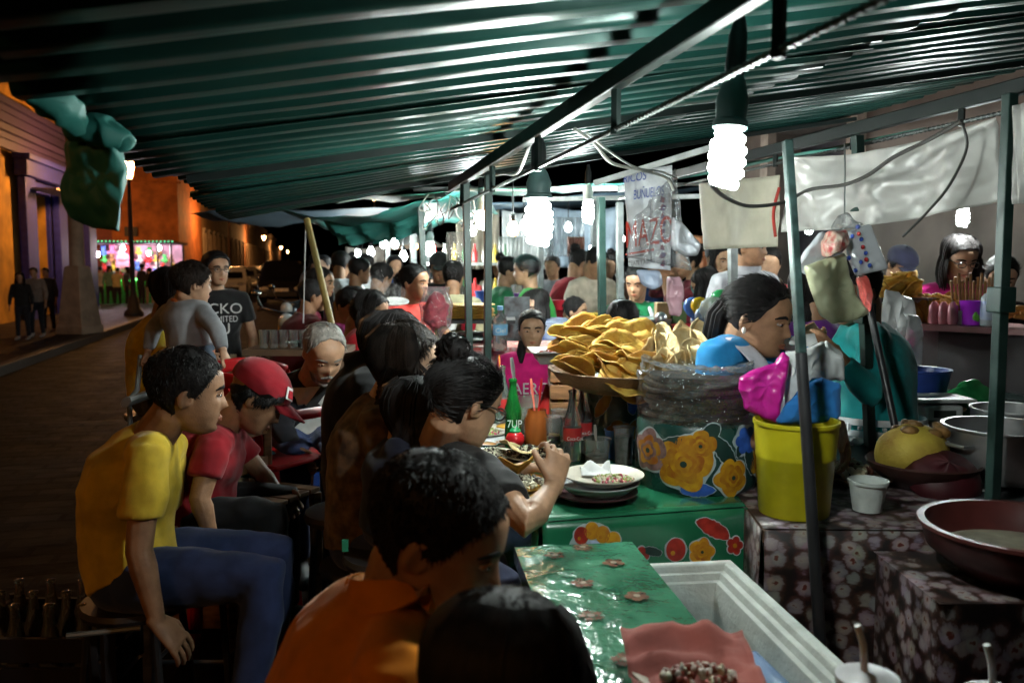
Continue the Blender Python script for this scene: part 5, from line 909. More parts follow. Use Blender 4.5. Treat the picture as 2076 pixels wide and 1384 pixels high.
for u, v, k in ((.08, .25, 0), (.16, .75, 1), (.06, 1.0, 2), (.2, .42, 1), (.1, 1.45, 0), (.3, 1.6, 2), (.07, .55, 2)):
    (rose if k == 0 else cluster)(m, topf, u, v, .06, (1, 2) if k == 0 else 2)
m.build('print', PR, oc, smooth=False, kind='stuff')
# ------------------------------------------------------------------ covered drums carrying the food
def drum(name, c, r, h, label, roses):
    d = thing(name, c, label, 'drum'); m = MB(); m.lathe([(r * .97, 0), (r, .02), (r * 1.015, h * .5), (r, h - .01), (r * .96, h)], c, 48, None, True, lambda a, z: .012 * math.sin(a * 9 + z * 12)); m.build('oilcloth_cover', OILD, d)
    def fn(u, v, lay): a = u / r; rr = r * 1.015 * (1 + .012 * math.sin(a * 9 + v * 12)) + .0015 + lay * .0009; return c + V((rr * math.cos(a), rr * math.sin(a), v))
    m = MB()
    for kind, a, z, R, x in roses:
        u = rad(a) * r
        if kind == 'rose': rose(m, fn, u, z, R, x, a * .1)
        elif kind == 'leaf': leafp(m, fn, u, z, R, x[0], x[1])
        elif kind == 'grape':
            blob(m, fn, u, z, lambda t: R * (1.1 + .1 * math.cos(6 * t)), 1, 0)
            for i in range(7): b_ = i * 1.047; q = 0 if i == 6 else R * .6; blob(m, fn, u + q * math.cos(b_), z + q * math.sin(b_), lambda t: R * .36, 2 + i * .2, 4, 16)
    m.build('flower_print', PR, d, smooth=False, kind='stuff'); return d
dc = back(G(1408, 1010, TZ), .19) + EZ * .004; dr = .185
drum('covered_drum', dc, dr, .205, 'large drum wrapped in dark oilcloth with big yellow roses', [('leaf', -128, .14, .055, (.6, 5)), ('leaf', -76, .13, .06, (2.2, 5)), ('leaf', -55, .15, .045, (.9, 5)), ('leaf', -46, .1, .05, (1.9, 5)), ('leaf', -95, .16, .07, (1.0, 5)), ('leaf', -100, .02, .05, (0, 4)), ('rose', -148, .12, .07, (7, 2)), ('rose', -98, .15, .05, (1, 2)), ('rose', -68, .055, .06, (1, 2)), ('rose', -112, .095, .088, (1, 2)), ('grape', -52, .16, .045, 0), ('rose', -28, .09, .06, (1, 2))])
d2 = P(1252, 880, 3.12); d2.z = TZ + .004
drum('covered_drum', d2, .135, .28, 'narrower drum wrapped in dark oilcloth under the tostada basket', [('rose', -95, .09, .045, (1, 2)), ('rose', -60, .1, .05, (1, 2)), ('leaf', -75, .2, .05, (1.5, 4)), ('leaf', -120, .18, .05, (1, 2))])
# stack of dark tortillas in clear plastic
tc_ = dc + EZ * .207
for i in range(7):
    m = MB(); rr = .155 + RN.uniform(-.008, .008); ph = RN.uniform(0, 6); ox = V((RN.uniform(-.008, .008), RN.uniform(-.008, .008), .006 + i * .0185))
    m.lathe([(0.0, 0), (rr * .6, 0), (rr, .001), (rr * 1.01, .007), (rr, .0135), (rr * .6, .0145), (0, .0145)], tc_ + ox, 34, None, False, lambda a, z: .03 * math.sin(3 * a + ph) + .012 * math.sin(11 * a + ph))
    for v in m.v: v += EZ * (.004 * math.sin(8 * (v.x + v.y) + ph))
    m.build('corn_tortilla', mat('blue_corn', (.045, .033, .024), .8, var=.4, vs=30, bump=.4, bs=90), label='dark blue corn tortilla in the plastic wrapped stack on the drum', cat='tortilla', group='tortillas wrapped on the drum')
m = MB(); FC = clearfilm('wrap', .07, bump=1., bs=34)
def wrap(u, v):
    a = u * 6.2832; r = interp([(0, .0), (.06, .15), (.2, .182), (.45, .178), (.62, .184), (.72, .165), (.85, .17), (.93, .12), (1, .02)], v)[0]; z = interp([(0, -.02), (.06, -.025), (.2, -.01), (.62, .135), (.72, .15), (.85, .172), (.93, .158), (1, .148)], v)[0]
    n = noise.noise(V((math.cos(a) * 3, math.sin(a) * 3, v * 7))) ; n2 = noise.noise(V((math.cos(a) * 9, math.sin(a) * 9, v * 16)))
    return tc_ + V(((r * (1 + .08 * n + .05 * n2)) * math.cos(a), (r * (1 + .08 * n + .05 * n2)) * math.sin(a), z + .014 * n2 + .012 * n))
m.grid(wrap, 90, 34, True); m.build('plastic_wrap', FC, label='crumpled clear plastic wrapping the dark tortillas on the drum', cat='plastic wrap')
# basket with tostadas
bc = P(1280, 800, 2.98); bc.z = 1.165
bk = thing('basket', bc, 'wide shallow woven basket on the drum heaped with tostadas', 'basket'); WK = mat('wicker', (.16, .085, .04), .7, bump=.8, bs=70, stretch=(1, 1, 3)); m = MB()
m.lathe([(.0, 0), (.18, 0), (.25, .03), (.285, .07), (.29, .075), (.275, .075), (.24, .04), (.18, .012), (0, .012)], bc, 48, None, False, lambda a, z: .012 * math.sin(a * 34)); m.build('bowl', WK, bk)
TOS = [mat('tostada_yellow', (.66, .44, .085), .62, var=.3, vs=22, bump=.5, bs=60, col2=(.4, .19, .025)), mat('tostada_pale', (.68, .54, .3), .66, var=.3, vs=18, bump=.6, bs=50, col2=(.45, .28, .1)), mat('tostada_deep', (.5, .26, .03), .6, var=.3, vs=20, bump=.5, bs=60, col2=(.33, .13, .02))]
def tostada(c, R, Rm, curl, m_, label, group, wav=.3):
    """a fried tortilla: flat and blistered, or folded in half round a soft hinge when curl > 1.5"""
    m = MB(); sd_ = RN.uniform(0, 50); al = rad(min(78, 18 + curl * 24)); asy = RN.uniform(-.25, .25)
    def fn(u, v):
        ed = 1 + .07 * math.sin(3 * u * 6.2832 + sd_) + .05 * noise.noise(V((math.cos(u * 6.2832) * 4, math.sin(u * 6.2832) * 4, sd_))); x = v * R * ed * math.cos(u * 6.2832); y = v * R * ed * math.sin(u * 6.2832)
        n = noise.noise(V((x * 15 + sd_, y * 15, sd_))); n2 = noise.noise(V((x * 45 + sd_, y * 45, 2)))
        px = x * math.cos(al * (1 + asy * (1 if x > 0 else -1))); pz = math.sqrt(x * x + (R * .13) ** 2) * math.sin(al)
        return c + Rm @ V((px + .1 * R * n, y, pz + wav * R * .5 * n * v * v + .05 * R * n2))
    m.grid(fn, 36, 9, True); m.build('tostada', m_, label=label, cat='tostada', group=group, thick=.0028)
def basis(d, n):
    d = V(d).normalized(); n = V(n); n = (n - d * n.dot(d)).normalized(); return MX((d.cross(n), d, n)).transposed()
def jit(v, a): return V(v) + V((RN.uniform(-a, a), RN.uniform(-a, a), RN.uniform(-a, a)))
def E3(x, y, z): return (MX.Rotation(rad(z), 3, 'Z') @ MX.Rotation(rad(y), 3, 'Y') @ MX.Rotation(rad(x), 3, 'X'))
for i in range(22):   # rolled pointed ones at the left end
    t = i / 22; px = 1152 + (i % 8) * 17 + RN.uniform(-8, 8); py = 700 + (i // 8) * 28 + RN.uniform(-8, 8) - (i % 8) * 2; c = P(px, py, 2.86 + .05 * (2 - i // 8) + RN.uniform(0, .05))
    tostada(c, RN.uniform(.07, .09), basis(jit((-.85, -.25, .35), .3), jit((.3, -.55, .75), .35)), RN.uniform(1.7, 2.4), TOS[i % 3 if i % 3 != 1 else 0], 'yellow tostada rolled into a cone at the pointed end of the heap', 'rolled tostadas in the basket', .25)
for i in range(13):   # broad curved ones in the middle
    px = 1262 + (i % 4) * 18 + RN.uniform(-14, 14); py = 788 - (i // 2) * 14; c = P(px, py, 2.78 + .012 * i)
    tostada(c, RN.uniform(.075, .115), basis(jit((-.8, .1, .25), .25), jit((.15, -.75, .6), .3)), RN.uniform(.3, 1.3), TOS[(0, 2)[i % 2]], 'broad yellow tostada lying in the middle of the heap', 'broad tostadas in the basket', .9)
for i in range(20):   # pale wavy ones
    px = 1325 + (i % 7) * 18 + RN.uniform(-8, 8); py = 702 + (i // 7) * 26 + RN.uniform(-10, 10); c = P(px, py, 2.92 - .06 * (i // 7) + RN.uniform(-.02, .02))
    tostada(c, RN.uniform(.07, .1), basis(jit((.1, .1, 1), .35), jit((.0, -1, .1), .4)), RN.uniform(.6, 2.2), TOS[1], 'pale blistered tostada standing at the wavy end of the heap', 'pale tostadas in the basket', .9)
# crate and meat tray
cr0 = P(1182, 860, 3.5); cr0.z = TZ + .004; ct = thing('wooden_crate', cr0, 'slatted wooden crate on the eating table under the meat tray', 'crate'); WD = mat('crate_wood', (.24, .11, .045), .7, bump=.3, bs=16, stretch=(1, 1, 6), var=.3)
for i in range(4):
    for y in (-.12, .12): m = MB(); m.box(cr0 + V((0, y, .035 + i * .068)), (.28, .012, .056)); m.build('slat', WD, ct, bev=.002)
    for x in (-.135, .135): m = MB(); m.box(cr0 + V((x, 0, .035 + i * .068)), (.012, .226, .056)); m.build('slat', WD, ct, bev=.002)
for x in (-.12, .12):
    for y in (-.105, .105): m = MB(); m.box(cr0 + V((x, y, .14)), (.02, .02, .28)); m.build('corner_post', WD, ct)
STEEL = mat('steel', (.55, .55, .54), .3, metal=.9, var=.15, vs=12); ALU = mat('aluminium', (.5, .5, .5), .36, metal=.9, var=.22, vs=6, bump=.15, bs=12)
def tray(c, w, d, h, rz, label, m_=STEEL):
    r = thing('metal_tray', c, label, 'tray'); R3 = RZ(rz); o = [(-1, -1), (1, -1), (1, 1), (-1, 1)]; m = MB()
    rings = [[c + R3 @ V((x * w / 2 * k, y * d / 2 * k, z)) for x, y in o] for k, z in ((.86, 0), (1, h), (1.08, h), (1.08, h - .004), (1.0, h - .005), (.88, -.004 + .008))]
    vs = [v for rg in rings for v in rg]; m.add(vs, [[i * 4 + k, i * 4 + (k + 1) % 4, (i + 1) * 4 + (k + 1) % 4, (i + 1) * 4 + k] for i in range(5) for k in range(4)] + [[0, 3, 2, 1], [20, 21, 22, 23]]); m.build('pan', m_, r, smooth=False); return r
mt_ = cr0 + V((-.05, -.05, .285)); tray(mt_, .32, .22, .05, 4, 'shallow steel tray of red meat beside the tostadas')
def crumbs(name, c, rx, ry, h, n, s, mats, label, cat):
    m = MB()
    for i in range(n):
        a, q = RN.uniform(0, 6.28), math.sqrt(RN.random()); p = c + V((rx * q * math.cos(a), ry * q * math.sin(a), h * (1 - q * q) * RN.uniform(.5, 1) + s * .4)); m.k = RN.randrange(len(mats)); m.ell(p, (s * RN.uniform(.6, 1.4), s * RN.uniform(.6, 1.2), s * RN.uniform(.4, .8)), E3(RN.uniform(0, 180), RN.uniform(0, 180), RN.uniform(0, 180)), 7, 5)
    return m.build(name, mats, label=label, cat=cat, kind='stuff')
MEAT = [mat('meat_red', (.2, .035, .02), .4), mat('meat_brown', (.09, .03, .018), .45)]; CHEESE = [mat('cheese', (.62, .58, .45), .6), mat('cheese2', (.5, .48, .36), .6), mat('bean', (.05, .03, .02), .5)]; GREENS = [mat('lettuce', (.3, .38, .1), .5), mat('cabbage', (.55, .55, .35), .5), mat('radish', (.5, .1, .14), .5)]
crumbs('meat_strips', mt_ + EZ * .02, .14, .09, .035, 160, .013, MEAT, 'red and brown meat strips in the shallow steel tray', 'meat')
# bottles, jars and plates
def glassm(n, c, r=.06): return mat('glass_' + n, c, r, trans=.92, var=0, spec=.5)
def lathed(name, c, prof, m_, label, cat, group=None, n=24, parts=(), root=None):
    r = thing(name, c, label, cat, group); m = MB(); m.lathe(prof, c, n); m.build('vessel', m_, r)
    for nm, pf, mm in parts: m = MB(); m.lathe(pf, c, n); m.build(nm, mm, r)
    return r
BOT = [(.0, 0), (.029, 0), (.031, .008), (.03, .06), (.027, .085), (.031, .115), (.03, .135), (.018, .18), (.0125, .215), (.0125, .232), (.015, .234), (.015, .242), (.011, .244)]
def bottle(px, py, z, m_, label, band=None, k=1., txt=None, group=None, liquid=None):
    c = G(px, py, z) + EZ * .006; pf = [(r * k, h * k) for r, h in BOT]; parts = []
    if band: parts.append(('label_band', [(.0315 * k, .07 * k), (.0322 * k, .075 * k), (.0325 * k, .11 * k), (.0318 * k, .115 * k)], band))
    if liquid: parts.append(('drink', [(0, .004), (.026 * k, .005), (.025 * k, .08 * k), (0, .08 * k)], liquid))
    r = lathed('glass_bottle', c, pf, m_, label, 'bottle', group, parts=parts)
    if txt: f = (V((0, 0, c.z)) - V((c.x, c.y, c.z))).normalized(); text('lettering', txt[0], txt[1], r, c + V((-.021 * k, -.034 * k, .075 * k)), V((1, 0, 0)), EZ, txt[2], squash=.8)
    return r, c
GG = mat('glass_green', (.02, .3, .06), .08, trans=.7, var=0); CG = glassm('clear', (.85, .9, .88)); WI = mat('ink_white', (.75, .75, .75), .5, var=0); CR = mat('label_red', (.5, .03, .03), .4, var=.1)
bottle(1040, 908, TZ, GG, 'green soda bottle with white lettering on the oilcloth', None, 1.04, ('7UP', WI, .028)); STRAW = mat('straw_pink', (.7, .12, .2), .5, var=0); STRW = mat('straw_white', (.6, .6, .6), .5, var=0)
def straw(p, q, m_, lab, r=.0035): m = MB(); m.tube([p, q], r, 8); m.build('drinking_straw', m_, label=lab, cat='straw')
_, c = bottle(1160, 935, TZ, CG, 'clear cola bottle with red label and pink straw, front one of two', CR, 1.0, ('Coca-Cola', WI, .012)); straw(c + EZ * .05, c + V((.004, 0, .275)), STRAW, 'pink straw standing in the front cola bottle')
_, c = bottle(1182, 922, TZ, CG, 'clear cola bottle with red label behind the front one', CR, 1.0, ('Coca-Cola', WI, .012)); straw(c + EZ * .05, c + V((-.004, .004, .27)), STRAW, 'pink straw standing in the rear cola bottle')
_, c = bottle(1018, 868, TZ, CG, 'clear cola bottle with orange straw farther down the table', CR, 1.05); straw(c + EZ * .05, c + V((-.012, 0, .3)), mat('straw_orange', (.8, .2, .05), .5, var=0), 'orange straw in the cola bottle farther down the table')
SAL = mat('salsa_orange', (.34, .075, .015), .4, var=.3, vs=30)
c = G(1088, 905, TZ) + EZ * .006; lathed('salsa_jar', c, [(0, 0), (.045, 0), (.047, .01), (.047, .1), (.036, .12), (.036, .135), (.033, .135), (.033, .12)], mat('jar_orange', (.5, .14, .03), .12, trans=.5, var=0), 'round jar of orange salsa with spoons', 'jar', parts=[('salsa', [(0, .004), (.042, .005), (.042, .085), (0, .085)], SAL)])
def spoon(p, q, m_, lab, w=.008): 
    r = thing('spoon', p, lab, 'spoon'); m = MB(); m.tube([p, lerp(p, q, .5), lerp(p, q, .85), q], [(w * .5, w * .3), (w * .6, w * .3), (w, w * .4), (w * .7, w * .3)], 8); m.build('handle', m_, r); m = MB(); m.ell(p, (w * 1.6, w * .7, w * 2.2)); m.build('bowl', m_, r)
spoon(c + EZ * .06, c + V((-.022, 0, .25)), mat('spoon_salmon', (.75, .16, .12), .4, var=0), 'salmon pink spoon leaning in the salsa jar'); spoon(c + EZ * .06, c + V((.018, 0, .25)), mat('spoon_red', (.55, .01, .02), .35, var=0), 'red spoon standing in the salsa jar')
spoon(G(1052, 872, TZ) + EZ * .05, G(1052, 872, TZ) + V((-.03, 0, .3)), STEEL, 'tall steel spoon beside the green soda bottle', .012)
def cup(px, py, z, r, h, m_, label, fill=None, fh=.4, cat='cup', nm='clear_cup'):
    c = G(px, py, z) + EZ * .006; pf = [(0, 0), (r * .78, 0), (r * .8, .004), (r * .98, h * .95), (r * 1.06, h * .96), (r * 1.06, h), (r * .97, h), (r * .93, h * .95), (r * .76, .006), (0, .006)]
    return lathed(nm, c, pf, m_, label, cat, parts=[('filling', [(0, .007), (r * .75, .008), (r * (.77 + .16 * fh), h * fh), (0, h * fh + .004)], fill)] if fill else ()), c
PLC = mat('plastic_clear', (.8, .82, .8), .1, trans=.85, var=0)
cup(1118, 905, TZ, .042, .11, PLC, 'clear cup of chopped red and yellow vegetables', mat('veg', (.5, .1, .04), .5, var=.6, vs=60, col2=(.6, .45, .1)), .35)
_, c = cup(1210, 948, TZ, .046, .095, PLC, 'clear cup of dark salsa with a spoon', mat('salsa_dark', (.09, .028, .012), .35, var=.3), .4); spoon(c + V((0, 0, .04)), c + V((-.008, .0, .14)), mat('spoon_clear', (.4, .35, .3), .3), 'pale spoon standing in the dark salsa cup')
c = G(1200, 918, TZ) + V((0, .06, .006)); lathed('pump_bottle', c, [(0, 0), (.032, 0), (.034, .01), (.034, .09), (.02, .115), (.016, .12), (.016, .14)], mat('pump_clear', (.7, .72, .7), .15, trans=.6, var=0), 'clear pump bottle with white pump head', 'bottle', parts=[('pump', [(.018, .12), (.02, .122), (.02, .145), (.008, .15), (.008, .175), (.02, .178), (.022, .186), (0, .19)], mat('pump_white', (.75, .75, .72), .4))])
c = G(1044, 905, TZ) + V((0, -.05, .006)); r = thing('tomato_bottle', c, 'small red tomato shaped sauce bottle with green top', 'sauce bottle'); m = MB(); m.ell(c + EZ * .032, (.036, .036, .034)); m.build('body', mat('tomato', (.5, .015, .02), .25), r); m = MB(); m.lathe([(.02, .055), (.022, .065), (.014, .075), (.006, .085), (0, .086)], c, 14); m.build('top', mat('green_top', (.02, .3, .1), .4), r)
m = MB(); c = G(1022, 893, TZ); m.grid(lambda u, v: c + V(((u - .5) * .16, (v - .5) * .14, .009 + .006 * noise.noise(V((u * 4, v * 4, 0))))), 10, 10); m.build('paper_napkin', cloth('napkin', (.62, .62, .62)), label='white paper napkin under the tomato sauce bottle', cat='napkin', thick=.001)
def plate(px, py, z, r, m_, label, deep=.014, cat='plate'):
    c = G(px, py, z) + EZ * .006; m = MB(); m.lathe([(0, 0), (r * .6, 0), (r * .72, .003), (r, deep), (r * 1.0, deep + .003), (r * .7, .008), (r * .6, .005), (0, .005)], c, 40, None, False); return m.build('plate', m_, label=label, cat=cat), c
PW = mat('plate_cream', (.55, .5, .42), .35, var=.1); PO = mat('plate_orange', (.55, .28, .05), .35)
_, c = plate(1062, 990, TZ, .105, PO, 'orange rimmed plate of crumbled cheese food'); crumbs('crumbled_cheese', c + EZ * .008, .075, .06, .025, 320, .006, CHEESE, 'white crumbled cheese and beans on the orange plate', 'food')
tostada(c + V((-.02, .045, .03)), .07, E3(-30, 0, 5), .8, TOS[0], 'bitten folded tortilla on the orange plate', None)
_, c = plate(1085, 932, TZ, .11, PW, 'cream plate holding the dark topped tortilla'); crumbs('topped_food', c + V((-.02, 0, .012)), .09, .05, .03, 380, .0065, CHEESE + [CHEESE[2]] * 2, 'dark beans and cheese heaped on the cream plate', 'food')
tostada(c + V((-.03, -.03, .02)), .1, E3(-12, 0, 0), .5, TOS[1], 'pale tortilla edge under the dark beans', None)
plate(1205, 1012, TZ, .125, mat('plate_maroon', (.07, .02, .025), .4), 'dark maroon tray at the bottom of the stacked plates', .02); plate(1212, 1000, TZ + .022, .12, mat('plate_grey', (.4, .42, .44), .3), 'grey plate in the middle of the plate stack', .03)
_, c = plate(1222, 980, TZ + .05, .118, PW, 'cream plate with leftovers on top of the plate stack', .022); crumbs('leftovers', c + V((.03, -.01, .008)), .06, .045, .012, 200, .005, GREENS + [CHEESE[0]], 'scraps of cabbage and radish on the top plate', 'food')
m = MB(); m.grid(lambda u, v: c + V((-.06 + u * .09, .02 + v * .07, .012 + .03 * abs(math.sin(u * 5 + v * 3)) * v)), 12, 10); m.build('paper_napkin', cloth('napkin', (.62, .62, .62)), label='crumpled white napkin on the top plate of leftovers', cat='napkin', thick=.001)
m = MB(); c = G(1150, 1005, TZ); m.grid(lambda u, v: c + V(((u - .5) * .1, (v - .5) * .08, .008 + .02 * (u - .5) ** 2 * 4 + .006 * noise.noise(V((u * 5, v * 5, 2))))), 12, 10); m.build('paper_napkin', cloth('napkin_pink', (.35, .2, .17)), label='brownish paper napkin beside the stacked plates', cat='napkin', thick=.001)
m = MB(); c = G(1145, 985, TZ); m.ell(c + V((0, 0, .016)), (.016, .02, .012)); m.build('lime_wedge', mat('lime_fruit', (.5, .5, .04), .4), label='yellow lime piece beside the stacked plates', cat='lime')
_, c = plate(1028, 875, TZ, .08, PW, 'small plate with yellow food farther down the table')
m = MB(); m.ell(c + EZ * .015, (.045, .03, .014)); m.build('yellow_food', mat('egg', (.6, .32, .04), .5, var=.3), label='yellow food on the small plate farther down', cat='food')
cup(1136, 895, TZ, .036, .12, PLC, 'tall clear tumbler of red drink behind the cola bottles', mat('red_drink', (.3, .02, .02), .2), .7, nm='tumbler')
cup(1070, 882, TZ, .034, .1, PLC, 'clear tumbler of green salsa beside the orange jar', mat('green_salsa', (.1, .18, .03), .4, var=.3), .6, nm='tumbler')
cup(1002, 850, TZ, .034, .12, PLC, 'clear tumbler at the far end by the cola bottle', mat('amber_drink', (.3, .14, .03), .2), .5, nm='tumbler')
cup(1248, 930, TZ, .04, .1, mat('cup_blue_label', (.08, .2, .5), .3, trans=.3, var=.2, vs=30), 'bluish beaker standing before the narrow drum', mat('amber_drink', (.3, .14, .03)), .5, nm='beaker')
for px, py, h, m_, l in ((1190, 888, .19, mat('chile_red', (.25, .03, .015), .4, var=.4, vs=50), 'tall glass jar of red chiles before the narrow drum'), (1226, 902, .17, mat('pickles', (.2, .2, .04), .4, var=.4, vs=50), 'glass jar of pickled peppers before the narrow drum'), (1264, 945, .13, mat('onion', (.4, .2, .22), .4, var=.4, vs=50), 'short glass jar of pink onions beside the large drum')):
    cup(px, py, TZ, .036, h, PLC, l, m_, .75, 'jar', 'glass_jar')
for px, py, m_, l in ((1108, 872, mat('ketchup', (.45, .02, .02), .35), 'red squeeze bottle behind the orange salsa jar'), (1128, 866, mat('mustard_b', (.6, .38, .03), .35), 'yellow squeeze bottle behind the orange salsa jar')):
    c = G(px, py, TZ) + EZ * .006; lathed('squeeze_bottle', c, [(0, 0), (.028, 0), (.03, .01), (.03, .11), (.022, .125), (.022, .135)], m_, l, 'bottle', parts=[('nozzle', [(.02, .134), (.018, .145), (.005, .185), (0, .186)], m_)])
for px, py, l in ((1000, 930, 'plate of dark stew near the wavy haired woman'), (985, 885, 'small plate of salad near the squeezed child')):
    _, c = plate(px, py, TZ, .085, PW, l); crumbs('stew' if py > 900 else 'salad', c + EZ * .008, .055, .05, .02, 160, .007, (CHEESE if py > 900 else GREENS), ('beans and cheese heaped on the plate of stew', 'shredded greens heaped on the small plate')[py < 900], 'food')
# ------------------------------------------------------------------ cooler with its lid
CZ = .84; c0, c1 = G(1062, 1152, CZ), G(1482, 1133, CZ); c2 = G(1760, 1384, CZ); dz_ = (c2 - c1).normalized(); LN = .95; EPS = mat('styrofoam', (.50, .53, .50), .55, var=.12, vs=14, bump=.25, bs=90)
co_ = thing('cooler_box', (c0 + c1) / 2 + dz_ * LN / 2 - EZ * CZ, 'open white foam cooler with stepped rim and green wrapped lid beside the eating table', 'cooler'); exx = (c1 - c0).normalized(); WDT = (c1 - c0).length
def cp(x, y, z): return c0 + exx * x + dz_ * y + EZ * z
def frame(mb, i0, i1, z0, z1):
    x0, y0, x1, y1 = i0, i0, WDT - i0, LN - i0; X0, Y0, X1, Y1 = i1, i1, WDT - i1, LN - i1
    o = [(x0, y0), (x1, y0), (x1, y1), (x0, y1)]; n = [(X0, Y0), (X1, Y0), (X1, Y1), (X0, Y1)]
    vs = [cp(x, y, z0) for x, y in o] + [cp(x, y, z1) for x, y in n]; mb.add(vs, [[k, (k + 1) % 4, 4 + (k + 1) % 4, 4 + k] for k in range(4)])
m = MB(); st = [(0, -.42), (0, -.004), (.004, 0), (.022, 0), (.026, -.004), (.03, -.018), (.045, -.018), (.05, -.034), (.062, -.036), (.07, -.08), (.085, -.36)]
for (i0, z0), (i1, z1) in zip(st, st[1:]): frame(m, i0, i1, z0, z1)
m.poly([cp(.085, .085, -.36), cp(WDT - .085, .085, -.36), cp(WDT - .085, LN - .085, -.36), cp(.085, LN - .085, -.36)]); m.poly([cp(0, 0, -.42), cp(WDT, 0, -.42), cp(WDT, LN, -.42), cp(0, LN, -.42)]); m.build('box', EPS, co_, bev=.003)
cs = thing('cooler_stand', cp(WDT / 2, LN / 2, -CZ), 'dark low stand carrying the foam cooler', 'stand'); m = MB(); m.prism([cp(.02, .02, -.455), cp(WDT - .02, .02, -.455), cp(WDT - .02, LN - .02, -.455), cp(.02, LN - .02, -.455)], (0, 0, .034)); m.build('shelf', mat('plank', (.12, .07, .04)), cs, smooth=False)
for x, y in ((.05, .05), (WDT - .05, .05), (WDT - .05, LN - .05), (.05, LN - .05)): m = MB(); m.bar(cp(x, y, -CZ), cp(x, y, -.455), .05); m.build('leg', mat('plank', (.12, .07, .04)), cs)
m = MB(); m.grid(lambda u, v: cp(lerp(.08, WDT - .082, u), lerp(.08, LN - .08, v), -.2 + .004 * noise.noise(V((u * 8, v * 8, 0)))), 14, 14); m.build('ice_water', mat('ice_water', (.16, .2, .2), .08, var=.2), label='grey ice water standing in the foam cooler', cat='water')
for i in range(5): m = MB(); p = cp(.33 + .05 * (i % 2), .42 + i * .08, -.19); m.lathe([(.028, -.06), (.032, 0), (.03, .05), (.012, .09), (.014, .1), (0, .1)], p, 14, E3(60, 20 * i, 40 * i)); m.build('drink_bottle', mat('blue_pet', (.1, .2, .5), .12, trans=.4, var=.1), label='drink bottle lying in the water of the foam cooler', cat='bottle', group='bottles in the cooler')
m = MB(); m.tube([cp(.36, .42, -.06), cp(.38, .5, -.03), cp(.40, .6, -.05), cp(.41, .68, -.12)], [(.005, .02), (.03, .012), (.035, .012), (.02, .01)], 12); m.build('plastic_bag', film('blueclear', (.35, .5, .8), .5), label='clear and blue plastic bag poking out of the cooler', cat='plastic bag')
LW = G(1290, 1120, CZ + .03); lw = (LW - c0).dot(exx)
m = MB()
LID = mat('vinyl_green', (.02, .12, .065), .16, var=.35, vs=7, bump=.7, bs=22, spec=.6, col2=(.06, .24, .14))
m.grid(lambda u, v: cp(lerp(-.02, lw, u), lerp(-.035, LN, v), .045 + .004 * noise.noise(V((u * 5, v * 12, 4)))), 24, 44)
for a0, a1 in (((-.02, -.035), (lw, -.035)), ((lw, -.035), (lw, LN)), ((-.02, LN), (-.02, -.035)), ((lw, LN), (-.02, LN))): m.grid(lambda u, v: cp(lerp(a0[0], a1[0], u), lerp(a0[1], a1[1], u), lerp(.045, .004, v)), 20, 3)
m.poly([cp(-.02, -.035, .004), cp(lw, -.035, .004), cp(lw, LN, .004), cp(-.02, LN, .004)]); ld = m.build('lid', LID, co_, bev=.002, label='lid wrapped in shiny green floral vinyl')
def lf(u, v, lay): return cp(u, v, .0485 + lay * .0006)
m = MB()
for u, v in ((.07, .05), (.2, .12), (.1, .24), (.2, .33), (.08, .42), (.19, .52), (.1, .62), (.21, .7), (.15, .0)):
    for k in range(5): a = k * 1.2566 + u * 9; m.k = 0; blob(m, lf, u + .017 * math.cos(a), v + .017 * math.sin(a), lambda t: .011 * (1 + .45 * math.cos(7 * t + u * 40)), 1 + k * .2, 0, 14)
    blob(m, lf, u, v, lambda t: .008, 2.5, 1, 10)
m.build('flower_print', [mat('vinyl_flower', (.17, .085, .055), .2, var=.4, vs=60), mat('vinyl_centre', (.35, .28, .22), .2)], ld, smooth=False, kind='stuff')
_, c = plate(1402, 1378, CZ + .056, .105, PW, 'oval plate with crumpled red paper on the cooler lid', .014)
m = MB(); m.grid(lambda u, v: c + V(((u - .5) * .22, (v - .45) * .17, .012 + .07 * max(0, v - .35) * (1 - abs(u - .45)) + .018 * noise.noise(V((u * 5, v * 5, 7))) + .02 * abs(u - .5))), 22, 18); m.build('red_paper', cloth('paper_red', (.30, .09, .075)), label='crumpled red wrapping paper on the plate on the lid', cat='paper', thick=.001)
crumbs('plate_scraps', c + V((.0, -.05, .022)), .06, .025, .02, 110, .008, [mat('bread', (.55, .48, .42), .7), MEAT[0], CHEESE[0]], 'bread and meat scraps on the red paper', 'food')
def fcup(px, py, Y, r, h, lab):
    c = P(px, py, Y); rr = thing('foam_cup', c - EZ * h, lab, 'cup'); m = MB(); m.lathe([(0, -h), (r * .72, -h), (r * .98, -.006), (r, -.006), (r, 0)], c, 24); m.build('cup', EPS, rr); m = MB(); m.lathe([(r * 1.05, -.008), (r * 1.05, .004), (r * .85, .006), (r * .6, .014), (.0, .014)], c, 24); m.build('lid', mat('cup_lid', (.5, .5, .52), .35), rr); m = MB(); m.tube([c - EZ * .05, c + V((-.008, 0, .055)), c + V((-.018, 0, .085))], .0055, 10); m.build('straw', STRW, rr)
fcup(1758, 1375, 1.28, .045, .13, 'foam cup with lid and straw at the cooler corner'); fcup(2018, 1412, 1.3, .045, .13, 'second foam cup with straw by the red basin')
p1, p2 = P(1758, 1375, 1.28), P(2018, 1412, 1.3); zz = p1.z - .136; m = MB(); r = thing('side_shelf', V((.75, 1.25, 0)), 'dark shelf carrying the foam cups with straws', 'shelf'); m.box((.72, 1.24, zz - .015), (.6, .2, .02)); m.build('board', mat('plank', (.12, .07, .04)), r)
for x in (.46, .98): m = MB(); m.bar((x, 1.24, 0), (x, 1.24, zz - .025), .04); m.build('leg', mat('plank', (.12, .07, .04)), r)
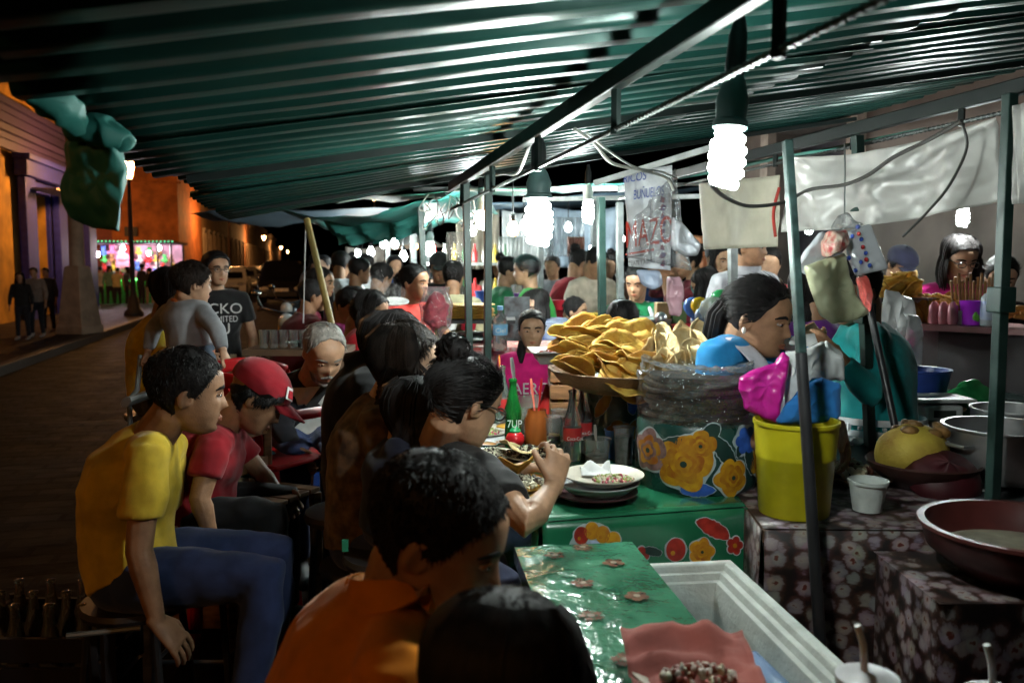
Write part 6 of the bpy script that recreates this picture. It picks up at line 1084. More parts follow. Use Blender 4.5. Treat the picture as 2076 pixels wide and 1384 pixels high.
# ------------------------------------------------------------------ cooking table on the right
def flowercloth(name):
    m = bpy.data.materials.new(name); m.use_nodes = True; n = m.node_tree.nodes; l = m.node_tree.links; b = n['Principled BSDF']; b.inputs['Roughness'].default_value = .45
    tc = n.new('ShaderNodeTexCoord'); vo = n.new('ShaderNodeTexVoronoi'); vo.inputs['Scale'].default_value = 25; ns = n.new('ShaderNodeTexNoise'); ns.inputs['Scale'].default_value = 60
    mx = n.new('ShaderNodeMix'); mx.data_type = 'VECTOR'; mx.inputs[0].default_value = .02
    l.new(tc.outputs['Object'], mx.inputs[4]); l.new(ns.outputs['Color'], mx.inputs[5]); l.new(mx.outputs[1], vo.inputs['Vector'])
    cr = n.new('ShaderNodeValToRGB'); e = cr.color_ramp.elements; e[0].position = 0; e[0].color = (.12, .02, .015, 1); e[1].position = .75; e[1].color = (.02, .012, .012, 1)
    for p_, c in ((.14, (.2, .05, .03, 1)), (.2, (.42, .36, .33, 1)), (.45, (.3, .24, .26, 1)), (.56, (.10, .04, .03, 1))): x = e.new(p_); x.color = c
    l.new(vo.outputs['Distance'], cr.inputs[0]); m2 = n.new('ShaderNodeMix'); m2.data_type = 'RGBA'; m2.blend_type = 'MULTIPLY'; m2.inputs[0].default_value = .6; hs = n.new('ShaderNodeHueSaturation'); hs.inputs['Saturation'].default_value = .7; hs.inputs['Value'].default_value = .3
    l.new(vo.outputs['Color'], hs.inputs['Color']); l.new(cr.outputs[0], m2.inputs[6]); l.new(hs.outputs[0], m2.inputs[7]); l.new(m2.outputs[2], b.inputs['Base Color']); MATS[name] = m; return m
FLC = flowercloth('floral_cloth')
a2, b2 = G(1548, 1072, TZ), G(1860, 1075, TZ); b2 = a2 + (b2 - a2).normalized() * 1.3; c2_, d2_ = b2 + V((.1, .62, 0)), a2 + V((.03, .62, 0)); e2 = (b2 - a2).normalized()
t2 = thing('cooking_table', (a2 + c2_) / 2 * V((1, 1, 0)), 'cooking table behind the leaning pole under a dark flowered cloth', 'table'); m = MB(); m.prism([p - EZ * .035 for p in (a2, b2, c2_, d2_)], (0, 0, .03)); m.build('tabletop', mat('plank', (.12, .07, .04)), t2, smooth=False)
for p in (a2, b2, c2_, d2_): q = lerp(p, (a2 + c2_) / 2, .1); m = MB(); m.bar(V((q.x, q.y, 0)), q - EZ * .035, .045); m.build('leg', mat('plank', (.12, .07, .04)), t2)
m = MB(); m.grid(lambda u, v: lerp(lerp(a2, b2, u), lerp(d2_, c2_, u), v) + EZ * .002, 10, 10); m.grid(lambda u, v: lerp(a2, b2, u) + V((0, -.008 - .035 * v * (1 + .9 * math.sin(u * 34)), -v * .62)), 120, 8); m.grid(lambda u, v: lerp(d2_, a2, u) + V((-.006 - .02 * v, 0, -v * .62)), 20, 6); m.build('flowered_cloth', FLC, label='dark flowered cloth hanging to the ground from the cooking table', cat='tablecloth', thick=.0012)
# yellow bucket
bc2 = back(G(1608, 1064, TZ), .105) + EZ * .005; YB = mat('bucket_yellow', (.42, .36, .008), .42, var=.15, vs=9); bk2 = thing('bucket', bc2, 'tall yellow plastic bucket stuffed with cloths on the cooking table', 'bucket'); m = MB(); rb = .092; H_ = .245
m.lathe([(0, 0), (rb, 0), (rb * 1.02, .01), (rb * 1.12, H_ * .62), (rb * 1.15, H_ * .64), (rb * 1.14, H_ * .66), (rb * 1.2, H_), (rb * 1.24, H_), (rb * 1.24, H_ + .01), (rb * 1.17, H_ + .01), (rb * 1.1, H_ * .6), (rb * .96, .01), (0, .01)], bc2, 40, None, False); m.build('pail', YB, bk2)
def drape(name, pts, depth, m_, label, cat, seed=0, amp=.012, thick=.003, th=.03, sc=9.):
    """limp bag or cloth: outline from photo pixels at one distance, a puffed thickness and sharp creases"""
    cx_ = sum(p[0] for p in pts) / len(pts); cy_ = sum(p[1] for p in pts) / len(pts); n = len(pts)
    pts = [((a[0] * 9 + b[0]) / 10, (a[1] * 9 + b[1]) / 10) if k else ((a[0] + b[0] * 9) / 10, (a[1] + b[1] * 9) / 10) for a, b in zip(pts, pts[1:] + pts[:1]) for k in (1, 0)]; n = len(pts); kk = 3.2 / depth
    def fn(u, v):
        k = u * n; i = int(k) % n; t = k - int(k); x = lerp(pts[i][0], pts[(i + 1) % n][0], t); y = lerp(pts[i][1], pts[(i + 1) % n][1], t); w = math.sin(v * math.pi) ** .55
        q = P(lerp(cx_, x, w), lerp(cy_, y, w), depth); s = -1 if v < .5 else 1; b_ = math.sqrt(max(0, 1 - w ** 7)); e = V((q.x * sc * kk + seed * 3.1, seed, q.z * sc * kk * .6)); e2 = V((q.x * 2.3 + q.z, seed + 5, q.z * 2.3 - q.x)) * sc * kk
        f = amp * (2.2 * ridge(e) + 1.1 * ridge(e2)) * (.35 + .65 * b_)
        return q + V((amp * .5 * noise.noise(e2), s * th * b_ - f if s < 0 else s * th * b_ + f, amp * .5 * noise.noise(e2 + V((9, 0, 0)))))
    m = MB(); m.grid(fn, 5 * n, 44, True); return m.build(name, m_, label=label, cat=cat, smo=1)
drape('cloth_bag', [(1585, 712), (1600, 722), (1590, 790), (1575, 858), (1545, 848), (1510, 830), (1498, 790), (1500, 765), (1540, 745), (1570, 735)], 2.39, mat('film_magenta', (.55, .03, .32), .28, var=.3, vs=6, bump=.7, bs=12, col2=(.4, .0, .16)), 'magenta pink plastic bag over the bucket rim', 'plastic bag', 1, .009, th=.018)
drape('cloth_bundle', [(1620, 790), (1660, 765), (1705, 775), (1702, 845), (1660, 858), (1610, 860), (1572, 858), (1592, 820)], 2.36, cloth('towel_blue', (.02, .14, .40)), 'bright blue cloth folded over the yellow bucket rim', 'cloth', 3, .007, th=.016)
drape('cloth_bundle', [(1590, 715), (1640, 705), (1668, 690), (1672, 705), (1710, 722), (1712, 775), (1650, 765), (1615, 795), (1592, 830), (1580, 760)], 2.44, cloth('towel_white', (.52, .53, .53)), 'white cloth standing out of the yellow bucket', 'cloth', 5, .010, th=.014)
drape('paper_cone', [(1672, 688), (1708, 715), (1708, 760), (1675, 735)], 2.55, cloth('paper_white', (.55, .56, .56)), 'pointed sheet of white paper in the bucket', 'paper', 6, .006, th=.008)
m = MB(); m.tube([P(1605, 690, 2.75), P(1640, 688, 2.7), P(1650, 700, 2.68)], [(.02, .008), (.03, .01), (.015, .006)], 10); m.build('paper_napkin', cloth('napkin', (.62, .62, .62)), label='folded napkin held between the vendor and the teal woman', cat='napkin')
# foam cup, bowls, dough
c = G(1770, 1046, TZ) + V((0, .04, .006)); lathed('foam_cup', c, [(0, 0), (.038, 0), (.05, .075), (.054, .076), (.054, .085), (.05, .086), (.047, .076), (.036, .008), (0, .008)], EPS, 'empty white foam cup at the edge of the cooking table', 'cup')
CLAY = mat('clay_dark', (.05, .018, .014), .35, var=.3, vs=10, bump=.2, bs=30); c = back(G(1868, 1005, TZ), .1) + EZ * .006; lathed('clay_dish', c, [(0, 0), (.09, 0), (.15, .05), (.165, .075), (.16, .08), (.14, .055), (.085, .012), (0, .012)], CLAY, 'dark glazed clay dish holding the dough', 'dish', n=36)
m = MB(); m.ell(c + V((-.02, .03, .095)), (.112, .09, .085), None, 26, 18)
for v in m.v: v += V((0, 0, .02)) * noise.noise(v * 12)
m.build('dough_ball', mat('dough', (.5, .36, .05), .7, var=.4, vs=9, col2=(.3, .17, .03), bump=.4), label='big yellow dough ball in the dark clay dish', cat='dough', smo=1)
m = MB()
for i in range(12): q = c + V((RN.uniform(-.06, .08), RN.uniform(0, .08), .155 + RN.uniform(-.01, .025))); m.ell(q, (.03, .025, .016), E3(RN.uniform(0, 60), 0, RN.uniform(0, 180)), 10, 7)
m.build('fried_pieces', mat('fried', (.22, .11, .03), .6, var=.4, vs=18, bump=.5), label='brown fried pieces heaped on the dough', cat='food', kind='stuff')
m = MB(); m.lathe([(.108, 0), (.105, .02), (.09, .045), (.06, .065), (0, .075)], c + V((.03, -.06, .03)), 36, E3(30, 0, 0)); m.build('overturned_bowl', mat('lid_red', (.045, .003, .006), .55), label='dark red bowl turned over in front of the dough', cat='bowl', thick=.004)
RBW = mat('basin_red', (.07, .014, .012), .45, var=.25, vs=8); c = P(2045, 1090, 1.95); c.z = TZ + .02
lathed('basin', c + V((.03, 0, 0)), [(0, -.06), (.12, -.06), (.2, .0), (.215, .05), (.222, .052), (.222, .06), (.205, .06), (.19, .01), (.11, -.045), (0, -.045)], RBW, 'large dark red basin of pale batter before the cooking table', 'basin', n=56, parts=[('batter', [(0, -.002), (.178, -.004), (.17, -.02)], mat('batter', (.3, .27, .2), .5, var=.3, vs=12))])
sh = thing('low_stand', V((c.x + .03, c.y, 0)), 'low stand in a dark flowered cover under the red basin', 'stand'); m = MB(); m.box((c.x + .03, c.y, c.z - .075), (.34, .26, .025)); m.build('shelf', mat('black_wood', (.015, .01, .01), .7), sh)
m = MB(); m.grid(lambda u, v: V((c.x + .03 + (.27 + .01 * math.sin(u * 60) * v) * max(-1, min(1, 1.35 * math.cos(u * 6.2832))), c.y + (.17 + .01 * math.sin(u * 50) * v) * max(-1, min(1, 1.35 * math.sin(u * 6.2832))), (c.z - .06) * (1 - v))), 80, 8, True); m.poly([V((c.x + .03 + x, c.y + y, c.z - .0605)) for x, y in ((-.27, -.17), (.27, -.17), (.27, .17), (-.27, .17))]); m.build('flowered_cover', FLC, sh)
for x in (-.14, .2):
    for y in (-.1, .1): m = MB(); m.bar((c.x + x, c.y + y, 0), (c.x + x, c.y + y, c.z - .09), .04); m.build('leg', mat('black_wood', (.015, .01, .01)), sh)
def pot(c, r, h, label):
    rt = thing('stock_pot', c, label, 'pot'); m = MB(); m.lathe([(0, 0), (r * .95, 0), (r, .02), (r * 1.0, h * .97), (r * 1.05, h), (r * 1.05, h + .006), (r * .98, h + .005), (r * .96, .02), (0, .012)], c, 48, None, False); m.build('body', ALU, rt)
    for a in (200, 330): q = c + V((r * 1.02 * math.cos(rad(a)), r * 1.02 * math.sin(rad(a)), h * .72)); t = V((-math.sin(rad(a)), math.cos(rad(a)), 0)); n_ = V((math.cos(rad(a)), math.sin(rad(a)), 0)); m = MB(); m.tube([q - t * .045, q - t * .04 + n_ * .03, q + t * .04 + n_ * .03, q + t * .045], .006, 8); m.build('handle', ALU, rt)
c = P(2030, 930, 2.62); c.z = TZ + .03; pot(c, .165, .15, 'big aluminium stock pot at the end of the cooking table'); pot(c + V((.26, .38, 0)), .14, .14, 'second aluminium pot behind the big stock pot')
# griddle, stove
st2 = thing('griddle', G(1790, 930, TZ), 'black round griddle behind the yellow bucket', 'griddle'); m = MB(); gc = P(1800, 940, 2.78); gc.z = TZ + .012; m.lathe([(0, 0), (.22, 0), (.25, .02), (.255, .024), (.24, .022), (.21, .008), (0, .008)], gc, 40, None, False); m.build('plate', mat('cast_iron', (.012, .012, .013), .4, var=.3), st2)
m = MB(); m.box(gc - EZ * .06, (.55, .5, .1)); m.build('burner', mat('cast_iron', (.012, .012, .013)), st2)
m = MB(); q = c + V((.06, .05, -.02)); m.box(c - V((-.12, -.1, .07)), (.75, .6, .1)); m.build('stove', mat('stove_steel', (.12, .12, .13), .35, metal=.7), label='dull steel stove under the stock pots', cat='stove', bev=.006)
for i, (px, py) in enumerate(((1720, 890), (1750, 880), (1765, 898), (1735, 905))): m = MB(); q = G(px, py, TZ + .02); m.grid(lambda u, v: q + V(((u - .5) * .15, (v - .5) * .12, .025 + .03 * noise.noise(V((u * 4 + i, v * 4, i))))), 12, 10); m.build('paper_napkin', cloth('paper_grey', (.38, .37, .36)), label='crumpled greyish paper %s' % ('by the griddle edge', 'on the griddle rim under another sheet', 'lying before the white scale', 'touching the yellow bucket')[i], cat='paper', thick=.001)
tr_ = G(1735, 985, TZ) + V((0, .04, .01)); tray(tr_, .16, .22, .02, 25, 'flat tray of scraps between bucket and foam cup', mat('tray_brown', (.2, .13, .08), .5)); crumbs('food_scraps', tr_ + V((0, .01, .02)), .06, .08, .025, 60, .016, [CHEESE[0], mat('shell', (.45, .38, .25), .5), MEAT[1]], 'pale scraps of food on the flat tray', 'food')
m = MB()
for i in range(14): a = i * .45; q = G(1985, 970, TZ) + V((.04 * math.cos(a) + RN.uniform(-.02, .02), .03 * math.sin(a), .015 + RN.uniform(0, .02))); m.tube([q, q + V((RN.uniform(-.03, .03), RN.uniform(-.02, .02), .012)), q + V((RN.uniform(-.05, .05), RN.uniform(-.03, .03), 0))], (.012, .006), 8)
m.build('dish_rag', cloth('rag', (.3, .33, .2)), label='greenish wrung dish rag beside the stock pot', cat='rag', voxel=.006, smo=2)
spoon(G(1985, 1010, TZ) + V((.03, .0, .02)), G(1945, 1003, TZ) + V((0, 0, .03)), STEEL, 'steel spoon lying by the red basin')
# table with scale behind, covered in green cloth
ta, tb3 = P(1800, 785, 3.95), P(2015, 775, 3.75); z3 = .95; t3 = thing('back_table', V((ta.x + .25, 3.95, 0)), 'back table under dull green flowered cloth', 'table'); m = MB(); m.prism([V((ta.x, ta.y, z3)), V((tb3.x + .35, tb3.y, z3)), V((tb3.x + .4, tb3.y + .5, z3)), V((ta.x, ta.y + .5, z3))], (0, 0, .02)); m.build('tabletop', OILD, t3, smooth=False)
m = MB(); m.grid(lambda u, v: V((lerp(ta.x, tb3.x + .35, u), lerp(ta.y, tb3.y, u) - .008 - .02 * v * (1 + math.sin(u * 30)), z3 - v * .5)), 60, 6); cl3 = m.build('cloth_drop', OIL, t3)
def cf3(u, v, lay): return V((lerp(ta.x, tb3.x + .35, u), lerp(ta.y, tb3.y, u) - .05 - lay * .0008, z3 - v))
m = MB()
for i in range(8): cluster(m, lambda u, v, l_: cf3(u, v, l_), .08 + i * .12, .12 + .08 * (i % 2), .03, 3)
m.build('cloth_print', PR, t3, smooth=False, kind='stuff')
for x in (ta.x + .05, tb3.x + .3): m = MB(); m.bar((x, ta.y + .3, 0), (x, ta.y + .3, z3), .05); m.build('leg', mat('plank', (.12, .07, .04)), t3)
sc = V((ta.x + .06, 3.62, z3 + .0)); scl = thing('kitchen_scale', sc, 'white kitchen scale with flat pan behind the cooking table', 'scale'); m = MB(); m.box(sc + EZ * .03, (.16, .16, .07)); m.build('housing', mat('scale_white', (.55, .56, .54), .4), scl, bev=.012); m = MB(); m.box(sc + EZ * .085, (.25, .2, .016)); m.build('pan', mat('scale_white', (.55, .56, .54)), scl, bev=.006); m = MB(); m.box(sc + V((.0, -.083, .03)), (.09, .006, .03)); m.build('display', mat('lcd', (.05, .06, .05), .2), scl)
ss = thing('scale_stand', V((sc.x, sc.y, 0)), 'thin dark stand carrying the kitchen scale', 'stand'); m = MB(); m.box(sc - EZ * .012, (.2, .2, .018)); m.build('top', mat('plank', (.12, .07, .04)), ss); m = MB(); m.bar((sc.x, sc.y, 0), sc - EZ * .02, .05); m.build('leg', mat('plank', (.12, .07, .04)), ss)
m = MB(); q = sc + V((-.01, -.13, -.06)); m.grid(lambda u, v: q + V(((.04 + .1 * v) * math.cos(u * 6.283) * (1 + .15 * math.sin(u * 40)), (.02 + .05 * v) * math.sin(u * 6.283), -.28 * v)), 40, 12, True); m.build('plastic_bag', film('clear2', (.75, .77, .77), .45), label='clear plastic bag hanging under the white scale', cat='plastic bag')
q = P(1868, 775, 3.85); q.z = z3 + .022; lathed('blue_bucket', q, [(0, 0), (.09, 0), (.12, .15), (.126, .152), (.126, .16), (.112, .158), (.085, .01), (0, .01)], mat('bucket_blue', (.015, .04, .2), .4), 'dark blue plastic bucket on the back table', 'bucket')
q = P(1964, 775, 3.72); q.z = z3 + .024; m = MB(); m.ell(q + EZ * .05, (.1, .07, .05), None, 26, 16); m.ell(q + V((-.0, 0, .1)), (.045, .03, .03), None, 18, 10)
for v in m.v: v += V((.03, .02, .02)) * noise.noise(v * 14)
m.build('plastic_bag', mat('bag_green', (.03, .34, .10), .25, var=.25, vs=12, bump=.6, bs=16, alpha=.9), label='knotted green plastic bag lying on the back table', cat='plastic bag', voxel=.008, smo=2)
m = MB(); q = P(1912, 790, 3.7); q.z = z3 + .025; m.lathe([(0, 0), (.09, 0), (.095, .006), (.09, .01), (0, .01)], q, 30); m.build('tortilla_flat', TOS[1], label='flat round tortilla on the back table', cat='tortilla')
m = MB(); q = P(1835, 768, 3.8); q.z = z3 + .022; lathed('small_bottle', q, [(0, 0), (.03, 0), (.032, .08), (.015, .11), (.015, .13), (.018, .13), (.018, .15), (0, .15)], mat('sauce_glass', (.3, .1, .05), .15, trans=.3, var=0), 'small sauce bottle with white cap beside the blue bucket', 'bottle', parts=[('cap', [(.02, .128), (.02, .155), (0, .156)], mat('pump_white', (.75, .75, .72)))])
# ------------------------------------------------------------------ counter with drinks and wafers
k0, k1 = P(1800, 655, 4.55), P(2150, 668, 4.0); kz = 1.26; kt = thing('serving_counter', V(((k0.x + k1.x) / 2, 4.4, 0)), 'serving counter with dark front under the far bulb', 'counter'); m = MB(); m.prism([V((k0.x, k0.y, kz)), V((k1.x, k1.y, kz)), V((k1.x + .1, k1.y + .5, kz)), V((k0.x + .1, k0.y + .5, kz))], (0, 0, .03)); m.build('top', mat('counter_red', (.14, .05, .05), .35), kt, smooth=False)
m = MB(); m.prism([V((k0.x + .28, k0.y + .02, 0)), V((k1.x, k1.y + .06, 0)), V((k1.x + .05, k1.y + .4, 0)), V((k0.x + .33, k0.y + .4, 0))], (0, 0, kz - .002)); m.build('front', mat('counter_dark', (.02, .016, .018), .5), kt, smooth=False)
def on(px, dy=.08): q = P(px, 650, lerp(k0.y, k1.y, (px - 1800) / 350) + dy); q.z = kz + .033; return q
lathed('plastic_cup', on(1968), [(0, 0), (.042, 0), (.055, .12), (.057, .122), (.053, .122), (.04, .006), (0, .006)], mat('cup_purple', (.32, .02, .5), .35), 'purple plastic cup with a green leaf print on the counter', 'cup')
q = on(1968); m = MB(); [m.ell(q + V((RN.uniform(-.015, .015), -.05, .03 + RN.uniform(0, .03))), (.01, .004, .012), None, 8, 6) for _ in range(8)]; m.build('leaf_sprig', mat('leaf_green', (.1, .3, .03), .5), label='small green sprig stuck on the purple cup', cat='sprig')
lathed('gel_bottle', on(2006), [(0, 0), (.042, 0), (.044, .01), (.044, .14), (.02, .165), (.016, .17), (.016, .19), (0, .192)], mat('gel_clear', (.6, .65, .7), .15, trans=.4, var=0), 'clear gel bottle with blue and white label on the counter', 'bottle', parts=[('label_band', [(.0448, .03), (.0452, .032), (.0452, .12), (.0448, .122)], mat('label_bluewhite', (.5, .55, .62), .4, var=.2, vs=12, col2=(.15, .25, .55)))])
for i in range(3): q = on(1893 + i * 19, .05); m = MB(); m.tube([q, q + EZ * .02, q + EZ * .09, q + EZ * .115], [(.03, .02), (.038, .026), (.036, .024), (.026, .004)], 14); m.build('wafer_bag', film('pinkbag', (.75, .3, .35), .75), label='pink clear bag of wafers beside the purple cup', cat='bag', group='pink wafer bags on the counter')
for i in range(15): q = on(1935 + i * 6.2, .14 + .02 * (i % 2)); m = MB(); m.tube([q + EZ * .04, q + V((.01 * (i - 7) * .4, 0, .22 + .02 * (i % 3)))], (.014, .006), 8); m.build('fried_stick', mat('stick_brown', (.23, .12, .05), .6, var=.3, vs=30), label='brown fried stick standing in the bunch on the counter', cat='pastry', group='fried sticks on the counter')
q = on(1965, .14); lathed('foil_tub', q, [(0, 0), (.09, 0), (.1, .07), (.105, .07), (.09, .01), (0, .01)], STEEL, 'foil tub holding the brown fried sticks', 'tub')
for i in range(16): q = on(1848 + (i % 8) * 11, .12 + .05 * (i // 8)) + EZ * (.05 + .035 * (i // 8)); tostada(q, RN.uniform(.06, .075), E3(70 + RN.uniform(-15, 15), RN.uniform(-20, 20), RN.uniform(60, 120)), .9, TOS[2], 'deep yellow tostada in the row on the counter', 'tostadas on the counter', .3)
for i in range(9): q = on(1800 + (i % 5) * 14, .16 + .05 * (i // 5)) + EZ * (.16 + .03 * (i // 5)); tostada(q, RN.uniform(.07, .09), E3(-50 + RN.uniform(-20, 20), RN.uniform(-20, 20), RN.uniform(-60, 60)), 1.1, TOS[0], 'bright yellow tostada in the tray behind the bags', 'tostadas behind the hanging bags', .5)
q = on(1820, .16) + EZ * .1; tray(q, .36, .24, .03, -6, 'steel tray of bright yellow tostadas behind the bags'); m = MB(); m.box(q - EZ * .055, (.26, .18, .1)); m.build('tray_box', cloth('cartonbrown', (.18, .11, .06)), label='brown carton under the tray of yellow tostadas', cat='box', bev=.004)
for i in range(10): q = on(2040 + i * 12, .1) + EZ * (.05 + .02 * (i % 3)); m = MB(); m.tube([q - V((.05, 0, 0)), q, q + V((.05, .01, .004))], [.008, .017, .008], 10); m.build('bread_roll', mat('bread_roll', (.4, .17, .04), .55, var=.3), label='golden bread roll piled on the counter beyond the post', cat='bread', group='bread rolls on the counter')
for i, (px, py, w, h, Y) in enumerate(((1810, 660, 46, 150, 3.9), (1845, 690, 44, 110, 4.05), (1832, 640, 36, 90, 4.2))):
    drape('plastic_bag', [(px - w * .35, py - h / 2), (px + w * .3, py - h / 2 + 6), (px + w / 2, py), (px + w * .45, py + h / 2), (px - w * .4, py + h / 2 - 8), (px - w / 2, py)], Y, film('greybag%d' % i, (.5, .5, .5), .6), ('tall grey clear bag hanging beside the teal woman', 'lower clear bag hanging by the counter end', 'small clear bag hanging behind the tall grey one')[i], 'plastic bag', i, .02, th=.04)
# ------------------------------------------------------------------ shopping bags tied to the post
BG = 2.86
drape('shopping_bag', [(1688, 520), (1712, 512), (1722, 560), (1735, 600), (1762, 635), (1730, 650), (1690, 658), (1662, 640), (1645, 590), (1630, 540), (1660, 528)], BG - .05, mat('bag_cream', (.52, .53, .34), .4, var=.08, bump=.35, bs=10, alpha=.95), 'pale yellow shopping bag hanging lowest on the post', 'shopping bag', 2, .007, th=.02)
drape('shopping_bag', [(1665, 468), (1690, 480), (1680, 520), (1650, 535), (1640, 560), (1612, 545), (1630, 510)], BG - .01, film('bagwhite', (.6, .62, .66), .85, .5, 12), 'white shopping bag folded flat behind the pale yellow one', 'shopping bag', 4, .005, th=.015)
sb3 = drape('shopping_bag', [(1715, 470), (1765, 452), (1782, 500), (1802, 545), (1770, 552), (1735, 560), (1722, 530), (1715, 500)], BG - .02, film('bagdots', (.58, .6, .64), .95, .5, 12), 'white shopping bag with red and blue dots', 'shopping bag', 7, .004, th=.016)
m = MB(); 
for i, (px, py, k) in enumerate(((1739, 460, 0), (1741, 474, 1), (1728, 479, 0), (1746, 485, 0), (1749, 501, 1), (1755, 513, 0), (1756, 526, 1), (1763, 538, 0), (1745, 531, 0), (1734, 548, 0), (1721, 523, 0))): c = P(px, py, BG - .04); m.k = k; m.ell(c, (.0055, .012, .0075), None, 10, 6)
m.build('dot_print', [mat('dot_blue', (.04, .09, .45), .5, var=0), mat('dot_red', (.5, .03, .03), .5, var=0)], sb3); ORG  # dots sit on the bag
drape('sweets_bag', [(1680, 470), (1712, 465), (1718, 495), (1700, 512), (1672, 520), (1668, 492)], BG - .09, mat('sweets', (.6, .5, .4), .3, var=.5, vs=40, col2=(.5, .04, .04), bump=.5), 'small bag of red and yellow sweets tied over the shopping bags', 'sweets bag', 9, .02, th=.03)
drape('plastic_bag', [(1737, 560), (1755, 555), (1768, 600), (1760, 635), (1750, 610)], BG - .0, film('redclear', (.7, .12, .1), .6), 'narrow red clear bag hanging behind the yellow one', 'plastic bag', 3, .01, th=.015)
drape('plastic_bag', [(1705, 435), (1722, 432), (1745, 455), (1735, 470), (1690, 470), (1688, 460)], BG - .03, FC, 'gathered clear bag top tied to the hook', 'plastic bag', 12, .02, th=.03)
m = MB(); m.tube([P(1712, 290, 2.92), P(1713, 345, 2.9), P(1712, 435, 2.84)], .0025, 6); m.build('hook_wire', GALV, label='thin wire from the truss holding the shopping bags', cat='wire')
# bags under the lettered banner
drape('plastic_bag', [(1362, 440), (1380, 450), (1420, 495), (1412, 520), (1385, 518), (1362, 505)], 4.05, film('bagprint', (.6, .62, .68), .9, .4, 12), 'printed white bag hanging behind the lettered banner', 'plastic bag', 21, .02, th=.04)
drape('plastic_bag', [(1290, 545), (1335, 548), (1345, 575), (1322, 590), (1300, 575)], 4.2, film('bagblue', (.5, .58, .75), .8, .4, 12), 'white and blue bag hanging beneath the banner hem', 'plastic bag', 22, .02, th=.04)
drape('plastic_bag', [(1352, 560), (1380, 558), (1386, 600), (1380, 640), (1358, 640), (1350, 600)], 4.3, film('bagpink', (.75, .45, .52), .75, .5, 16), 'pink flecked bag hanging beside the cook in the apron', 'plastic bag', 23, .02, th=.03)
# ------------------------------------------------------------------ seats and things on the left
WDK = mat('chair_wood', (.2, .1, .04), .55, var=.35, vs=8, bump=.25, bs=14, stretch=(1, 1, 5)); MET = mat('stool_metal', (.06, .06, .065), .4, metal=.5)
def stool(c, zs, label, m_=MET, w=.3):
    r = thing('stool', V((c.x, c.y, 0)), label, 'stool', 'stools of the diners'); c = V((c.x, c.y, 0)); m = MB(); m.lathe([(0, zs - .03), (w / 2, zs - .03), (w / 2 + .006, zs - .015), (w / 2, zs), (0, zs)], c, 24); m.build('seat', mat('stool_seat', (.03, .025, .025), .5), r)
    for x in (-1, 1):
        for y in (-1, 1): m = MB(); m.tube([c + V((x * w * .32, y * w * .32, zs - .03)), c + V((x * w * .46, y * w * .46, 0))], .012, 8); m.build('leg', m_, r)
    m = MB(); q = [c + V((x * w * .4, y * w * .4, zs * .4)) for x, y in ((-1, -1), (1, -1), (1, 1), (-1, 1), (-1, -1))]; m.tube(q, .008, 6); m.build('foot_ring', m_, r)
for px, py, Y, lab in ((272, 1155, 2.5, 'dark metal stool under the man in yellow'), (405, 1050, 2.95, 'dark metal stool under the man in the red cap'), (618, 892, 3.8, 'low stool under the old man'), (705, 985, 3.0, 'stool under the person in the black coat'), (745, 1085, 2.7, 'stool under the wavy haired woman'), (800, 1060, 2.5, 'stool under the squeezed child'), (880, 1170, 2.42, 'stool under the diner with the top knot'), (690, 1780, 1.3, 'stool under the man in the orange polo'), (930, 2100, 1.0, 'stool under the person with smooth black hair'), (318, 800, 4.25, 'stool under the grown-up in mustard')):
    c = P(px, py, Y); stool(c, c.z - .085, lab)
# step the toddler stands on
c = P(402, 822, 3.83); r = thing('wooden_box', V((c.x, c.y, 0)), 'wooden box on which the toddler stands', 'box')
for i in range(6): m = MB(); zz = c.z - .06; m.box((c.x, c.y - .16 + (i // 3) * .32, (i % 3 + .5) * zz / 3), (.36, .015, zz / 3 - .012)); m.build('board', WDK, r)
for i in range(3): m = MB(); m.box((c.x, c.y - .115 + i * .115, c.z - .05), (.37, .105, .014)); m.build('lid_board', WDK, r)
for x in (-.17, .17): m = MB(); m.box((c.x + x, c.y, (c.z - .06) / 2), (.02, .29, c.z - .062)); m.build('side_board', WDK, r)
# wooden chair
cc = P(552, 1000, 3.1); zs = cc.z; R3 = RZ(-22); cw = thing('wooden_chair', V((cc.x, cc.y, 0)), 'small wooden chair with slatted back beside the man in the red cap', 'chair'); base = V((cc.x, cc.y, 0))
def wc(x, y, z): return base + R3 @ V((x, y, z))
for i in range(4): m = MB(); m.box(wc(0, -.095 + i * .064, zs), (.24, .058, .018), R3); m.build('seat_slat', WDK, cw, bev=.003)
for x in (-.11, .11):
    for y in (-.11, .11): m = MB(); m.bar(wc(x, y, 0), wc(x, y, zs - .01 if x > 0 else zs + .26), .034); m.build('leg', WDK, cw, bev=.003)
    m = MB(); m.bar(wc(x, -.11, .2), wc(x, .11, .2), .024); m.build('stretcher', WDK, cw)
for z in (.09, .22): m = MB(); m.bar(wc(-.11, -.12, zs + z), wc(-.11, .12, zs + z), .03, .045); m.build('back_slat', WDK, cw, bev=.003)
m = MB(); m.bar(wc(-.1, .1, .12), wc(.1, .1, .12), .03); m.build('stretcher', WDK, cw)
RP = mat('plastic_red', (.42, .012, .015), .3, var=.1)
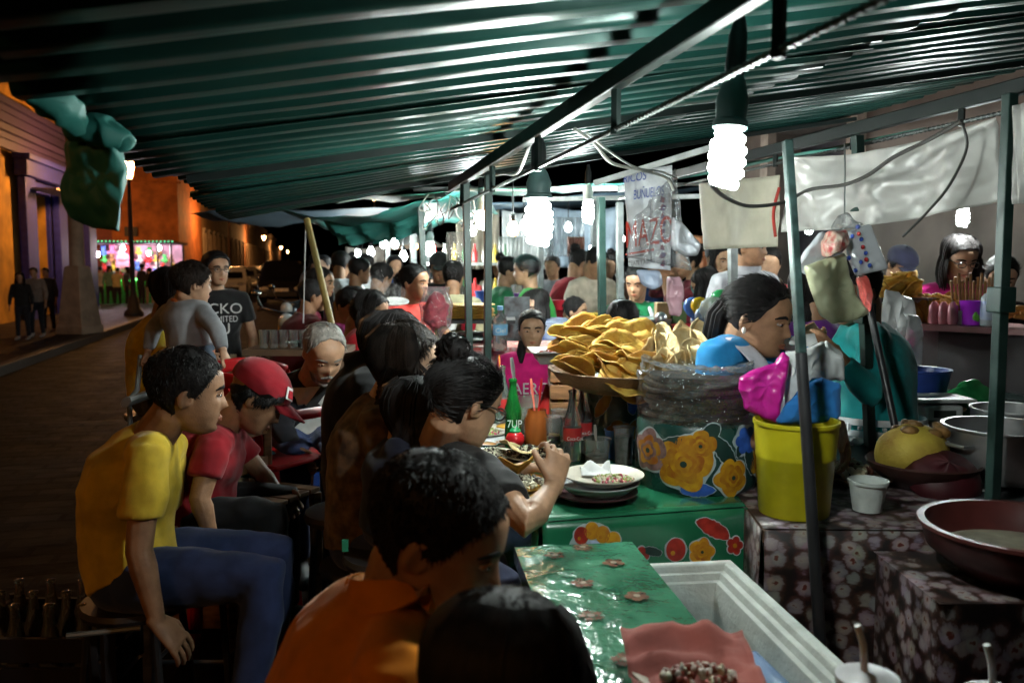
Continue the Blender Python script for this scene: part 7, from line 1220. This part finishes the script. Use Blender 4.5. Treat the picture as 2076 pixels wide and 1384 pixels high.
def pchair(px, py, Y, yaw, label, m_):
    """stackable plastic chair, (px, py) = middle of the top rail of its back"""
    t = P(px, py, Y); R3 = RZ(yaw); b = V((t.x, t.y, 0)); zt = t.z; zs = zt - .36; r = thing('plastic_chair', b, label, 'chair')
    def q(x, y, z): return b + R3 @ V((x, y, z))
    m = MB(); m.grid(lambda u, v: q((u - .5) * .42, .06 * (1 - (2 * u - 1) ** 2) * -1 - .0, lerp(zt - .055, zt, v) - .05 * (2 * u - 1) ** 2), 16, 5); bk = m.build('top_rail', m_, r, thick=.018)
    for i in range(5): x = -.14 + i * .07; m = MB(); m.bar(q(x, -.05, zt - .05), q(x * .9, .0, zs + .02), .03, .008); m.build('back_slat', m_, r)
    m = MB(); m.box(q(0, .2, zs), (.42, .42, .02), R3); m.build('seat', m_, r, bev=.008)
    for sx in (-1, 1):
        m = MB(); m.tube([q(sx * .2, -.02, zt - .08), q(sx * .25, .06, zs + .2), q(sx * .25, .3, zs + .19), q(sx * .24, .38, zs + .12), q(sx * .22, .4, zs)], (.022, .012), 8); m.build('armrest', m_, r)
        for y, o in ((.0, -.05), (.4, .04)): m = MB(); m.tube([q(sx * .19, y, zs), q(sx * .23, y + o, 0)], (.022, .014), 8); m.build('leg', m_, r)
pchair(482, 722, 3.75, 25, 'red plastic chair back beside the toddler', RP); pchair(478, 752, 3.3, -30, 'red plastic armchair behind the man in the red cap', RP)
pchair(612, 850, 4.1, 180, 'blue plastic chair in the dark under the old man', mat('plastic_blue', (.02, .06, .25), .35))
m = MB(); c = P(520, 950, 3.4); m.tube([c - EZ * .03, c, c + EZ * .06, c + EZ * .075], [(.08, .06), (.1, .07), (.095, .07), (.05, .04)], 16); m.build('seat_pad', cloth('teal_pad', (.02, .22, .24)), label='teal cushion behind the small wooden chair', cat='cushion', sub=1)
# crate of empty bottles by the yellow shirt
c = P(100, 1195, 2.55); bz = c.z - .12; bx_ = thing('bottle_crate', V((c.x, c.y, 0)), 'dark plastic crate of empty bottles beside the man in yellow', 'crate'); CRT = mat('crate_dark', (.01, .006, .007), .7)
for x0, y0, x1, y1 in ((-.2, -.15, .2, -.15), (-.2, .15, .2, .15), (-.2, -.15, -.2, .15), (.2, -.15, .2, .15)):
    for z in (.05, .14): m = MB(); m.bar((c.x + x0, c.y + y0, bz - .14 + z), (c.x + x1, c.y + y1, bz - .14 + z), .014, .07); m.build('side_slat', CRT, bx_)
for x in (-.2, .2):
    for y in (-.15, .15): m = MB(); m.bar((c.x + x, c.y + y, bz - .15), (c.x + x, c.y + y, bz + .05), .02); m.build('corner_post', CRT, bx_)
m = MB(); m.box((c.x, c.y, bz - .14), (.41, .31, .014)); m.build('floor', CRT, bx_)
cs2 = thing('crate_stack', V((c.x, c.y, 0)), 'stacked dark crates under the crate of empty bottles', 'crate')
for k in range(2):
    h = (bz - .15) / 2
    for x0, y0, x1, y1 in ((-.2, -.15, .2, -.15), (-.2, .15, .2, .15), (-.2, -.15, -.2, .15), (.2, -.15, .2, .15)): m = MB(); m.bar((c.x + x0, c.y + y0, h * (k + .5)), (c.x + x1, c.y + y1, h * (k + .5)), .016, h - .02); m.build('side_panel', CRT, cs2)
for i in range(12):
    p = V((c.x - .15 + (i % 4) * .1, c.y - .1 + (i // 4) * .1, bz - .128)); pf = [(r_, h_) for r_, h_ in BOT]; m = MB(); m.lathe(pf, p, 16); m.build('empty_bottle', CG, label='empty clear glass bottle standing in the dark crate', cat='bottle', group='empty bottles in the crate')
m = MB(); m.tube([P(135, 1288, 2.25), P(285, 1272, 2.3)], .008, 8); m.build('metal_bar', GALV, label='thin metal rod catching light beside the crate', cat='rod')
p = P(210, 1280, 2.27); m = MB(); m.bar((p.x, p.y + .02, 0), (p.x, p.y + .02, p.z), .03); m.build('rod_support', CRT, label='short dark support under the thin metal rod', cat='support')
m = MB(); p = P(700, 1105, 2.3); m.box(p, (.016, .01, .032)); m.build('green_tag', mat('tag_green', (.04, .35, .2), .4), label='small green tag hanging from the stool', cat='tag')
# push chair handle behind the mustard jersey
r = thing('push_chair', P(275, 800, 4.0) * V((1, 1, 0)), 'push chair frame beside the grown-up in mustard', 'push chair'); m = MB(); m.tube([P(285, 720, 4.0), P(278, 790, 3.95), P(262, 812, 3.9)], .013, 8); m.build('handle', GALV, r); m = MB(); m.tube([P(255, 815, 3.85), P(300, 800, 4.05), P(340, 790, 4.2)], (.03, .02), 8); m.build('frame', mat('frame_grey', (.25, .24, .23), .5), r)
for px in (262, 325): m = MB(); q = P(px, 815, 3.95); m.tube([q, V((q.x, q.y, .02))], .012, 8); m.build('leg', GALV, r)
# ------------------------------------------------------------------ stalls behind
def table(px0, px1, py, Y, z, m_, label, d=.6, drop=.5, cat='table'):
    a, b = P(px0, py, Y), P(px1, py, Y); r = thing('stall_table', V(((a.x + b.x) / 2, Y + d / 2, 0)), label, cat); m = MB(); m.box(((a.x + b.x) / 2, Y + d / 2, z - .015), (b.x - a.x, d, .03)); m.build('top', m_, r, bev=.004)
    m = MB(); m.grid(lambda u, v: V((lerp(a.x, b.x, u), Y - .006 - .015 * v * (1 + math.sin(u * 40)), z - v * drop)), 50, 5); m.build('cloth_drop', m_, r)
    for x in (a.x + .05, b.x - .05):
        for y in (.05, d - .05): m = MB(); m.bar((x, Y + y, 0), (x, Y + y, z - .03), .04); m.build('leg', MET, r)
    return V(((a.x + b.x) / 2, Y, z))
RC = mat('cloth_redwhite', (.5, .06, .04), .5, var=.2, vs=30, col2=(.55, .5, .48)); BLC = mat('cloth_blue', (.06, .1, .25), .5, var=.3, vs=10, col2=(.3, .33, .4)); WC = mat('cloth_pale', (.3, .3, .28), .5, var=.2)
table(880, 1150, 700, 4.95, 1.12, RC, 'table with red and white cloth where the pink sweater girl sits', .5)
table(1000, 1160, 640, 5.9, 1.2, BLC, 'blue clothed table before the girl with straight hair'); table(1180, 1480, 665, 5.2, 1.15, RC, 'table of pots before the cook in the apron')
table(640, 800, 640, 6.2, 1.1, WC, 'pale table where the crowd by the griddle eats'); table(780, 1010, 590, 8.4, 1.2, BLC, 'farther blue table by the glowing screen'); table(1040, 1240, 580, 8.9, 1.2, WC, 'farther pale table beyond the dark red blouse'); table(700, 860, 565, 11.5, 1.25, WC, 'table under the far pale tent')
# griddle with foil and flat tortillas
c = P(955, 690, 4.85); c.z = 1.125; fg = thing('foil_griddle', c, 'griddle wrapped in crinkled foil behind the green posts', 'griddle'); m = MB(); FOIL = mat('foil', (.7, .7, .7), .22, metal=1, var=.1, bump=1., bs=30); m.box(c + V((0, .1, .05)), (.42, .3, .1)); m.build('foil_side', FOIL, fg, sub=2); 
m = MB(); m.box(c + V((.0, .14, .15)), (.5, .3, .02)); m.build('hot_plate', mat('cast_iron', (.012, .012, .013)), fg)
m = MB(); [m.bar(c + V((x, .14, .08)), c + V((x, .14, .15)), .03) for x in (-.2, .2)]; m.build('support', mat('cast_iron', (.012, .012, .013)), fg)
for i in range(7): m = MB(); q = c + V((-.01 + RN.uniform(-.01, .01), .14, .165 + i * .012)); m.lathe([(0, 0), (.13, 0), (.14, .004), (.13, .009), (0, .01)], q, 28, None, False, lambda a, z: .05 * math.sin(3 * a + i)); m.build('corn_tortilla', TOS[0], label='yellow tortilla in the flat stack on the foil griddle', cat='tortilla', group='tortillas on the foil griddle')
# cotton candy in a bag
c = P(884, 632, 4.3); cd = thing('cotton_candy', c - EZ * .3, 'pink cotton candy in a clear bag held up on a stick', 'cotton candy'); m = MB(); m.ell(c, (.062, .06, .085), None, 26, 20)
for v in m.v: v += (v - c) * (.35 * noise.noise(v * 22) + .15 * noise.noise(v * 50))
m.build('sugar_floss', mat('floss', (.65, .1, .14), .9, var=.3, vs=20, bump=.6, bs=60), cd); m = MB()
m.grid(lambda u, v: c + V((interp([(0, .012), (.2, .03), (.35, .075), (.7, .085), (.92, .06), (1, .075)], v)[0] * math.cos(u * 6.283) * (1 + .1 * noise.noise(V((math.cos(u * 6.283) * 4, math.sin(u * 6.283) * 4, v * 6)))), interp([(0, .012), (.2, .03), (.35, .075), (.7, .085), (.92, .06), (1, .03)], v)[0] * math.sin(u * 6.283), lerp(-.17, .125, v))), 40, 22, True); m.build('clear_bag', FC, cd); m = MB(); m.tube([c - EZ * .34, c - EZ * .03], .006, 8); m.build('stick', mat('bamboo', (.30, .22, .07)), cd)
# water bottle on the far table, cart poster
c = P(1014, 715, 4.75); c.z = 1.125; wb = lathed('water_bottle', c, [(0, 0), (.038, 0), (.04, .02), (.038, .07), (.04, .1), (.04, .16), (.03, .19), (.014, .21), (.014, .225)], PLC, 'clear water bottle with pale blue label near the pink sweater', 'bottle', parts=[('label_band', [(.0405, .085), (.041, .087), (.041, .14), (.0405, .142)], mat('label_blue', (.2, .45, .7), .4, var=0)), ('cap', [(.017, .222), (.017, .245), (0, .246)], mat('cap_blue', (.2, .4, .7), .4, var=0))]); text('lettering', 'Ciel', WI, wb, c + V((-.026, -.043, .1)), V((1, 0, 0)), EZ, .025)
m = MB(); c = P(1048, 650, 5.4); m.box(c, (.16, .02, .3)); m.build('cart_panel', mat('panel_blue', (.2, .3, .36), .4, var=.4, vs=14, col2=(.05, .06, .07)), label='blue printed cart panel behind the pink sweater girl', cat='panel'); m = MB(); m.bar((c.x, c.y + .03, 0), (c.x, c.y + .03, c.z + .1), .05); m.build('panel_post', MET, label='dark post behind the blue cart panel', cat='post')
# pots, ladles, boxes and balloons before the cook
def bowlm(px, py, Y, z, r, m_, lab, cat='bowl', nm='metal_bowl'): c = P(px, py, Y); c.z = z; lathed(nm, c, [(0, 0), (r * .5, 0), (r * .9, r * .35), (r, r * .7), (r * 1.05, r * .72), (r * .95, r * .68), (r * .45, .01), (0, .01)], m_, lab, cat)
bowlm(1310, 660, 5.3, 1.155, .16, STEEL, 'wide steel pan before the cook in the apron', 'pan', 'steel_pan'); 
for px, py, l in ((1340, 645, 'round steel ladle bowl turned upward before the balloons'), (1412, 650, 'second round steel ladle beside the red tub')): c = P(px, py, 4.9); m = MB(); r = thing('ladle', c, l, 'ladle'); m.ell(c, .036, None, 18, 12); m.build('bowl', STEEL, r); m = MB(); m.tube([c + V((0, .03, -.01)), c + V((.02, .16, -.12))], .006, 8); m.build('handle', STEEL, r)
bowlm(1402, 690, 5.1, 1.155, .12, mat('tub_red', (.4, .015, .03), .35), 'red plastic tub before the balloons', 'tub', 'plastic_tub')
for px, dx, c_2, l in ((1345, 0, (.25, .17, .08), 'brown carton beside the balloons'), (1372, 0, (.1, .2, .08), 'green and brown carton beside the plain one')): q = P(px, 640, 5.3); m = MB(); m.box((q.x, q.y, 1.155 + .11), (.1, .1, .2)); m.build('carton', cloth('carton%d' % px, c_2), label=l, cat='box', bev=.003)
for px, py, rr, nm, cc3, Y in ((1445, 628, .072, 'clear', (.5, .55, .5), 4.6), (1418, 620, .05, 'yellow', (.65, .42, .02), 4.75), (1405, 622, .055, 'blue', (.08, .18, .5), 4.8), (1462, 608, .06, 'green', (.03, .35, .1), 4.8), (1425, 640, .045, 'pale blue', (.25, .35, .5), 4.65), (1483, 615, .05, 'white', (.5, .5, .5), 4.85)):
    c = P(px, py, Y); r = thing('balloon', c, '%s balloon in the cluster behind the vendor' % nm, 'balloon'); m = MB(); m.lathe([(0, -rr * 1.25), (rr * .1, -rr * 1.2), (rr * .55, -rr * .85), (rr * .95, -rr * .25), (rr, .1 * rr), (rr * .85, rr * .6), (rr * .45, rr * .92), (0, rr)], c, 22); m.build('skin', mat('balloon_' + nm.replace(' ', '_'), cc3, .15, var=0, alpha=.55 if nm == 'clear' else .92, spec=.6), r); m = MB(); m.lathe([(.004, -rr * 1.2), (.012, -rr * 1.35), (0, -rr * 1.36)], c, 8); m.tube([c - EZ * rr * 1.3, c - EZ * (rr * 1.3 + .12)], .002, 5); m.build('knot', mat('balloon_' + nm.replace(' ', '_'), cc3), r)
# shelves of drinks and plastic curtains, small screen
c = P(891, 580, 7.8); sn = thing('small_screen', c, 'small television showing a picture by the pale yellow blouse', 'television'); m = MB(); m.box(c, (.19, .06, .15)); m.build('case', mat('tv_black', (.012, .012, .014), .4), sn, bev=.008); m = MB(); m.box(c + V((0, -.034, .01)), (.15, .004, .1)); m.build('screen', mat('tv_screen', (.2, .2, .2), .3, vs=30, emis=(.75, .55, .4), es=1.1), sn); m = MB(); m.bar(c - EZ * .07, V((c.x, c.y, 0)), .04); m.build('stand', MET, sn)
sx0 = P(905, 560, 9.0); sh2 = thing('drink_shelf', V((sx0.x + .2, sx0.y, 0)), 'white shelf of bottles near the small television', 'shelf')
for z in (.9, 1.25, 1.6): m = MB(); m.box((sx0.x + .25, sx0.y, z), (.9, .3, .03)); m.build('board', WC, sh2)
for x in (-.2, .7): m = MB(); m.bar((sx0.x + x, sx0.y + .1, 0), (sx0.x + x, sx0.y + .1, 1.9), .03); m.build('upright', GALV, sh2)
BC = [('red', (.5, .03, .03)), ('white', (.55, .55, .5)), ('yellow', (.6, .4, .05)), ('green', (.05, .25, .08))]
for i in range(16):
    nm, c3 = BC[i % 4]; q = V((sx0.x - .12 + (i % 8) * .105, sx0.y - .05, (1.615 if i < 8 else 1.265))); m = MB(); m.lathe([(0, 0), (.03, 0), (.032, .1), (.013, .15), (.013, .19), (0, .19)], q, 12); m.build('sauce_bottle', mat('sauce_' + nm, c3, .3), label='%s bottle on the %s board of the drink shelf' % (nm, 'upper' if i < 8 else 'middle'), cat='bottle', group='%s bottles on the drink shelf' % nm)
for i, (px0, px1, py0, py1, Y, lab, mm) in enumerate(((1100, 1185, 440, 520, 8.6, 'crinkled clear plastic curtain behind the far bulb', film('curtain', (.5, .55, .6), .45)), (905, 940, 470, 600, 7.4, 'long clear plastic curtain by the green post', film('curtain2', (.6, .55, .5), .4)), (1010, 1060, 480, 640, 8.2, 'clear plastic curtain behind the warm bulb', film('curtain3', (.5, .52, .5), .35)), (1150, 1185, 480, 520, 8.4, 'red lettered plastic sheet beneath the clear curtain', mat('sheet_red', (.4, .2, .16), .5)))):
    sheet((P(px0, py0, Y), P(px1, py0, Y), P(px1, py1, Y), P(px0, py1, Y)), amp=.03, fr=6, seed=i).build('plastic_curtain', mm, label=lab, cat='curtain', thick=.001)
for i in range(26):
    px = 690 + (i * 37) % 560; Y = 6.3 + (i * 13 % 7) * .45 + (2.4 if px < 800 else 0); z = 1.12 if Y < 7 else 1.22; nm, c3 = [('purple', (.2, .05, .4)), ('white', (.55, .55, .55)), ('red', (.5, .03, .04)), ('blue', (.05, .1, .35)), ('yellow', (.6, .42, .05))][i % 5]; c = P(px, 600, Y); c.z = z; r_ = RN.uniform(.05, .1)
    m = MB(); m.lathe([(0, 0), (r_ * .7, 0), (r_, r_ * 1.2), (r_ * 1.05, r_ * 1.22), (r_ * .9, r_ * 1.18), (r_ * .65, .01), (0, .01)], c, 18); m.build('plastic_tub', mat('tub_' + nm, c3, .4), label='%s plastic tub standing on the tables of the far stalls' % nm, cat='tub', group='%s tubs on the far tables' % nm)
# plate in the coral woman's hand and rising steam
c = P(800, 615, 5.35); m = MB(); m.lathe([(0, 0), (.06, 0), (.09, .012), (.09, .016), (.06, .005), (0, .005)], c, 28, E3(14, 0, 10)); m.build('plate', mat('plate_white', (.6, .6, .6), .35), label='white plate of food held up before the woman in coral', cat='plate')
m = MB(); m.ell(P(782, 598, 5.3), (.1, .1, .17), None, 20, 14); 
for v in m.v: v += V((.12, .0, .05)) * noise.noise(v * 6)
st_ = m.build('steam', bpy.data.materials.new('steam'), kind='stuff', label='thin white steam rising beside the woman in coral', cat='steam'); sm_ = st_.data.materials[0]; sm_.use_nodes = True; nt = sm_.node_tree; nt.nodes.remove(nt.nodes['Principled BSDF']); pv_ = nt.nodes.new('ShaderNodeVolumePrincipled'); pv_.inputs['Color'].default_value = (.9, .9, .9, 1)
ns_ = nt.nodes.new('ShaderNodeTexNoise'); ns_.inputs['Scale'].default_value = 9; ns_.inputs['Detail'].default_value = 4; mr_ = nt.nodes.new('ShaderNodeMapRange'); mr_.inputs[1].default_value = .48; mr_.inputs[2].default_value = .75; mr_.inputs[4].default_value = 7; nt.links.new(ns_.outputs[0], mr_.inputs[0]); nt.links.new(mr_.outputs[0], pv_.inputs['Density']); nt.links.new(pv_.outputs[0], nt.nodes['Material Output'].inputs['Volume'])
for i, (px, py, Y) in enumerate(((640, 702, 4.3), (612, 704, 4.4))):
    c = P(px, py, Y); m = MB(); m.lathe([(0, 0), (.05, 0), (.075, .03), (.078, .03), (.05, .008), (0, .008)], c, 24); m.build('glass_dish', CG if i == 0 else STEEL, label=('glass dish on the dark ledge behind the old man', 'steel dish on the dark ledge behind the old man')[i], cat='dish')
q = P(590, 722, 4.35); m = MB(); r = thing('dark_ledge', V((q.x, q.y, 0)), 'dark ledge of dishes behind the old man', 'ledge'); m.box((q.x + .05, q.y, P(640, 705, 4.3).z - .015), (.5, .3, .03)); m.build('board', mat('plank', (.12, .07, .04)), r)
for x in (-.15, .25): m = MB(); m.bar((q.x + x, q.y, 0), (q.x + x, q.y, P(640, 705, 4.3).z - .03), .04); m.build('leg', mat('plank', (.12, .07, .04)), r)
for i in range(6): p = V((q.x - .12 + i * .05, q.y - .06, P(640, 705, 4.3).z)); m = MB(); m.lathe([(0, 0), (.02, 0), (.024, .09), (.022, .09), (.018, .006), (0, .006)], p, 14); m.build('drinking_glass', CG, label='drinking glass in the row on the dark ledge', cat='glass', group='glasses on the dark ledge')
